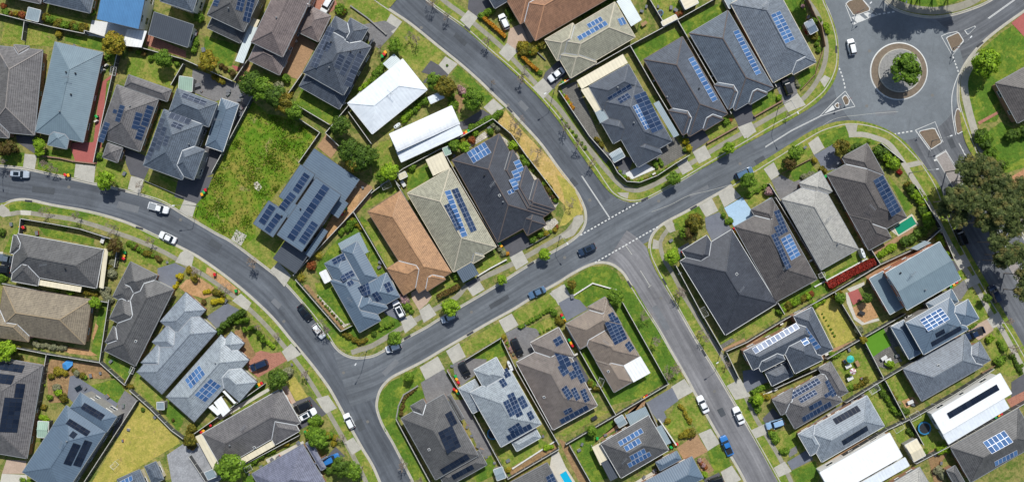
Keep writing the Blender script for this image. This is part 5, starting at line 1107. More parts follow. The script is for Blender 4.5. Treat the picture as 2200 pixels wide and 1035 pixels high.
for p in [ [(-10,30),(60,48),(122,63),(190,77)], [(190,77),(190,70),(232,83),(268,95),(400,131),(505,178)], [(62,52),(57,90)], [(260,118),(232,239),(209,350)], [(400,141),(374,186)], [(537,133),(508,176)], [(654,161),(619,211)],
  [(547,211),(460,373)], [(636,225),(711,270)], [(641,254),(691,287),(646,351)], [(704,289),(732,316)], [(703,288),(734,251),(777,200)], [(752,243),(800,310)], [(802,408),(762,455),(634,591)], [(762,455),(800,519),(836,581),(862,640)],
  [(854,395),(962,573)], [(951,320),(995,400),(1071,528)], [(1061,259),(1098,290),(1130,335),(1165,380),(1200,427)], [(981,302),(1059,258)], [(800,416),(850,378),(868,364),(951,320)], [(639,600),(735,710),(759,698)],
  [(1200,187),(1351,102),(1451,48),(1537,0)], [(1352,103),(1408,200),(1466,296)], [(1453,49),(1520,165),(1567,247)], [(1556,-5),(1663,190)], [(1391,0),(1421,50)], [(1200,198),(1228,240),(1265,295),(1312,348)], [(1312,348),(1325,372),(1345,391),(1372,393),(1410,378),(1448,353),(1478,335)],
  [(54,470),(120,481),(180,492),(262,518)], [(54,470),(50,505)], [(262,518),(254,573)], [(15,608),(100,625),(170,637),(240,648)], [(242,643),(222,776)], [(45,745),(110,758),(222,776)], [(222,776),(276,824)], [(286,835),(329,873),(375,920),(400,938)], [(374,636),(345,690),(276,821)],
  [(572,822),(411,936)], [(646,931),(518,999)], [(301,858),(186,1035)], [(412,976),(448,1030)], [(1001,770),(1076,724)], [(1079,728),(1108,790),(1200,951)], [(853,896),(928,1035)], [(962,793),(1020,890),(1091,1021)], [(1091,1024),(1200,960)], [(1215,950),(1321,888),(1434,821)], [(1215,700),(1321,887)], [(1336,649),(1432,820)], [(1223,953),(1270,1035)],
  [(1449,570),(1500,665),(1549,750)], [(1557,755),(1584,811)], [(1599,535),(1680,673)], [(1661,425),(1771,604)], [(1781,400),(1884,567)], [(1557,752),(1600,733),(1683,683),(1786,626),(1884,568),(1977,525),(2015,491)], [(2017,500),(2041,556)], [(1788,628),(1846,723)], [(1848,726),(1891,809)], [(1895,815),(1938,896)], [(1948,900),(1976,951)], [(1771,768),(1845,725)], [(1849,723),(1938,672)],
  [(1811,861),(1893,811),(1975,763)], [(1948,898),(2040,845),(2126,790)], [(1763,1001),(1901,918),(1946,897)], [(1960,991),(2033,953),(2200,858)], [(1660,831),(1760,786)], [(1886,310),(1935,350)], [(1960,400),(2014,489)], [(1648,396),(1683,451)], [(109,760),(91,860),(62,960)], [(850,388),(861,401)] ]: fence(p)
for p in [ [(1519,308),(1582,273)], [(1620,251),(1678,218)] ]: fence(p, 'low brown pillared brick wall', 'b', 0.6, cat='garden wall', name='garden_wall')
fence([(1720,193),(1750,160),(1766,110)], 'low timber garden fence', 't', 0.5); fence([(1678,373),(1741,341)], 'low timber garden fence', 't', 0.6); fence([(1768,103),(1760,60),(1745,35),(1729,0)], 'timber boundary fence', 't', 1.5)
fence([(853,893),(857,870),(868,846),(897,828)], 'low curved grey block wall', 'g', 0.6, cat='garden wall', name='garden_wall'); fence([(1229,636),(1273,608),(1322,622)], 'low pale bent garden wall', 'w', 0.35, cat='garden wall', name='garden_wall')
fence([(1388,864),(1411,914)], 'dark rendered screen wall', 'g', 1.8, cat='garden wall', name='garden_wall'); fence([(1415,900),(1448,949)], 'white rendered porch wall', 'w', 2.2, cat='garden wall', name='garden_wall')
fence([(191,73),(212,80),(234,84)], 'low white terrace wall', 'w', .6, cat='garden wall', name='garden_wall'); fence([(96,336),(130,340),(160,347),(205,352)], 'low pinkish brick front wall', 'b', 0.5, cat='garden wall', name='garden_wall'); fence([(312,388),(345,402),(395,424)], 'low dark timber front wall', 'k', 0.5, cat='garden wall', name='garden_wall')
fence([(1027,592),(1055,575),(1087,558)], 'low white front wall with posts', 'w', 0.6, cat='garden wall', name='garden_wall'); fence([(1132,531),(1155,518),(1181,503)], 'low dark front wall with white posts', 'k', 0.7, cat='garden wall', name='garden_wall')
fence([(1650,560),(1661,600)], 'low white garden edging', 'w', 0.3, cat='garden wall', name='garden_wall'); fence([(2107,800),(2160,770)], 'low timber garden fence', 't', 0.5)
fence([(1750,615),(1860,556)], 'low white garden edging', 'w', 0.25, cat='garden wall', name='garden_wall'); fence([(1613,858),(1660,838)], 'low white garden edging', 'w', 0.3, cat='garden wall', name='garden_wall'); fence([(1102,1004),(1195,944)], 'low white retaining wall', 'w', 0.4, cat='garden wall', name='garden_wall')
fence([(963,793),(985,830)], 'low brick front wall', 'b', 0.6, cat='garden wall', name='garden_wall'); fence([(1121,55),(1140,100),(1172,130)], 'low dark garden wall', 'k', 0.4, cat='garden wall', name='garden_wall'); fence([(755,15),(790,40),(830,75)], 'low stone edging wall', 'g', 0.4, cat='garden wall', name='garden_wall')

# ================================================================ trees, shrubs, hedges
M_bark = plain('bark', '#6b5a49', 0.9, var=0.2); M_barkg = plain('grey_bark', '#8d8378', 0.9, var=0.15)
LV = { 'green': leafy('leaf_green', '#4a6c1e', '#86a838'), 'bright': leafy('leaf_bright', '#678f1b', '#a3c238'), 'dark': leafy('leaf_dark', '#3c581d', '#6b8833'), 'olive': leafy('leaf_olive', '#565a1e', '#8b8430', '#a08a38'),
       'yellow': leafy('leaf_yellow', '#80812a', '#aa9c34', '#a88f34'), 'gum': leafy('leaf_gum', '#42522a', '#74804a', '#877f4c'), 'red': leafy('leaf_red', '#7c2a22', '#a0392e'), 'orange': leafy('flower_orange', '#bd8a2c', '#cf9c30', '#c4772f'),
       'gold': leafy('conifer_gold', '#a39a1e', '#cfc22e'), 'pink': leafy('flower_pink', '#a98a90', '#c9a6ac', '#6f8540'), 'grey': leafy('leaf_grey', '#7f8468', '#a3a488'), 'brownish': leafy('leaf_brownish', '#5b4a2a', '#7c6a38', '#5f6a2a'), 'flame': leafy('leaf_flame', '#8f4e30', '#a5633a', '#6f7a36') }
_cm = {}
def crown_mesh(kind, var, form):
    key = (kind, var, form)
    if key in _cm: return _cm[key]
    fk = ('form', var, form)
    if fk not in _cm:
        rnd = random.Random(var*77 + len(form)*13 + ord(form[0])); V = []; F = []
        def leaf(c, n, sz, asp=1.0):
            n = n.normalized(); x = n.orthogonal().normalized(); y = n.cross(x); a = rnd.random()*6.28
            x, y = x*math.cos(a)+y*math.sin(a), y*math.cos(a)-x*math.sin(a); x = x*sz; y = y*sz*asp; i = len(V)
            V.extend([c-x*0.5-y, c+x*0.5-y*0.2, c+x*0.45+y*.7, c-x*0.6+y*0.8]); F.append((i, i+1, i+2, i+3))
        rv = lambda: Vector((rnd.gauss(0,1), rnd.gauss(0,1), rnd.gauss(0,1))).normalized()
        if form == 'tree' or form == 'shrub' or form == 'gum' or form == 'cone':
            ncl, nl, sz, rr = {'tree': (46, 62, 0.085, 0.27), 'shrub': (26, 42, 0.13, 0.34), 'gum': (70, 95, 0.055, 0.21), 'cone': (30, 50, 0.10, 0.30)}[form]
            fl = 0.85 if form != 'gum' else 0.6
            lob = [rv() for _ in range(5)]
            for k in range(ncl):
                d = rv(); 
                if d.z < -0.35: d.z = -d.z*0.5
                rad = rnd.uniform(0.35, 0.84) if rnd.random() < 0.4 else rnd.uniform(0.66, 0.84)
                rad *= 1 + 0.18*max(d.dot(l) for l in lob) - 0.12
                if form == 'gum': rad = rnd.uniform(0.25, 0.9)
                c = Vector((d.x*rad, d.y*rad, d.z*rad*fl))
                if form == 'cone': c = Vector((d.x*rad*0.9, d.y*rad*.9, d.z*rad))
                cr = rr*rnd.uniform(0.7, 1.25)
                for _ in range(nl):
                    e = rv()
                    if e.z < -0.2 and rnd.random() < .6: e.z = -e.z
                    leaf(c + Vector((e.x*cr, e.y*cr, e.z*cr*0.8))*rnd.uniform(.75, 1.05), e + d*0.5 + rv()*0.6, sz*rnd.uniform(.7, 1.3))
            for _ in range(int(ncl*nl*0.12)):
                e = rv(); leaf(e*rnd.uniform(.2, .6), rv(), sz)
        elif form == 'palm':
            for k in range(26):
                a = k*2.399; tl = rnd.uniform(0.1, 1.0); L = rnd.uniform(.75, 1.1); up = 0.9 - 0.9*tl; d = Vector((math.cos(a), math.sin(a), up)).normalized(); s = Vector((-math.sin(a), math.cos(a), 0))
                pr = Vector((0, 0, 0.1)); 
                for m in range(5):
                    nx = pr + (d + Vector((0, 0, -0.28*m)))*L*0.2; wdt = 0.09*(1-m*0.17); i = len(V)
                    V.extend([pr - s*wdt, pr + s*wdt, nx + s*wdt*0.8, nx - s*wdt*0.8]); F.append((i, i+1, i+2, i+3)); pr = nx
        me = bpy.data.meshes.new('foliage'); me.from_pydata(V, [], F); me.update(); _cm[fk] = me
    me = _cm[fk].copy(); me.name = 'foliage'; me.materials.append(LV[kind]); _cm[key] = me; return me
_tm = {}
def trunk_mesh(n=6, grey=False):
    k = (n, grey)
    if k not in _tm:
        rnd = random.Random(n); mb = MB(); mb.tube((0, 0, -0.02), (0, 0, 0.55), 0.055, 0.042, 7)
        for i in range(n):
            a = i*6.28/n + rnd.random(); r = rnd.uniform(.25, .5); z = rnd.uniform(.75, 1.1)
            mb.tube((0, 0, rnd.uniform(.35, .54)), (math.cos(a)*r*.5, math.sin(a)*r*.5, z*.75), 0.03, 0.02, 5); mb.tube((math.cos(a)*r*.5, math.sin(a)*r*.5, z*.75), (math.cos(a)*r, math.sin(a)*r, z), 0.02, 0.008, 4)
        o = mb.build('trunk', M_barkg if grey else M_bark); _tm[k] = o.data; bpy.data.objects.remove(o)
    return _tm[k]
rt = random.Random(5)
def tree(px, py, rpx, kind='green', look=None, form='tree', name='tree', hk=1.0, group='garden trees', cat='tree'):
    r = rpx*S; zc = (r*1.15 + 0.9)*hk; p = P(px, py, zc); root = empty(name, (p.x, p.y, 0.13), rt.random()*6.28)
    cr = link('crown', crown_mesh(kind, rt.randrange(3), form), root); cr.location = (0, 0, zc - .13); cr.scale = (r*1.05, r*1.05, r*(0.85 if form != 'gum' else .7)); cr.rotation_euler = (0, 0, rt.random()*6)
    tk = link('trunk', trunk_mesh(5 + rt.randrange(3), form == 'gum'), root); tk.scale = (max(r*.9, .8), max(r*.9, .8), zc*1.0)
    g0 = P(px, py, zc); base = (W2 + g0.x/S, H2 - g0.y/S)
    return reg(root, look or {'green': 'leafy green tree', 'bright': 'bright green tree', 'dark': 'dark green tree', 'olive': 'olive and gold tree', 'yellow': 'yellow green tree', 'gum': 'tall grey green gum tree', 'brownish': 'brown and green tree'}.get(kind, kind + ' tree'), cat, (px, py), group)
SHR = []
def shrub(px, py, rpx, kind='green', form='shrub', look=None, o=None, hk=1.0, cat='shrub', name='shrub'):
    px, py = q(o, px, py); SHR.append((rpx/K if o else rpx, px, py, kind, form, look, hk, cat, name))
def put_shrub(r, px, py, kind, form, look, hk, cat, name):
    r *= S; zc = r*0.75*hk; p = P(px, py, zc)
    ob = link(name, crown_mesh(kind, rt.randrange(3), form), None); ob.location = (p.x, p.y, 0.13 + zc*0.8); ob.scale = (r*1.1, r*1.1, r*0.95*hk); ob.rotation_euler = (0, 0, rt.random()*6.28)
    reg(ob, look or {'green': 'round green shrub', 'bright': 'light green shrub', 'dark': 'dark green shrub', 'olive': 'olive green shrub', 'yellow': 'yellow green shrub', 'red': 'deep red leaved shrub', 'orange': 'orange flowering shrub', 'gold': 'golden conifer', 'pink': 'pink flowering shrub', 'grey': 'silvery grey shrub', 'brownish': 'brownish shrub', 'flame': 'flame red shrub'}[kind] if form != 'palm' else kind + ' spiky leaved shrub', cat, (px, py), 'garden shrubs')
def row(o, pts, r, kind, form='shrub', sp=1.5, jit=0.25, kinds=None, look=None):
    pp = [q(o, *p) for p in pts]; rr = r/K if o else r
    for a, b in zip(pp, pp[1:]):
        L = math.dist(a, b); n = max(1, round(L/(rr*sp)))
        for i in range(n):
            t = (i + rt.uniform(-.2, .2))/n; k = rt.choice(kinds) if kinds else kind
            shrub(a[0]+(b[0]-a[0])*t + rt.uniform(-1, 1)*rr*jit, a[1]+(b[1]-a[1])*t + rt.uniform(-1, 1)*rr*jit, rr*rt.uniform(.75, 1.2), k, form, look)
def hedge(o, pts, w, h, kind, look):
    """clipped hedge: many small leaf faces over a long box"""
    pp = [P(*q(o, *p)) for p in pts]; c = (pp[0]+pp[-1])/2; rnd = random.Random(int(c.x*7)); V = []; F = []
    for a, b in zip(pp, pp[1:]):
        d = (b-a); L = d.length; d.normalize(); s = Vector((-d.y, d.x, 0)); n = int(L*w*55 + L*h*50)
        for _ in range(n):
            t = rnd.random()*L; face = rnd.random(); tot = w + 2*h
            if face < w/tot: pos = a + d*t + s*rnd.uniform(-w/2, w/2) + Vector((0, 0, h*(1+rnd.gauss(0, .05)))); nr = Vector((0, 0, 1))
            elif face < (w+h)/tot: pos = a + d*t + s*(w/2+rnd.gauss(0, .05)) + Vector((0, 0, rnd.uniform(0, h))); nr = s
            else: pos = a + d*t - s*(w/2+rnd.gauss(0, .05)) + Vector((0, 0, rnd.uniform(0, h))); nr = -s
            nr = (nr + Vector((rnd.gauss(0,.5), rnd.gauss(0,.5), rnd.gauss(0,.5)))).normalized(); x = nr.orthogonal().normalized(); y = nr.cross(x); z_ = rnd.uniform(.09, .17); i = len(V); pos = pos - c
            V.extend([pos-x*z_-y*z_, pos+x*z_-y*z_*.6, pos+x*z_*.8+y*z_, pos-x*z_+y*z_]); F.append((i, i+1, i+2, i+3))
        mb = MB(); mb.obox((a-c)[:2] + (0,) if False else Vector(((a-c).x, (a-c).y, 0)), Vector(((b-c).x, (b-c).y, 0)), w*.86, h*.88)
        for f in mb.f: i = len(V); V.extend([Vector(mb.v[k]) for k in f]); F.append(tuple(range(i, i+len(f))))
    me = bpy.data.meshes.new('hedge'); me.from_pydata(V, [], F); me.materials.append(LV[kind]); me.update()
    ob = link('hedge', me); ob.location = (c.x, c.y, 0.13)
    m = q(o, *pts[len(pts)//2]) if len(pts) > 2 else tuple((q(o, *pts[0])[k]+q(o, *pts[1])[k])/2 for k in (0, 1)); reg(ob, look, 'hedge', m, 'clipped hedges')

for t in [(245,95,25,'yellow'),(352,126,19,'green'),(446,132,22,'yellow'),(540,178,26,'dark'),(566,192,25,'green'),(592,206,24,'dark'),(612,222,22,'olive'),(632,238,19,'green'),(730,270,21,'dark'),(752,322,25,'dark'),(775,338,27,'dark'),(765,350,22,'olive'),(796,330,18,'dark'),
          (838,368,19,'bright'),(820,378,14,'green'),(847,97,16,'green'),(936,174,19,'green'),(957,186,22,'olive'),(1016,212,23,'green'),(976,312,13,'green'),(998,316,12,'bright'),(1711,328,16,'green'),(1697,352,13,'brownish'),(1808,318,18,'olive'),(1492,480,20,'olive'),(1478,500,15,'brownish'),(1470,498,13,'green'),
          (1443,551,17,'bright'),(1320,637,17,'green'),(1608,388,17,'green'),(595,815,22,'dark'),(8,750,24,'bright'),(204,651,13,'bright'),(495,1003,30,'green'),(684,942,22,'green'),(670,930,16,'green'),(735,1000,22,'dark'),(757,1012,20,'green'),(408,945,14,'olive'),
          (20,318,16,'brownish'),(6,322,13,'brownish'),(85,312,12,'bright'),(86,325,10,'bright'),(1228,611,10,'olive'),(878,808,11,'green'),(1272,925,11,'green'),(1628,858,12,'bright'),(1805,640,12,'green'),(1862,640,11,'dark'),(1846,708,10,'grey'),(1855,730,8,'yellow'),(2120,640,10,'dark'),(245,528,16,'brownish')]:
    if t[3] == 'grey': shrub(t[0], t[1], t[2], 'grey')
    else: tree(*t)
tree(1948,148,33,'green','large round green tree on the roundabout', hk=0.9, group=None); tree(2119,137,29,'bright','large feathery light green tree', hk=.9)
for t in [(228,388,20,'bright','bright green street tree shading the kerb'),(968,660,19,'bright','round street tree over a parked silver hatchback'),(848,727,16,'green','round street tree over a parked white hatchback'),(1078,601,11,'bright','small round green street tree'),(1170,547,13,'bright','small round green street tree'),(1447,383,15,'green','round green street tree'),(1566,318,13,'bright','round green street tree')]:
    tree(*t, group='street trees along the kerbs')
for x, y, r in [(2080,362,26),(2105,352,22),(2130,366,24),(2052,430,26),(2075,420,26),(2100,435,27),(2030,450,18),(2060,468,20),(2150,395,24),(2170,420,24),(2140,440,24),(2160,460,28),(2128,478,22),(2190,450,26),(2180,490,22),(2110,478,18),(2145,520,22),(2165,548,24),(2150,560,18),(2195,540,24),(2205,590,22),(2200,625,20),(2085,385,20),(2120,400,22),(2195,400,20),(2178,440,20)]:
    tree(x, y, r*1.12, 'gum', form='gum', name='gum_tree', hk=1.9, group='gum trees over the avenue')
for x, y, r in [(1990,-80,30),(2030,-72,30),(1962,-74,26),(2075,-78,28),(1775,-78,26),(2012,-100,30),(2110,-84,28),(2050,-92,30)]:
    tree(x, y, r, 'gum', form='gum', name='gum_tree', hk=2.6, look='tall gum tree', group='gum trees beyond the top edge')
# bare winter trees
_bare = []
def bare_mesh(seed):
    rnd = random.Random(seed); mb = MB()
    def br(p, d, L, r, lv):
        e = p + d*L; mb.tube(p, e, r, r*.7, 4 if lv < 3 else 3, cap=False)
        if lv >= 5: return
        for _ in range(3):
            nd = (d + Vector((rnd.gauss(0, .75), rnd.gauss(0, .75), rnd.gauss(0, .3)+.05))).normalized(); br(p + d*L*rnd.uniform(.6, 1), nd, L*rnd.uniform(.62, .85), r*.76, lv+1)
    br(Vector((0, 0, 1.1)), Vector((0.05, 0, 1)), 1.05, .075, 0); mb.tube((0, 0, -.02), (0, 0, 1.15), .09, .075, 6)
    o = mb.build('bare_tree', plain('bare_branches', '#8a7c6e', .9)); m = o.data; bpy.data.objects.remove(o); return m
for s_ in (3, 8, 21): _bare.append(bare_mesh(s_))
for x, y, k in [(930,14,1.1),(963,40,.9),(1050,92,1),(1057,180,.6),(1120,172,1),(1128,150,.7),(1212,278,1.1),(1240,312,1.1),(1268,352,1),(1108,270,1.2),(1156,330,1.1),(1118,292,.9),(113,352,1),(12,350,1.2),(107,456,1),(125,362,1),(177,468,1),(255,490,1),(330,520,1),(548,560,1.3),(557,700,.8),(600,722,.8),(487,617,1),(433,582,1),(662,795,1),(1462,632,1.2),(1455,628,1),(1506,722,1),(1380,678,1),(1402,725,1.1),(1440,788,1.3),(1432,800,1.1),(868,992,1.2),(905,1025,1.2),(740,935,1),(705,703,1.3),(1690,250,.6),(896,93,1),(883,80,.8),(1500,710,.7),(818,105,.6),(780,1000,1),(1225,440,.8),(1560,778,.8),(2150,690,1),(2165,745,1.2),(1697,355,.8),(305,400,.7)]:
    p = P(x, y); b = link('bare_tree', _bare[rt.randrange(3)]); b.location = (p.x, p.y, .13); k *= .95; b.scale = (k*1.15, k*1.15, k); b.rotation_euler = (0, 0, rt.random()*6.28)
    reg(b, 'leafless grey branched tree', 'bare tree', (x, y), 'bare trees by the kerbs')

# shrubs
row(T00,[(30,60),(60,110),(220,140)],30,'green',kinds=['green','yellow','flame'],sp=1.4)
row(T00,[(400,140),(480,200),(600,220),(740,250)],34,'olive',kinds=['olive','green','grey'],sp=1.1); row(T00,[(790,110),(775,170)],28,'green'); row(T00,[(500,300),(560,330)],30,'yellow'); row(T00,[(900,500),(1000,440)],26,'green'); row(T00,[(1120,420),(1180,440),(1300,500),(1560,560)],22,'green',sp=2.6,kinds=['green','brownish','olive'])
row(T40,[(110,150),(160,200)],42,'green',sp=1.3); row(T40,[(90,330),(60,480)],30,'green'); row(T40,[(300,570),(440,650)],24,'brownish',sp=1.6,kinds=['brownish','green']); row(T40,[(240,660),(350,720)],26,'yellow'); shrub(790,740,46,'grey',o=T40); shrub(860,670,40,'green',o=T40); row(T40,[(900,800),(940,850)],36,'olive'); row(T40,[(1340,70),(1400,40)],42,'green'); shrub(1340,100,34,'flame',o=T40); row(T40,[(1500,760),(1592,680)],26,'bright',sp=1.2)
row(T80,[(0,690),(110,540)],34,'green',sp=.9); row(T80,[(270,1010),(470,840)],30,'bright',sp=1.0,kinds=['bright','green']); row(T80,[(940,140),(1030,80)],28,'green',sp=1.1); row(T80,[(1150,90),(1210,190)],24,'dark',sp=1.2); row(T80,[(745,740),(790,810)],26,'pink',sp=1.1); row(T80,[(670,820),(710,940)],38,'green',sp=1.1); row(T80,[(1265,400),(1440,380),(1300,450),(1440,430)],34,'olive',sp=1.1,kinds=['olive','green','yellow']); row(T80,[(1250,470)],10,'gold'); shrub(1255,465,14,'orange',o=T80); shrub(640,560,10,'green',o=T80)
hedge(T80,[(950,160),(1045,240),(1140,325)],.75,1.0,'orange','long clipped golden orange hedge'); hedge(T80,[(1280,490),(1350,555),(1415,612)],.8,1.0,'orange','orange and yellow flowering hedge'); row(T80,[(1420,610),(1450,640)],18,'green')
row(A8,[(840,305),(940,260),(1040,210)],34,'green',sp=.9); row(A8,[(1060,195),(1130,150)],26,'green',sp=1.1); row(A8,[(1040,280),(1100,320)],32,'grey',sp=1.1); row(A8,[(880,350),(930,320)],26,'bright'); shrub(855,400,34,'flame',o=A8); row(A8,[(650,440),(690,500)],44,'green',sp=1.1); row(A8,[(770,420),(800,480)],32,'yellow',sp=1.2); row(A8,[(1210,450),(1230,490)],38,'bright'); row(A8,[(1290,560),(1340,630)],32,'green',sp=1.1); row(A8,[(1380,660),(1400,680)],26,'dark'); row(A8,[(1470,760),(1560,890),(1592,960)],28,'olive',sp=1.3,kinds=['olive','green','brownish']); row(A8,[(330,630)],10,'green'); shrub(335,632,34,'green',o=A8); shrub(515,522,20,'green',o=A8); row(A8,[(1000,330),(1050,350)],34,'green')
row(B8,[(1370,450)],10,'green'); shrub(1370,452,32,'green',o=B8); shrub(1437,412,30,'green',o=B8); row(B8,[(1490,400),(1560,380),(1592,330)],22,'green',sp=1.5,kinds=['green','yellow','flame']); row(B8,[(1500,260)],9,'dark'); shrub(1510,262,28,'dark',o=B8); row(B8,[(1090,540),(1150,600)],24,'green',sp=1.1,kinds=['green','grey','orange']); shrub(1155,575,18,'orange',o=B8); row(B8,[(690,740),(740,820)],30,'green',sp=1.2); row(B8,[(1050,660)],9,'green'); shrub(650,710,20,'yellow',o=B8)
hedge(B8,[(560,945),(745,850)],1.2,1.1,'brownish','clipped brown and green box hedge')
row(C8,[(270,150),(300,200)],34,'pink',sp=1.1); row(C8,[(260,180),(330,260)],34,'green',sp=1.1); row(C8,[(330,280),(350,310)],24,'green'); row(C8,[(70,430),(200,360)],20,'green',sp=1.5); row(C8,[(10,460),(40,440)],28,'dark'); row(C8,[(1275,400),(1400,330),(1530,250)],20,'green',sp=1.3); row(C8,[(1530,260),(1580,310)],26,'green',sp=1.1); shrub(1122,492,24,'yellow',o=C8); shrub(1152,545,15,'green',o=C8); row(C8,[(1440,455),(1560,395)],11,'green',sp=2.6); row(C8,[(655,800),(720,900)],16,'dark',sp=1.7); row(C8,[(1160,570),(1220,660)],14,'pink',sp=2.2,kinds=['pink','green','grey'])
row(B4,[(1310,400),(1400,350),(1400,320),(1480,280)],32,'green',sp=1.2); row(B4,[(1430,290),(1520,380)],26,'yellow',sp=1.2); shrub(1130,590,46,'yellow','palm',o=B4); shrub(985,775,50,'yellow','palm',o=B4); shrub(1075,680,40,'flame',o=B4); row(B4,[(20,700),(100,830)],26,'olive',sp=1.1,kinds=['olive','brownish','yellow']); row(C4,[(1130,150),(1250,290),(1350,400)],11,'brownish',sp=2.6,kinds=['brownish','green']); row(C4,[(1350,460),(1480,540),(1560,500)],22,'olive',sp=1.6)
row(C4,[(150,110),(225,95)],22,'gold',sp=1.0,jit=.1); row(C4,[(235,195),(325,170)],24,'gold',sp=1.0,jit=.1); row(C4,[(240,100),(340,150)],24,'olive',sp=1.1); shrub(155,195,24,'brownish',o=C4)
for x, y in [(290,440),(320,400),(350,375),(385,345),(415,320),(450,300),(480,285)]: shrub(x, y, 36, 'dark', 'cone', 'dark clipped conifer', C4, 1.6)
for x, y in [(440,370),(480,350),(515,345),(500,430),(545,420),(580,405),(620,460),(650,490),(660,520)]: shrub(x, y, 24, 'green', 'cone', 'small upright conifer', C4, 2.4)
row(C4,[(700,540),(760,590)],20,'bright',sp=1.4,kinds=['bright','green']); row(C4,[(860,790),(900,780)],36,'grey',sp=1.2)
row(D4,[(1090,520),(1160,490)],38,'flame',sp=1.0,kinds=['flame','green']); row(D4,[(1180,620),(1270,660),(1260,730)],30,'yellow',sp=1.1,kinds=['yellow','olive','green']); row(D4,[(520,880),(680,780),(760,740)],32,'bright',sp=1.1,kinds=['bright','green','olive']); row(D4,[(830,700),(900,700)],26,'yellow',sp=1.2); row(D4,[(20,600),(100,560)],34,'olive',sp=1.1); row(D4,[(20,700),(100,760)],40,'brownish',sp=1.0); row(D4,[(1220,930),(1260,940)],40,'dark',sp=1.0)
row(C0,[(300,550),(500,580),(590,580)],26,'olive',sp=1.2,kinds=['olive','grey','green']); row(C0,[(100,590),(180,600)],28,'olive',sp=1.0,kinds=['olive','brownish']); row(C0,[(500,790),(600,800)],32,'yellow',sp=1.0); row(C0,[(440,820),(460,860)],26,'olive'); shrub(492,920,36,'grey',o=C0); row(C0,[(490,960),(500,1000)],30,'bright',sp=1.0); row(C0,[(640,780),(760,850)],24,'grey',sp=1.3,kinds=['grey','olive','green']); row(C0,[(960,820),(980,860)],26,'green'); row(C0,[(1060,890),(1140,930)],28,'olive',sp=1.1); row(C0,[(600,110)],10,'green'); shrub(605,108,34,'bright',o=C0); shrub(495,85,20,'green',o=C0); row(C0,[(720,110),(850,130)],22,'olive',sp=1.2); row(C0,[(900,110),(930,170),(890,60)],36,'grey',sp=1.0); row(C0,[(420,1000),(400,960)],26,'green')
row(D0,[(370,480),(410,500)],26,'bright',sp=1.0); row(D0,[(380,400),(400,440)],24,'olive'); row(D0,[(540,320),(570,360)],36,'olive',sp=1.0); row(D0,[(350,190),(380,220)],16,'bright'); row(D0,[(200,1010),(300,1030)],26,'green',sp=1.2); shrub(1222,415,18,'dark',o=D0); row(D0,[(1480,500),(1500,520)],18,'brownish')
for x, y in [(380,770),(360,810),(355,860),(330,920),(320,345),(300,440),(285,500),(275,590),(235,700),(230,740)]:
    xx = x if y > 600 or y < 360 else x; shrub(xx, y if y > 760 else y, 34, 'grey', 'palm', 'pale strappy leaved plant', C0 if y > 760 else D0)
row(B0,[(1100,490),(1220,550),(1400,640)],24,'olive',sp=1.5,kinds=['olive','brownish','green']); row(B0,[(960,650),(950,780)],36,'grey',sp=1.0,kinds=['grey','olive']); row(B0,[(10,780),(60,800)],40,'green',sp=1.0); row(B0,[(1500,860),(1560,760)],18,'flame',sp=1.2,kinds=['flame','gold','brownish']); row(B0,[(1520,770),(1580,760)],18,'gold',sp=1.0); row(B0,[(20,400),(40,440)],28,'dark'); row(A0,[(320,400),(340,540)],32,'bright',sp=1.1); row(A0,[(850,540),(880,560)],30,'green'); row(A0,[(20,450),(150,500)],34,'brownish',sp=1.1)
row(T120,[(180,150),(260,110),(350,60),(440,20),(480,-10)],26,'dark',sp=1.0); row(T120,[(20,790),(100,890),(140,950)],18,'bright',sp=1.7,kinds=['bright','orange','olive']); row(T120,[(1020,130),(1080,100)],22,'flame',sp=1.5); row(T120,[(430,490),(520,440)],14,'yellow',sp=3); row(A12,[(80,80),(120,110)],22,'bright'); row(A12,[(320,390),(370,440),(390,460)],22,'olive',sp=1.1); row(A12,[(500,640),(540,700),(590,730),(640,765),(740,740),(850,690),(960,640)],17,'olive',sp=1.8,kinds=['olive','green','bright']); row(A12,[(820,590),(850,650)],20,'green',sp=1.1); row(A12,[(860,570),(890,620)],20,'green',sp=1.1); shrub(1088,412,28,'gold',o=A12); shrub(1118,475,30,'gold',o=A12); shrub(1080,490,22,'dark',o=A12); row(A12,[(1420,220),(1450,270)],24,'green'); shrub(1472,232,24,'flame','palm',o=A12); row(A12,[(1470,190)],9,'green'); row(A12,[(30,220),(120,330),(250,500)],14,'green',sp=3.0,kinds=['green','grey'])
row(T160,[(600,180),(680,170)],36,'green',sp=.9); row(T160,[(500,60),(510,70)],20,'pink'); row(T160,[(540,260),(600,320),(640,360)],26,'olive',sp=1.1,kinds=['olive','green','red']); row(T160,[(620,380),(640,470)],22,'green',sp=1.3); row(T160,[(440,700),(470,760)],16,'grey',sp=1.2); row(T160,[(290,830),(310,860)],22,'bright',sp=1.1); row(T160,[(690,220),(720,300)],22,'bright',sp=1.1)
row(A16,[(1130,480),(1230,560),(1300,640)],44,'green',sp=.9,kinds=['green','bright','dark']); row(A16,[(1180,500),(1280,560)],40,'green','palm',sp=1.5); row(A16,[(1280,600),(1310,640)],34,'yellow',sp=1.0); shrub(1318,675,26,'red',o=A16); row(A16,[(1400,790),(1480,880),(1540,980)],34,'bright',sp=.9,kinds=['bright','green','olive']); shrub(1068,405,26,'green','palm',o=A16); row(A16,[(900,490),(960,465),(1010,440)],32,'dark',sp=1.1,jit=.05); row(A16,[(600,570),(620,600)],30,'yellow',sp=1.0); row(A16,[(650,650),(700,660)],28,'olive',sp=1.0); row(A16,[(200,840),(215,860)],36,'pink',sp=1.0); row(A16,[(510,720),(600,680)],22,'grey',sp=1.1); row(A16,[(20,880),(60,860),(190,790)],18,'green',sp=1.0)
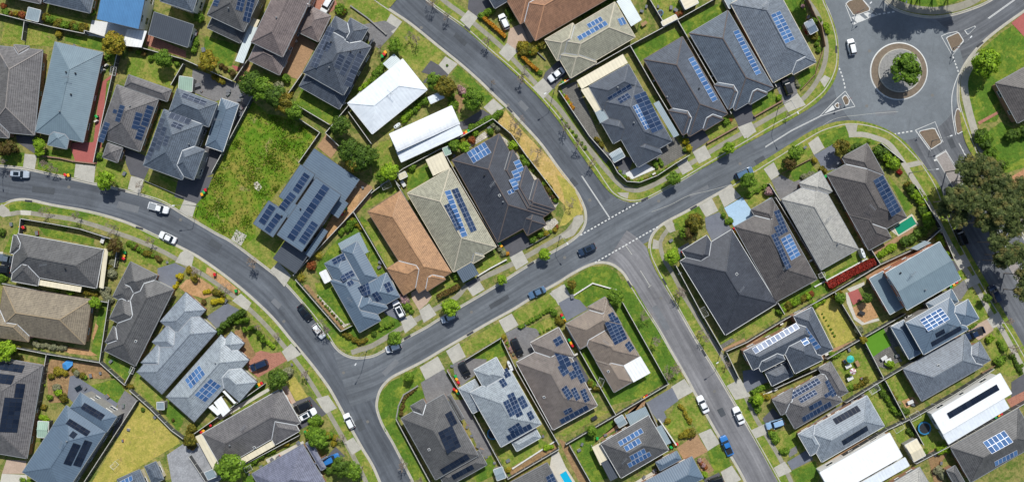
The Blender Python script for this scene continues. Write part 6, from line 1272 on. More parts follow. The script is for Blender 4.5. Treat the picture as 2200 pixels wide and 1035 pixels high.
row(B18,[(620,30),(720,120),(740,230),(800,330)],40,'olive',sp=.9,kinds=['olive','green','bright','dark']); row(B18,[(570,475),(650,440),(690,400),(770,370)],38,'dark',sp=1.1,jit=.05); row(B18,[(310,610),(370,580),(430,540),(500,500)],28,'bright',sp=1.0,jit=.1); row(B18,[(860,430),(910,510)],26,'bright',sp=1.0); row(B18,[(940,580),(960,610)],34,'bright',sp=.8); row(B18,[(1000,770),(1050,760)],28,'bright',sp=1.0)
hedge(B16,[(700,850),(900,735),(1095,640)],1.75,1.2,'red','long deep red hedge'); row(B12,[(1405,250),(1430,230)],20,'green',sp=1.6,jit=.0); row(B12,[(1440,305),(1470,295),(1450,262)],20,'green',sp=1.2,jit=.0)
row(C16,[(300,270),(420,200),(600,110)],30,'green',sp=1.2,kinds=['green','olive','flame','bright']); row(C16,[(600,210),(700,160)],30,'bright',sp=1.1); row(C16,[(780,120),(850,200)],36,'olive',sp=.9); row(C16,[(740,650),(830,620)],30,'green',sp=1.1); row(C16,[(880,930),(960,910),(1060,840)],26,'green',sp=1.2,kinds=['green','olive']); row(C16,[(1220,720),(1290,710)],28,'bright',sp=1.1); row(C16,[(920,370)],8,'green'); row(C16,[(660,290),(790,520)],10,'green',sp=4)
hedge(C16,[(55,965),(120,925),(200,905)],1.0,.8,'green','low clipped green hedge'); row(D16,[(70,330),(120,430)],30,'green',sp=1.0); row(D16,[(130,310),(210,300)],28,'yellow',sp=1.0); row(D16,[(230,600),(270,700)],30,'olive',sp=1.0,kinds=['olive','green']); row(D16,[(310,770),(390,770)],30,'green',sp=1.0); row(D16,[(1140,200),(1300,470)],22,'green',sp=1.1,kinds=['green','dark']); row(D16,[(1350,430),(1400,440)],34,'dark',sp=.9); row(D16,[(1400,600),(1440,640)],28,'dark',sp=1.0); row(D16,[(1540,770),(1580,780)],28,'green')
row(D18,[(880,760),(960,760)],34,'bright',sp=.9); row(D18,[(740,770),(770,780)],24,'dark'); row(D18,[(400,190),(540,380)],18,'olive',sp=1.8,kinds=['olive','green','grey']); row(D18,[(860,930),(920,1000)],34,'grey',sp=1.0,kinds=['grey','olive']); row(D18,[(1560,30),(1592,60)],22,'green')
row(C18,[(1290,510),(1340,490)],28,'bright',sp=.9); row(C18,[(1370,530),(1430,620)],22,'green',sp=1.1); row(C18,[(1380,710),(1440,650)],32,'green',sp=.9); row(C18,[(1490,640),(1570,810)],20,'dark',sp=1.0); row(C18,[(1100,430),(1200,370)],12,'green',sp=1.6)
row(A18,[(1200,350),(1240,400),(1310,500),(1320,550)],42,'dark',sp=.85,kinds=['dark','green']); row(A18,[(1250,330),(1300,420)],30,'green',sp=.9); row(A18,[(1490,350),(1592,330),(1600,370)],46,'dark',sp=.9); row(A18,[(1390,600),(1440,640)],40,'green',sp=1.0); row(A18,[(1340,560),(1360,600)],30,'bright')
row(D12,[(1040,380),(1080,430),(1100,490),(1140,540)],18,'yellow',sp=1.2); row(D12,[(1050,640),(1160,590)],34,'olive',sp=1.0,kinds=['olive','yellow']); row(D12,[(940,520),(970,540)],22,'yellow'); row(D12,[(260,600),(320,600)],34,'olive',sp=1.0); row(D12,[(280,200),(360,250)],34,'olive',sp=1.0); row(C12,[(280,870),(310,910)],30,'green',sp=1.0); row(D12,[(1240,960),(1250,970)],26,'bright'); row(D12,[(1210,850),(1260,920)],20,'flame',sp=1.2,kinds=['flame','pink','grey']); row(D8,[(1160,930),(1190,960)],26,'yellow',sp=1.2); row(D8,[(1480,740),(1560,720)],24,'bright',sp=1.3); row(D8,[(245,450),(270,320),(380,230)],16,'brownish',sp=1.4); row(C12,[(0,340),(30,390)],30,'olive',sp=1.0)

# the 285 largest shrubs stand one by one; the small filling plants between them are one mass
SHR.sort(key=lambda t: -t[0] * (1 if -10 < t[1] < 2210 and -10 < t[2] < 1045 else 0))
for t in SHR[:285]: put_shrub(*t)
V = []; F = []; MI = []; ms = []
for r, px, py, kind, form, look, hk, cat, name in SHR[285:]:
    if not (-10 < px < 2210 and -10 < py < 1045): continue
    r *= S; zc = r*.75*hk; p = P(px, py, zc); me = crown_mesh(kind, rt.randrange(3), form); a = rt.random()*6.28; ca, sa = math.cos(a)*r*1.1, math.sin(a)*r*1.1; i0 = len(V)
    if LV[kind] not in ms: ms.append(LV[kind])
    k = ms.index(LV[kind]); V += [(p.x + v.co.x*ca - v.co.y*sa, p.y + v.co.x*sa + v.co.y*ca, .13 + zc*.8 + v.co.z*r*.95*hk) for v in me.vertices]
    F += [tuple(i0 + i for i in f.vertices) for f in me.polygons]; MI += [k] * len(me.polygons)
me = bpy.data.meshes.new('low_plants'); me.from_pydata(V, [], F)
for m in ms: me.materials.append(m)
me.polygons.foreach_set('material_index', MI); ob = link('low_plants', me); ob['kind'] = 'stuff'; ob['label'] = 'low mixed garden plants filling the beds between houses'
# weeds and rough grass tufts: nobody could count them
def inside(p, poly_):
    c = False; n = len(poly_)
    for i in range(n):
        a, b = poly_[i], poly_[i-1]
        if (a[1] > p[1]) != (b[1] > p[1]) and p[0] < (b[0]-a[0])*(p[1]-a[1])/(b[1]-a[1]) + a[0]: c = not c
    return c
def tufts(name, polys, n, mats, hmin, hmax, label, clus=0.0):
    rnd = random.Random(11); V = []; F = []; MI = []
    areas = [abs(parea(p)) for p in polys]
    for pl, ar in zip(polys, areas):
        xs = [p[0] for p in pl]; ys = [p[1] for p in pl]; m = int(n*ar/sum(areas)); cs = [(rnd.uniform(min(xs), max(xs)), rnd.uniform(min(ys), max(ys)), rnd.uniform(4, 16)) for _ in range(max(1, int(ar/900)))]
        for _ in range(m):
            if rnd.random() < clus: c = rnd.choice(cs); x, y = rnd.gauss(c[0], c[2]), rnd.gauss(c[1], c[2])
            else: x, y = rnd.uniform(min(xs), max(xs)), rnd.uniform(min(ys), max(ys))
            if not inside((x, y), pl): continue
            p = P(x, y); k = rnd.choices(range(len(mats)), [6, 3, 1][:len(mats)])[0]
            for _b in range(3):
                a = rnd.random()*6.28; h = rnd.uniform(hmin, hmax); w = h*.55; dx, dy = math.cos(a), math.sin(a); lx, ly = rnd.gauss(0, h*.6), rnd.gauss(0, h*.6); i = len(V)
                V += [(p.x-dx*w*.5, p.y-dy*w*.5, .14), (p.x+dx*w*.5, p.y+dy*w*.5, .14), (p.x+lx+dx*w*.4, p.y+ly+dy*w*.4, .14+h), (p.x+lx-dx*w*.4, p.y+ly-dy*w*.4, .14+h*.9)]; F.append((i, i+1, i+2, i+3)); MI.append(k)
    me = bpy.data.meshes.new(name); me.from_pydata(V, [], F)
    for m in mats: me.materials.append(LV[m])
    me.polygons.foreach_set('material_index', MI); ob = link(name, me); ob['kind'] = 'stuff'; ob['label'] = label
LOT = [q(A4, x, y) for x, y in [(570,75),(700,190),(850,215),(1150,350),(970,600),(760,860),(600,1110),(570,1210),(490,1290),(400,1250),(200,1120),(80,1030),(150,870),(260,690),(420,400)]]
LV['drygrass'] = leafy('dry_grass_blades', '#8f8148', '#b5a468'); LV['weed'] = leafy('weed_blades', '#4f7419', '#8aa62c')
tufts('weeds', [LOT], 6500, ['weed', 'green', 'drygrass'], .12, .38, 'rough weeds and tall grass over the vacant lot', .65)
tufts('rough_grass', [[q(o, x, y) for x, y in p] for o, m, p in lw if m in (M_lawn, M_lush)], 26000, ['weed', 'green', 'drygrass'], .05, .13, 'uneven grass tufts on the lawns', .5)

# ================================================================ cars
M_rub = plain('tyre_rubber', '#1d1d1f', 0.8, var=.05); M_rim = plain('alloy_rim', '#a8abb0', 0.35, metal=.7); M_lamp = plain('clear_headlight', '#d8dcdf', 0.2, var=.02); M_tail = plain('red_tail_light', '#a01c1a', 0.3, var=.02)
M_cglass = glassy('car_glass', '#1b242b', .05); M_trim = plain('black_trim', '#1a1b1d', .6)
def paint(name, c):
    if 'car_'+name in MATS: return MATS['car_'+name]
    m, nt, b = newmat('car_'+name); b.inputs['Base Color'].default_value = hx(c); b.inputs['Roughness'].default_value = .28; b.inputs['Coat Weight'].default_value = .7; b.inputs['Coat Roughness'].default_value = .05
    MATS['car_'+name] = m; return m
PC = {'white': '#e6e8e8', 'silver': '#a9b4bf', 'black': '#15171a', 'dark blue': '#26384f', 'steel blue': '#53708c', 'blue': '#2f74b8', 'pale blue': '#8fb0cf', 'grey': '#5f6b76', 'navy': '#1c2c46'}
_car = {}
SP = {  # length, width, height, bonnet z, boot z, cabin start/end (fraction from front), roof start/end
 'hatch': (4.2, 1.78, 1.48, .98, 1.02, .25, .97, .42, .88), 'sedan': (4.7, 1.82, 1.44, .96, 1.02, .27, .84, .42, .68), 'suv': (4.7, 1.9, 1.72, 1.1, 1.12, .23, .985, .38, .92), 'wagon': (4.8, 1.84, 1.5, .98, 1.02, .26, .98, .40, .88), 'ute': (5.3, 1.88, 1.75, 1.12, 1.08, .24, .60, .35, .55) }
def ring(x, w, z0, z1, bev=.10, n=None):
    w2 = w/2; return [Vector((x, -w2, z0+bev*.5)), Vector((x, -w2, z1-bev*1.3)), Vector((x, -w2+bev*.5, z1-bev*.35)), Vector((x, -w2+bev*1.6, z1)), Vector((x, 0, z1+.02)), Vector((x, w2-bev*1.6, z1)), Vector((x, w2-bev*.5, z1-bev*.35)), Vector((x, w2, z1-bev*1.3)), Vector((x, w2, z0+bev*.5)), Vector((x, w2-bev, z0)), Vector((x, -w2+bev, z0))]
def car(px, py, dx, dy, kind, col, look, o=None, sunroof=False, fixed=None):
    x_, y_ = q(o, px, py); key = (kind, col, sunroof); L, W, H, zb, zt, c0, c1, r0, r1 = SP[kind]
    root = empty({'hatch': 'car', 'sedan': 'car', 'suv': 'suv', 'wagon': 'car', 'ute': 'pickup_truck'}[kind], (0, 0, 0))
    if key not in _car:
        pm = paint(col, PC[col]); ps = []; X = lambda f: L/2 - f*L
        mb = MB(); st = [(0, .62, .42, zb-.34), (.015, .80, .28, zb-.22), (.05, .93, .22, zb-.12), (.13, 1, .2, zb-.03), (c0, 1, .2, zb+.02), (.5, 1.0, .2, (zb+zt)/2+.02), (.8, 1, .2, zt), (.93, .97, .22, zt-.02), (.985, .88, .28, zt-.1), (1, .76, .4, zt-.22)]
        if kind == 'ute': st = st[:5] + [(.62, 1, .2, zt), (.63, 1, .2, .72), (.96, 1, .2, .72), (.965, 1, .2, zt), (1, .97, .3, zt-.02)]
        mb.loft([ring(X(f), W*k, a, b, .09) for f, k, a, b in st]); ps.append(('body', mb.build('body', pm, smooth=False, weld=True)))
        mb = MB(); cab = [(c0, .86, zb-.02), (c0+(r0-c0)*.5, .84, (zb+H)/2), (r0, .78, H-.03), ((r0+r1)/2, .78, H), (r1, .77, H-.04), (r1+(c1-r1)*.55, .80, (zt+H)/2+.02), (c1, .82, zt-.03)]
        def cring(f, k, z): w = W*k/2; b0 = min(zb, zt)-.05; wb = W*.47; zz = max(z, b0+.02); return [Vector((X(f), -wb, b0)), Vector((X(f), -w, zz-.05)), Vector((X(f), -w+.1, zz)), Vector((X(f), w-.1, zz)), Vector((X(f), w, zz-.05)), Vector((X(f), wb, b0))]
        mb.loft([cring(*c) for c in cab]); ps.append(('window_glass', mb.build('window_glass', M_cglass, weld=True)))
        mb = MB(); rc = [(r0-.015, .70, H-.035), (r0+.02, .72, H), ((r0+r1)/2, .73, H+.025), (r1-.02, .71, H-.0), (r1+.02, .68, H-.04)]
        mb.loft([[Vector((X(f), -W*k/2, z-.03)), Vector((X(f), -W*k/2+.05, z+.015)), Vector((X(f), W*k/2-.05, z+.015)), Vector((X(f), W*k/2, z-.03))] for f, k, z in rc]); ps.append(('roof', mb.build('roof', pm, weld=True)))
        if sunroof: mb = MB(); mb.box(X(r0+(r1-r0)*.7), -W*.26, H+.02, X(r0+.05), W*.26, H+.052); ps.append(('sunroof', mb.build('sunroof', M_cglass)))
        for sy in (-1, 1):
            for fx in (.19, .81):
                mb = MB(); yy = sy*(W/2-.10); mb.tube((X(fx), yy-.11, .34), (X(fx), yy+.11, .34), .34, .34, 18); t = mb.build('wheel', M_rub)
                m2 = MB(); m2.tube((X(fx), yy+sy*.10, .34), (X(fx), yy+sy*.125, .34), .21, .2, 12); ps.append(('wheel', t, [('rim', m2.build('rim', M_rim))]))
            mb = MB(); mb.box(X(.035), sy*W*.31-.17, zb-.33, X(.012), sy*W*.31+.17, zb-.2); ps.append(('headlight', mb.build('headlight', M_lamp)))
            mb = MB(); mb.box(X(1.0), sy*W*.33-.16, zt-.3, X(.985), sy*W*.33+.16, zt-.14); ps.append(('tail_light', mb.build('tail_light', M_tail)))
            mb = MB(); mx = X(c0+.10); mb.box(mx-.07, min(sy*W/2, sy*(W/2+.2)), zb-.02, mx+.07, max(sy*W/2, sy*(W/2+.2)), zb+.13); ps.append(('side_mirror', mb.build('side_mirror', pm)))
            if kind == 'ute': pass
        if kind == 'ute': mb = MB(); mb.box(X(.96), -W*.42, .722, X(.64), W*.42, .74); ps.append(('tray_liner', mb.build('tray_liner', M_trim if col != 'white' else plain('tray_grey', '#8d9498', .6))))
        _car[key] = ps
        for p in ps: p[1].parent = root; 
        for p in ps:
            if len(p) > 2:
                for s2 in p[2]: s2[1].parent = p[1]
    else:
        for p in _car[key]:
            c = p[1].copy(); COL.objects.link(c); c.parent = root
            if len(p) > 2:
                for s2 in p[2]: d = s2[1].copy(); COL.objects.link(d); d.parent = c
    onroad = fixed if fixed is not None else .03
    w = P(x_, y_, .8); root.location = (w.x, w.y, onroad); root.rotation_euler = (0, 0, math.atan2(-dy, dx))
    return reg(root, look, {'ute': 'pickup truck', 'suv': 'car'}.get(kind, 'car'), (x_, y_), 'parked cars', look)
car(42,374,1,.06,'wagon','silver','silver wagon with black sunroof parked at the far left kerb',None,True)
car(341,447,1,.28,'ute','white','white pickup truck parked on the curved street')
car(360,510,-1,-.45,'sedan','white','white sedan with dark rear window parked below the pickup truck')
car(655,671,.62,.78,'sedan','black','black sedan parked just above a white car on the bend')
car(685,711,.60,.80,'hatch','white','white car parked under a budding tree on the bend')
car(557,784,-.92,.38,'suv','navy','dark car on the red brick driveway',fixed=.17)
car(650,873,-.9,.42,'suv','black','black car parked beside a white car on a driveway',fixed=.17)
car(661,890,.88,-.48,'wagon','white','white car with black roof parked beside a black car',None,True,fixed=.17)
car(750,904,-.45,-.89,'hatch','white','white hatchback parked at the kerb near the bottom left junction')
car(711,986,.9,-.4,'suv','blue','bright blue car beside a large green tree at the bottom',fixed=.17)
car(845,746,-.93,.35,'hatch','white','white hatchback parked half under a round street tree')
car(964,682,-.93,.38,'hatch','silver','silver hatchback parked half under a street tree')
car(1154,628,-.9,.43,'sedan','steel blue','steel blue sedan with small sunroof parked by a lawn')
car(1261,536,-.9,.42,'wagon','dark blue','dark blue wagon driving through the junction',None,True)
car(857,663,-.45,-.89,'suv','white','white car with long black sunroof on a driveway',None,True,fixed=.17)
car(1111,745,.42,.9,'wagon','black','long black car on a grey paved driveway',fixed=.17)
car(998,793,.48,.88,'hatch','black','black hatchback on the driveway beside the bins',fixed=.17)
car(1083,47,-.42,-.91,'hatch','white','white hatchback parked on the grass behind the orange hedge',fixed=.16)
car(1195,161,-.8,.6,'sedan','white','white sedan on the driveway beside the corner house',fixed=.17)
car(1830,101,-.22,-.98,'hatch','white','white hatchback driving round the roundabout')
car(1690,186,-.35,-.94,'suv','black','black car on the driveway nearest the roundabout',fixed=.17)
car(1599,372,.9,-.42,'suv','steel blue','blue grey car parked partly under a tree by the diagonal street')
car(1510,868,-.43,-.9,'sedan','white','white sedan parked on the left kerb of the south street')
car(1587,892,-.4,-.92,'sedan','white','white sedan parked on the right kerb of the south street')
car(1561,956,-.4,-.9,'ute','blue','bright blue pickup truck parked on the south street')
car(1665,910,-.95,.3,'wagon','pale blue','pale blue wagon parked under a carport edge',fixed=.17)
car(1537,1033,-.9,.3,'hatch','black','black car cut by the bottom edge',fixed=.17)
car(2065,508,-.4,-.9,'suv','black','black car parked in the deep shade of the avenue')
car(2137,631,-.4,-.92,'suv','navy','dark blue car parked on the avenue')
car(2093,716,-.9,.38,'ute','navy','dark blue pickup truck on a pale driveway',fixed=.17)
car(703,12,-.5,.85,'suv','white','white car on the brick driveway at the top',fixed=.17)
car(19,556,-.97,-.2,'ute','grey','grey pickup truck at the far left driveway',fixed=.17)
car(4,578,-.98,-.1,'suv','black','black car cut by the left edge',fixed=.17)

# ================================================================ wheelie bins
BC = {'r': ('red', plain('bin_lid_red', '#c8202a', .5, var=.03)), 'y': ('yellow', plain('bin_lid_yellow', '#f0a81c', .5, var=.03)), 'g': ('green', plain('bin_lid_green', '#1aa04a', .5, var=.03))}
M_bin = plain('bin_body_green', '#1f3a2a', .6); _bin = {}
def bin_(o, x, y, c, ang=0.5):
    px, py = q(o, x, y); w = P(px, py, 1.0); root = empty('wheelie_bin', (w.x, w.y, .15), ang)
    if 'b' not in _bin:
        mb = MB(); mb.loft([[Vector((-.22, -.25, .08)), Vector((.22, -.25, .08)), Vector((.22, .25, .08)), Vector((-.22, .25, .08))], [Vector((-.29, -.34, .95)), Vector((.29, -.34, .95)), Vector((.29, .34, .95)), Vector((-.29, .34, .95))]]); a = mb.build('bin_body', M_bin); _bin['b'] = a.data; bpy.data.objects.remove(a)
        mb = MB(); mb.tube((-.05, 0, .12), (.05, 0, .12), .12, .12, 10); a = mb.build('wheel', M_rub); _bin['w'] = a.data; bpy.data.objects.remove(a)
    if c not in _bin:
        mb = MB(); mb.loft([[Vector((-.32, -.38, .95)), Vector((.32, -.38, .95)), Vector((.32, .38, .95)), Vector((-.32, .38, .95))], [Vector((-.31, -.36, 1.0)), Vector((.31, -.36, 1.0)), Vector((.31, .36, 1.04)), Vector((-.31, .36, 1.04))], [Vector((-.22, -.26, 1.06)), Vector((.22, -.26, 1.06)), Vector((.22, .3, 1.09)), Vector((-.22, .3, 1.09))]]); mb.box(-.28, .37, .96, .28, .44, 1.0); a = mb.build('lid', BC[c][1]); _bin[c] = a.data; bpy.data.objects.remove(a)
    link('bin_body', _bin['b'], root); link('lid', _bin[c], root)
    for s in (-1, 1): wh = link('wheel', _bin['w'], root); wh.location = (s*.27, .26, 0)
    reg(root, BC[c][0] + ' lidded wheelie bin', 'bin', (px, py), BC[c][0] + ' lidded bins')
for b in [(A4,165,830,'r'),(A4,150,850,'g'),(A4,135,868,'y'),(A0,558,700,'r'),(A0,585,704,'y'),(A0,825,202,'g'),(B0,176,350,'y'),(B0,200,353,'r'),(B0,1067,567,'g'),(B0,1060,595,'y'),(B0,1058,617,'r'),(B4,1365,187,'g'),(B4,1350,212,'y'),(B4,1332,238,'r'),(B4,243,755,'r'),(B4,425,895,'g'),
          (T80,112,450,'y'),(T80,100,467,'r'),(T80,84,484,'g'),(A8,822,327,'g'),(A8,803,338,'y'),(A8,785,348,'r'),(B8,1090,490,'g'),(B8,1102,510,'y'),(C8,712,828,'g'),(C8,722,853,'y'),(C8,736,880,'r'),(C8,700,938,'r'),(C8,723,953,'y'),(C8,737,972,'g'),(C12,28,305,'r'),(C12,40,326,'g'),(C12,50,347,'y'),
          (C12,92,518,'g'),(C12,107,543,'y'),(C12,120,566,'r'),(C12,737,1010,'y'),(C12,756,997,'r'),(D4,604,214,'g'),(D4,625,203,'y'),(D4,646,190,'r'),(D4,208,548,'r'),(D4,147,594,'y'),(D4,129,606,'r'),(D4,1020,607,'g'),(D4,1043,597,'y'),(T120,42,712,'g'),(T120,60,699,'y'),(T120,79,689,'r'),
          (D12,963,737,'g'),(D12,987,716,'y'),(D12,1013,710,'r'),(D12,332,662,'g'),(B18,965,857,'g'),(B18,990,841,'y'),(B18,1015,820,'r'),(D18,1352,486,'g'),(D18,1377,469,'y'),(D18,1400,458,'r'),(B16,507,420,'g'),(B16,518,444,'y'),(B12,1062,563,'r'),(B12,1070,583,'y'),(B12,1081,604,'g'),(B12,1503,363,'r'),(B12,1513,385,'y'),(A16,690,715,'g'),(B8,30,1,'g') ][:-1]:
    bin_(*b, ang=rt.uniform(.2, .9))

# ================================================================ street lamps, signs
M_pole = plain('galvanised_pole', '#8b8f90', .5, metal=.4)
def lamp(px, py, h, ax, ay, L, look):
    w = P(px, py); root = empty('street_lamp', (w.x, w.y, .13), math.atan2(-ay, ax)); mb = MB(); mb.tube((0, 0, 0), (0, 0, .4), .14, .12, 8); mb.tube((0, 0, .4), (0, 0, h), .09, .055, 8); mb.build('pole', M_pole, root)
    mb = MB(); mb.tube((0, 0, h-.1), (L*.5, 0, h+.22), .045, .04, 6); mb.tube((L*.5, 0, h+.22), (L, 0, h+.3), .04, .035, 6); mb.build('arm', M_pole, root)
    mb = MB(); mb.box(L-.1, -.13, h+.2, L+.55, .13, h+.36); mb.box(L, -.1, h+.16, L+.45, .1, h+.2); mb.build('lamp_head', plain('lamp_head_white', '#d6d8d8', .5), root)
    reg(root, look, 'street lamp', (px, py), 'street lamps')
lamp(1672,230,8.8,.43,.9,3.2,'tall street lamp with long arm'); lamp(1189,200,6.2,-.83,.5,2.6,'grey street lamp'); lamp(1203,507,6,.6,.8,2.2,'grey street lamp'); lamp(1546,757,6,-.83,.55,2.6,'grey street lamp'); lamp(426,443,7,-.9,.05,2.8,'grey street lamp')
lamp(2002,303,5,.9,-.3,1.6,'short traffic island lamp'); lamp(1838,32,5,.6,-.6,1.6,'short traffic island lamp'); lamp(2048,104,5,.6,-.7,1.6,'short traffic island lamp'); lamp(1919,2,7,-.2,.98,2.6,'street lamp at the roundabout verge'); lamp(788,753,7,-.5,.85,2.4,'grey street lamp'); lamp(1953,372,7,.95,-.1,2.8,'grey street lamp'); lamp(16,345,6,.1,1,2.2,'grey street lamp')
def post(px, py, look='give way sign'):
    w = P(px, py); root = empty('road_sign', (w.x, w.y, .05)); mb = MB(); mb.tube((0, 0, 0), (0, 0, 2.5), .035, .035, 6); mb.build('pole', M_pole, root); mb = MB()
    mb.loft([[Vector((-.38, y, 2.5)), Vector((.38, y, 2.5)), Vector((0, y, 1.85))] for y in (-.06, -.035)]); mb.build('sign_plate', plain('sign_red', '#b3262a', .5), root); reg(root, look, 'road sign', (px, py), 'give way signs')
for p in [(1818,215),(1972,285),(2046,108),(1834,32),(1347,432),(1796,228)]: post(*p)

# ================================================================ garden things
def simple(name, parts, px, py, z, look, cat, ang=0., group=None, fixed=None):
    w = P(px, py, z); root = empty(name, (w.x, w.y, .15), ang)
    for n, fn, m in parts: mb = MB(); fn(mb); mb.build(n, m, root)
    return reg(root, look, cat, (px, py), group, fixed)
def ac(o, x, y, ang=.52):
    px, py = q(o, x, y); simple('air_conditioner', [('casing', lambda m: m.box(-.45, -.2, .05, .45, .2, .85), M_ac), ('fan_grille', lambda m: (m.tube((-.2, -.2, .45), (-.2, -.23, .45), .16, .16, 12), m.tube((.2, -.2, .45), (.2, -.23, .45), .16, .16, 12)), M_dark)], px, py, .8, 'cream outdoor air conditioner', 'air conditioner', ang, 'air conditioner units')
for a in [(T00,905,560),(T00,880,600),(A0,820,240),(T40,935,355),(A4,1355,90),(B4,1440,10),(T120,1205,470),(T120,1310,655),(T120,820,690),(C16,315,380),(C16,1380,320),(C18,590,318),(D16,265,245),(D16,720,460),(D16,780,850),(C12,150,640),(D12,265,240),(C16,700,640),(B16,565,635),(B8,640,630),(B12,1040,745),(D8,1530,570),(D18,945,340),(D4,455,520),(A12,815,690)]: ac(*a)
def tramp(px, py, r, look):
    def ringm(m):
        for i in range(24):
            a, b = i*math.pi/12, (i+1)*math.pi/12; f = lambda k, t, z: (math.cos(t)*k, math.sin(t)*k, z)
            m.face([f(r*.8, a, .78), f(r, a, .76), f(r, b, .76), f(r*.8, b, .78)]); m.face([f(r, a, .62), f(r, b, .62), f(r, b, .76), f(r, a, .76)])
    def mat_(m): m.face([(math.cos(i*math.pi/12)*r*.8, math.sin(i*math.pi/12)*r*.8, .77) for i in range(24)])
    def legs(m):
        for i in range(6): a = i*math.pi/3; m.tube((math.cos(a)*r*.95, math.sin(a)*r*.95, 0), (math.cos(a)*r*.95, math.sin(a)*r*.95, 2.0), .03, .03, 5)
    simple('trampoline', [('padding', ringm, plain('trampoline_blue', '#2c7ba6', .5)), ('jumping_mat', mat_, M_dark), ('frame', legs, M_pole)], px, py, .8, look, 'trampoline', 0, None, look)
tramp(1986,919,1.7,'round blue edged trampoline on the lawn beside the white roofed house'); tramp(1419,28,.75,'small round trampoline on the lawn at the top')
tramp(1059,931,1.5,'round trampoline squeezed between fence and light grey roofed house')
def tank(px, py, ang, look, L=1.9): simple('water_tank', [('tank_body', lambda m: m.loft([[Vector((max(-L/2, min(L/2, math.cos(t)*L*.62))*k, math.sin(t)*.42*k, z)) for t in [i*math.pi/10 for i in range(20)]] for k, z in ((1, 0), (1, 1.75), (.9, 1.85))]), plain('tank_cream', '#d5dadb', .4, var=.02)), ('inlet', lambda m: (m.tube((-.5, 0, 1.85), (-.5, 0, 1.92), .17, .17, 10), m.tube((.5, 0, 1.85), (.5, 0, 1.92), .1, .1, 10)), M_dark)], px, py, 1.8, look, 'water tank', ang, 'water tanks', look)
tank(1854,544,-1.2,'white oval water tank above the red hedge',2.6); tank(853,270,.65,'white oval water tank beside the curved white roof'); tank(773,207,1.0,'white oval water tank beside the wide white hip roof'); tank(1096,786,-1.1,'slim grey water tank beside the light grey roof',2.6)
def pool(o, pts, watercol, look):
    pp = [P(*q(o, *p)) for p in pts]; c = sum(pp, Vector())/len(pp); root = empty('swimming_pool', (c.x, c.y, .17)); pp = [p-c for p in pp]
    if sum(pp[i].x*pp[(i+1) % 4].y-pp[(i+1) % 4].x*pp[i].y for i in range(4)) < 0: pp.reverse()
    m, nt, b = newmat('pool_water'); b.inputs['Base Color'].default_value = hx(watercol); b.inputs['Roughness'].default_value = .04; bump(nt, b, noise(nt, 1.8, 3, .5, coords(nt)), .12, .05)
    mb = MB(); mb.face([(p.x, p.y, .02) for p in pp]); mb.build('water', m, root)
    mb = MB()
    for i in range(4):
        a, d = pp[i], pp[(i+1) % 4]; A, D = a*1.14, d*1.14; mb.face([(A.x, A.y, .10), (D.x, D.y, .10), (d.x, d.y, .10), (a.x, a.y, .10)]); mb.face([(a.x, a.y, .10), (d.x, d.y, .10), (d.x, d.y, 0.0), (a.x, a.y, 0.0)])
        mb.face([(A.x, A.y, -.06), (D.x, D.y, -.06), (D.x, D.y, .10), (A.x, A.y, .10)])
    mb.build('coping', plain('pool_coping', '#cfc6ae', .8), root); x_ = q(o, *pts[0]); reg(root, look, 'swimming pool', (W2+c.x/S, H2-c.y/S), None, look)
pool(B18,[(478,350),(628,255),(668,322),(516,416)],'#1f8a68','green watered rectangular swimming pool'); pool(D12,[(10,966),(62,934),(150,1085),(98,1117)],'#18a9cf','bright turquoise swimming pool cut by the bottom edge')
M_furn = plain('outdoor_furniture_grey', '#6a6c70', .7); M_wood = plain('outdoor_timber', '#9a7a56', .8, var=.2, nscale=4); M_cush = plain('pale_cushion', '#cfcfca', .8)
def table(o, x, y, ang, look, m=M_furn, s=1.0):
    px, py = q(o, x, y)
    def legs(mb):
        for a in (-1, 1):
            for b in (-1, 1): mb.box(a*.7*s-.03, b*.38*s-.03, 0, a*.7*s+.03, b*.38*s+.03, .7)
    simple('outdoor_table', [('table_top', lambda mb: mb.box(-.8*s, -.45*s, .7, .8*s, .45*s, .75), m), ('legs_frame', legs, M_dark)], px, py, .7, look, 'outdoor table', ang, 'outdoor tables')
for t in [(C0,670,925,.5,'glass topped outdoor table',M_cglass),(T40,95,730,.3,'dark outdoor table'),(C16,1000,285,-.4,'dark outdoor table',M_dark),(D16,970,300,.4,'dark barbecue table',M_dark),(B0,880,460,1.2,'pale outdoor table',M_cush),(C16,885,740,.5,'pale outdoor bench',M_cush),(C16,900,845,.5,'pale outdoor bench',M_cush),(C16,962,718,-1.1,'timber outdoor bench',M_wood),(T120,730,205,.6,'timber outdoor table',M_wood),(C16,1190,670,.6,'pale lounge',M_cush),(C16,1225,690,.3,'pale lounge',M_cush),(D18,620,350,.4,'white table with clutter',M_cush),(D12,305,485,.5,'dark folded table',M_dark),(A8,265,775,-1,'pale upturned boat like cover',M_cush),(A12,1700,60,0,'dark table')][:-1]: table(*t[:5], *(t[5:6]))
def umbrella(o, x, y, r, m, look):
    px, py = q(o, x, y); simple('parasol', [('canopy', lambda mb: [mb.face([(0, 0, 2.5), (math.cos(i*.785)*r, math.sin(i*.785)*r, 2.1), (math.cos((i+1)*.785)*r, math.sin((i+1)*.785)*r, 2.1)], i % 2) for i in range(8)], m), ('pole', lambda mb: mb.tube((0, 0, 0), (0, 0, 2.5), .03, .03, 6), M_pole)], px, py, 2.2, look, 'parasol', 0, None, look)
umbrella(C16,925,785,.85,[plain('parasol_white','#e2dcd8',.7),plain('parasol_pink','#a5707c',.7)],'round pink and white striped parasol'); umbrella(C16,903,680,1.0,[plain('parasol_teal','#2aa59a',.7),plain('parasol_teal2','#37b0a4',.7)],'round teal parasol on a lawn')
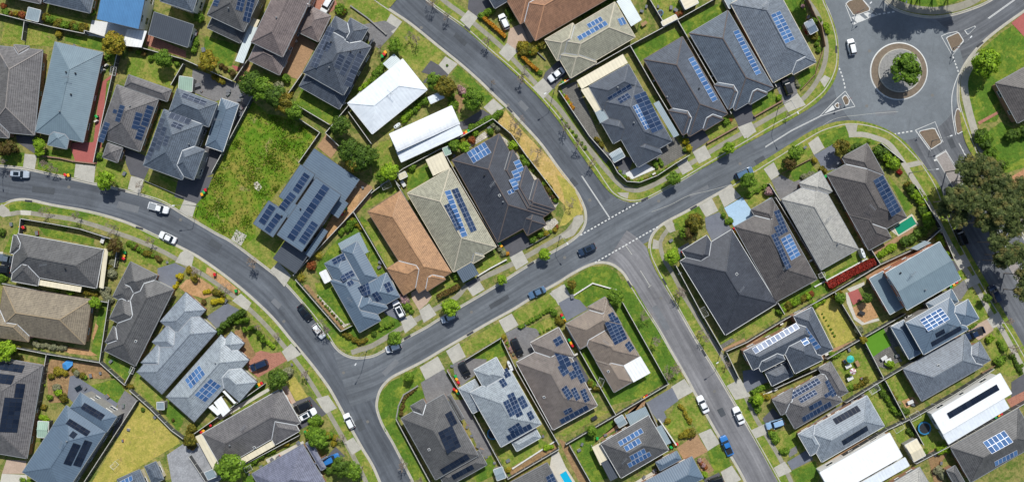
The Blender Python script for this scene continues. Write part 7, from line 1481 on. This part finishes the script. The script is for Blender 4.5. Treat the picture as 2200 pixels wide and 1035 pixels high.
simple('tarpaulin', [('sheet', lambda mb: [mb.face(f) for f in ([(-1.6,-.9,.3),(-.2,-1.2,.9),(0,.1,1.0),(-1.2,.6,.5)], [(-.2,-1.2,.9),(1.2,-.5,.4),(1.5,.5,.3),(0,.1,1.0)], [(-1.2,.6,.5),(0,.1,1.0),(1.5,.5,.3),(.2,1.2,.2)], [(-1.6,-.9,.0),(1.2,-.5,0),(.2,1.2,0)])], plain('tarp_blue','#3f88c4',.5,var=.1)), ('prop', lambda mb: mb.box(-.3,-.3,0,.3,.2,.8), M_wood)], 145, 783, .6, 'bright blue tarpaulin thrown over a garden heap', 'tarpaulin', .3, None, 'bright blue tarpaulin thrown over a garden heap')
def cline(o, x, y, ang=.6, s=1.0, look='folding wire clothesline'):
    px, py = q(o, x, y)
    def fr(mb):
        for a, b in (((-1.2, -.8), (1.2, -.8)), ((1.2, -.8), (1.2, .8)), ((1.2, .8), (-1.2, .8)), ((-1.2, .8), (-1.2, -.8))): mb.tube((a[0]*s, a[1]*s, 1.7), (b[0]*s, b[1]*s, 1.7), .03, .03, 5)
        for k in range(5): mb.tube((-1.2*s, (-.6+k*.3)*s, 1.7), (1.2*s, (-.6+k*.3)*s, 1.7), .008, .008, 3)
    simple('clothesline', [('frame', fr, M_frame), ('post', lambda mb: (mb.tube((-1.2*s, .8*s, 0), (-1.2*s, .8*s, 1.7), .03, .03, 5), mb.tube((1.2*s, .8*s, 0), (1.2*s, .8*s, 1.7), .03, .03, 5)), M_frame)], px, py, 1.7, look, 'clothesline', ang, 'clotheslines')
for c in [(C12,1243,280,-1.1),(C12,360,880,1.2,.9),(C16,1110,935,.5),(D18,310,240,.6,1.1),(D18,520,570,.6,1.1),(D18,660,470,.5,1.1),(C0,1130,775,1.2,.7),(A8,120,790,.4),(D4,530,920,.5,.8),(T00,970,610,1.4,.9),(D0,980,890,.8,.8),(B16,660,760,.3,.7)]: cline(*c)
def rock(o, x, y, s, look, m, cat='garden clutter', name='storage_box'):
    px, py = q(o, x, y); a = rt.random()*3
    simple(name, [('box_body', lambda mb: mb.box(-.5*s, -.35*s, 0, .5*s, .35*s, .5*s), m), ('lid', lambda mb: mb.box(-.53*s, -.38*s, .5*s, .53*s, .38*s, .56*s), M_furn)], px, py, .3, look, cat, a, 'small boxes in the yards')
cl = [('#c9c7c0', 'pale'), ('#b03a3a', 'red'), ('#3b6ea8', 'blue'), ('#6b6e72', 'grey'), ('#c08a4a', 'orange brown'), ('#3f7d5b', 'green')]
for i, (o, x, y) in enumerate([(T00,640,390),(T40,85,290),(T40,150,430),(T40,365,780),(T40,130,780),(T40,470,820),(T40,455,860),(T40,470,930),(T40,460,980),(A4,480,15),(A4,440,80),(A4,360,10),(B8,70,650),(B8,60,690),(B4,1510,10),(A8,700,540),(D4,540,965),(D4,640,900),(D4,740,840),(D4,790,820),(D4,960,700),(C0,860,800),(C0,780,820),(C0,950,700),(C0,920,1000),(D8,810,560),(D8,850,640),(D8,905,720),(D8,930,760),(D8,975,820),(D8,1045,870),(D8,1460,640),(D8,1160,850),(C16,890,600),(C16,850,700),(C16,1300,650),(C16,1330,690),(C16,1000,850),(D16,910,340),(D16,1020,720),(D16,930,770),(D16,1080,680),(D18,805,375),(D18,640,370),(D18,600,360),(D18,830,800),(D18,880,870),(D12,200,710),(D12,175,760),(D12,400,630),(D12,500,600),(D12,730,990),(D12,820,930),(T120,710,100),(T120,750,60),(T120,960,70),(T120,1000,90),(T120,850,60),(T160,540,150),(B12,960,465),(A16,515,465),(C8,1310,382),(C8,680,740),(C4,340,185),(C4,905,725),(B0,100,325),(B0,1430,650),(B0,320,400),(A0,1065,690),(D0,730,235),(D0,920,300),(D0,1055,385),(D0,1100,585),(D0,1050,680),(D0,1325,480),(C12,115,145),(A8,1000,300),(A12,560,680),(D16,640,650),(D16,1510,830)]):
    c = cl[(i*7) % 6]; rock(o, x, y, rt.uniform(.6, 1.1), c[1] + ' storage box', plain('box_' + c[1].replace(' ', '_'), c[0], .6))

# ================================================================ labels: say which one
def direction(a, b):
    dx, dy = a[0]-b[0], a[1]-b[1]; v = 'above' if dy < 0 else 'below'
    if abs(dy) > 2.2*abs(dx): return v
    if abs(dx) > 2.2*abs(dy): return 'left of' if dx < 0 else 'right of'
    return ('upper' if dy < 0 else 'lower') + ' ' + ('left' if dx < 0 else 'right') + ' of'
def words(s): return len(s.split())
SHORT = {
    'plain taupe tiled roof at the left edge': 'taupe left edge roof',
    'plain steel blue metal roof beside a red drive': 'steel roof by red drive',
    'taupe roof and scattered small solar arrays': 'taupe roof, scattered solar',
    'slate roof and long solar strips on its left slope': 'slate roof, left solar strips',
    'narrow steel blue gable roof beside the vacant lot': 'narrow steel gable roof',
    'dark grey tiled roof cut by the top edge': 'dark top edge roof',
    'brown tiled roof at the top left corner': 'brown top left roof',
    'bright blue metal roof and white terrace': 'bright blue roof',
    'dark metal roof behind the blue roofed house': 'dark metal top roof',
    'taupe upper roof with dark lower roof by the ribbed patio': 'taupe roof by ribbed patio',
    'large mauve brown roofs around a tan paved court': 'mauve brown roofs',
    'charcoal two level roof and three solar arrays': 'charcoal two level roof',
    'wide white metal hip roof': 'white hip roof',
    'curved white metal roof over a lower pale skillion': 'curved white roof',
    'steel grey flat roofs and long navy solar strips': 'steel flat roofs',
    'steel blue hips and small solar blocks beside the bend': 'steel blue hips',
    'plain orange tan tiled roof': 'orange tan roof',
    'beige grey tiled roof and a steel carport': 'beige roof with carport',
    'black tiled roof of many stepped hips': 'black stepped roof',
    'large terracotta tiled roof': 'large terracotta roof',
    'dark roof cut by the top edge beside the street': 'dark street top roof',
    'weathered beige roof beside the terracotta roof': 'weathered beige roof',
    'charcoal roof with cream patio covers on the corner': 'cream patio charcoal roof',
    'charcoal roof and a single pale blue solar strip, left of two': 'left blue strip roof',
    'charcoal roof whose solar strip faces the pale slate roof': 'right blue strip roof',
    'weathered slate roof nearest the roundabout': 'slate roof by roundabout',
    'brown tiled roof at the right edge above the hedge': 'brown right edge roof',
    'taupe roof ringed by cream patio slabs': 'taupe roof, cream slabs',
    'beige brown tiled roof without panels': 'beige brown roof',
    'long taupe roof with three stepped hips': 'long taupe stepped roof',
    'light grey tiled roof without panels, lower left': 'panelless light grey roof',
    'light grey roof behind the brick paved drive': 'roof by brick drive',
    'taupe roof behind two parked cars': 'taupe roof behind cars',
    'violet slate roof at the bottom edge': 'violet slate roof',
    'dark taupe roof and black panels in the lower left corner': 'black panelled corner-left roof',
    'blue grey three level roof with black solar grids': 'blue grey three level roof',
    'small dark slate roofs beside the gravel yard': 'small slate gravel-yard roofs',
    'dark taupe corner roof covered in black panels': 'black panelled junction roof',
    'light grey tiled roof with navy solar blocks and blue pool': 'light grey navy-solar roof',
    'brown tiled roof with many navy solar groups': 'brown many-solar roof',
    'tan brown roof and a white patio roof': 'tan roof, white patio',
    'dark grey roof with two paired blue solar arrays': 'roof with paired arrays',
    'steel grey roof at the bottom edge beside the flower bed': 'steel roof by flower bed',
    'dark brown roof at the bottom edge beside the pool': 'brown roof by pool',
    'huge black tiled roof beside the corner': 'huge black roof',
    'dark brown roof with navy and bright blue panels': 'navy and blue solar roof',
    'soft grey tiled roof without panels between two brown roofs': 'soft grey roof',
    'dark brown corner roof beside the green pool': 'brown green-pool roof',
    'steel blue gable roof and orange brick walls': 'orange brick steel roof',
    'steel blue two storey roof with a pale solar grid': 'steel pale-grid roof',
    'plain grey tiled roof beside the avenue': 'plain grey avenue roof',
    'white metal roof with one long black solar strip': 'white roof, black strip',
    'dark grey roof and blue panels at the lower right': 'lower right dark roof',
    'charcoal two storey roof with a row of pale panels': 'charcoal pale-panel roof',
    'taupe roof with five dark solar groups': 'taupe five-array roof',
    'light grey roof with two black solar strips': 'grey two-strip roof',
    'bare white metal roof at the bottom edge': 'bare white bottom roof',
    'plain grey brown roof at the bottom edge by the white roof': 'grey brown bottom roof',
}
for o, look, cat, pos, grp, fixed in THINGS:
    if fixed: o['label'] = fixed
# every other thing is told by its look and where it lies from its nearest house, counted outward
own = {}
for t in [t for t in THINGS if not t[5]]:
    hs = min(HOUSES, key=lambda h: math.dist(h[0], t[3])); own.setdefault((t[1], hs[1], direction(t[3], hs[0])), []).append((math.dist(hs[0], t[3]), t))
NUM = ['nearest', 'second nearest', 'third nearest', 'fourth nearest', 'fifth nearest', 'sixth nearest', 'seventh nearest', 'eighth nearest', 'ninth nearest', 'tenth nearest', 'eleventh nearest', 'twelfth nearest', 'thirteenth nearest', 'fourteenth nearest']
for (look, hs, r), l in own.items():
    l.sort(key=lambda v: v[0])
    for i, (d, t) in enumerate(l): t[0]['label'] = ' '.join((('' if len(l) == 1 else NUM[min(i, 13)] + ' ') + f'{look} {r} the {SHORT[hs]}').split()[:16])
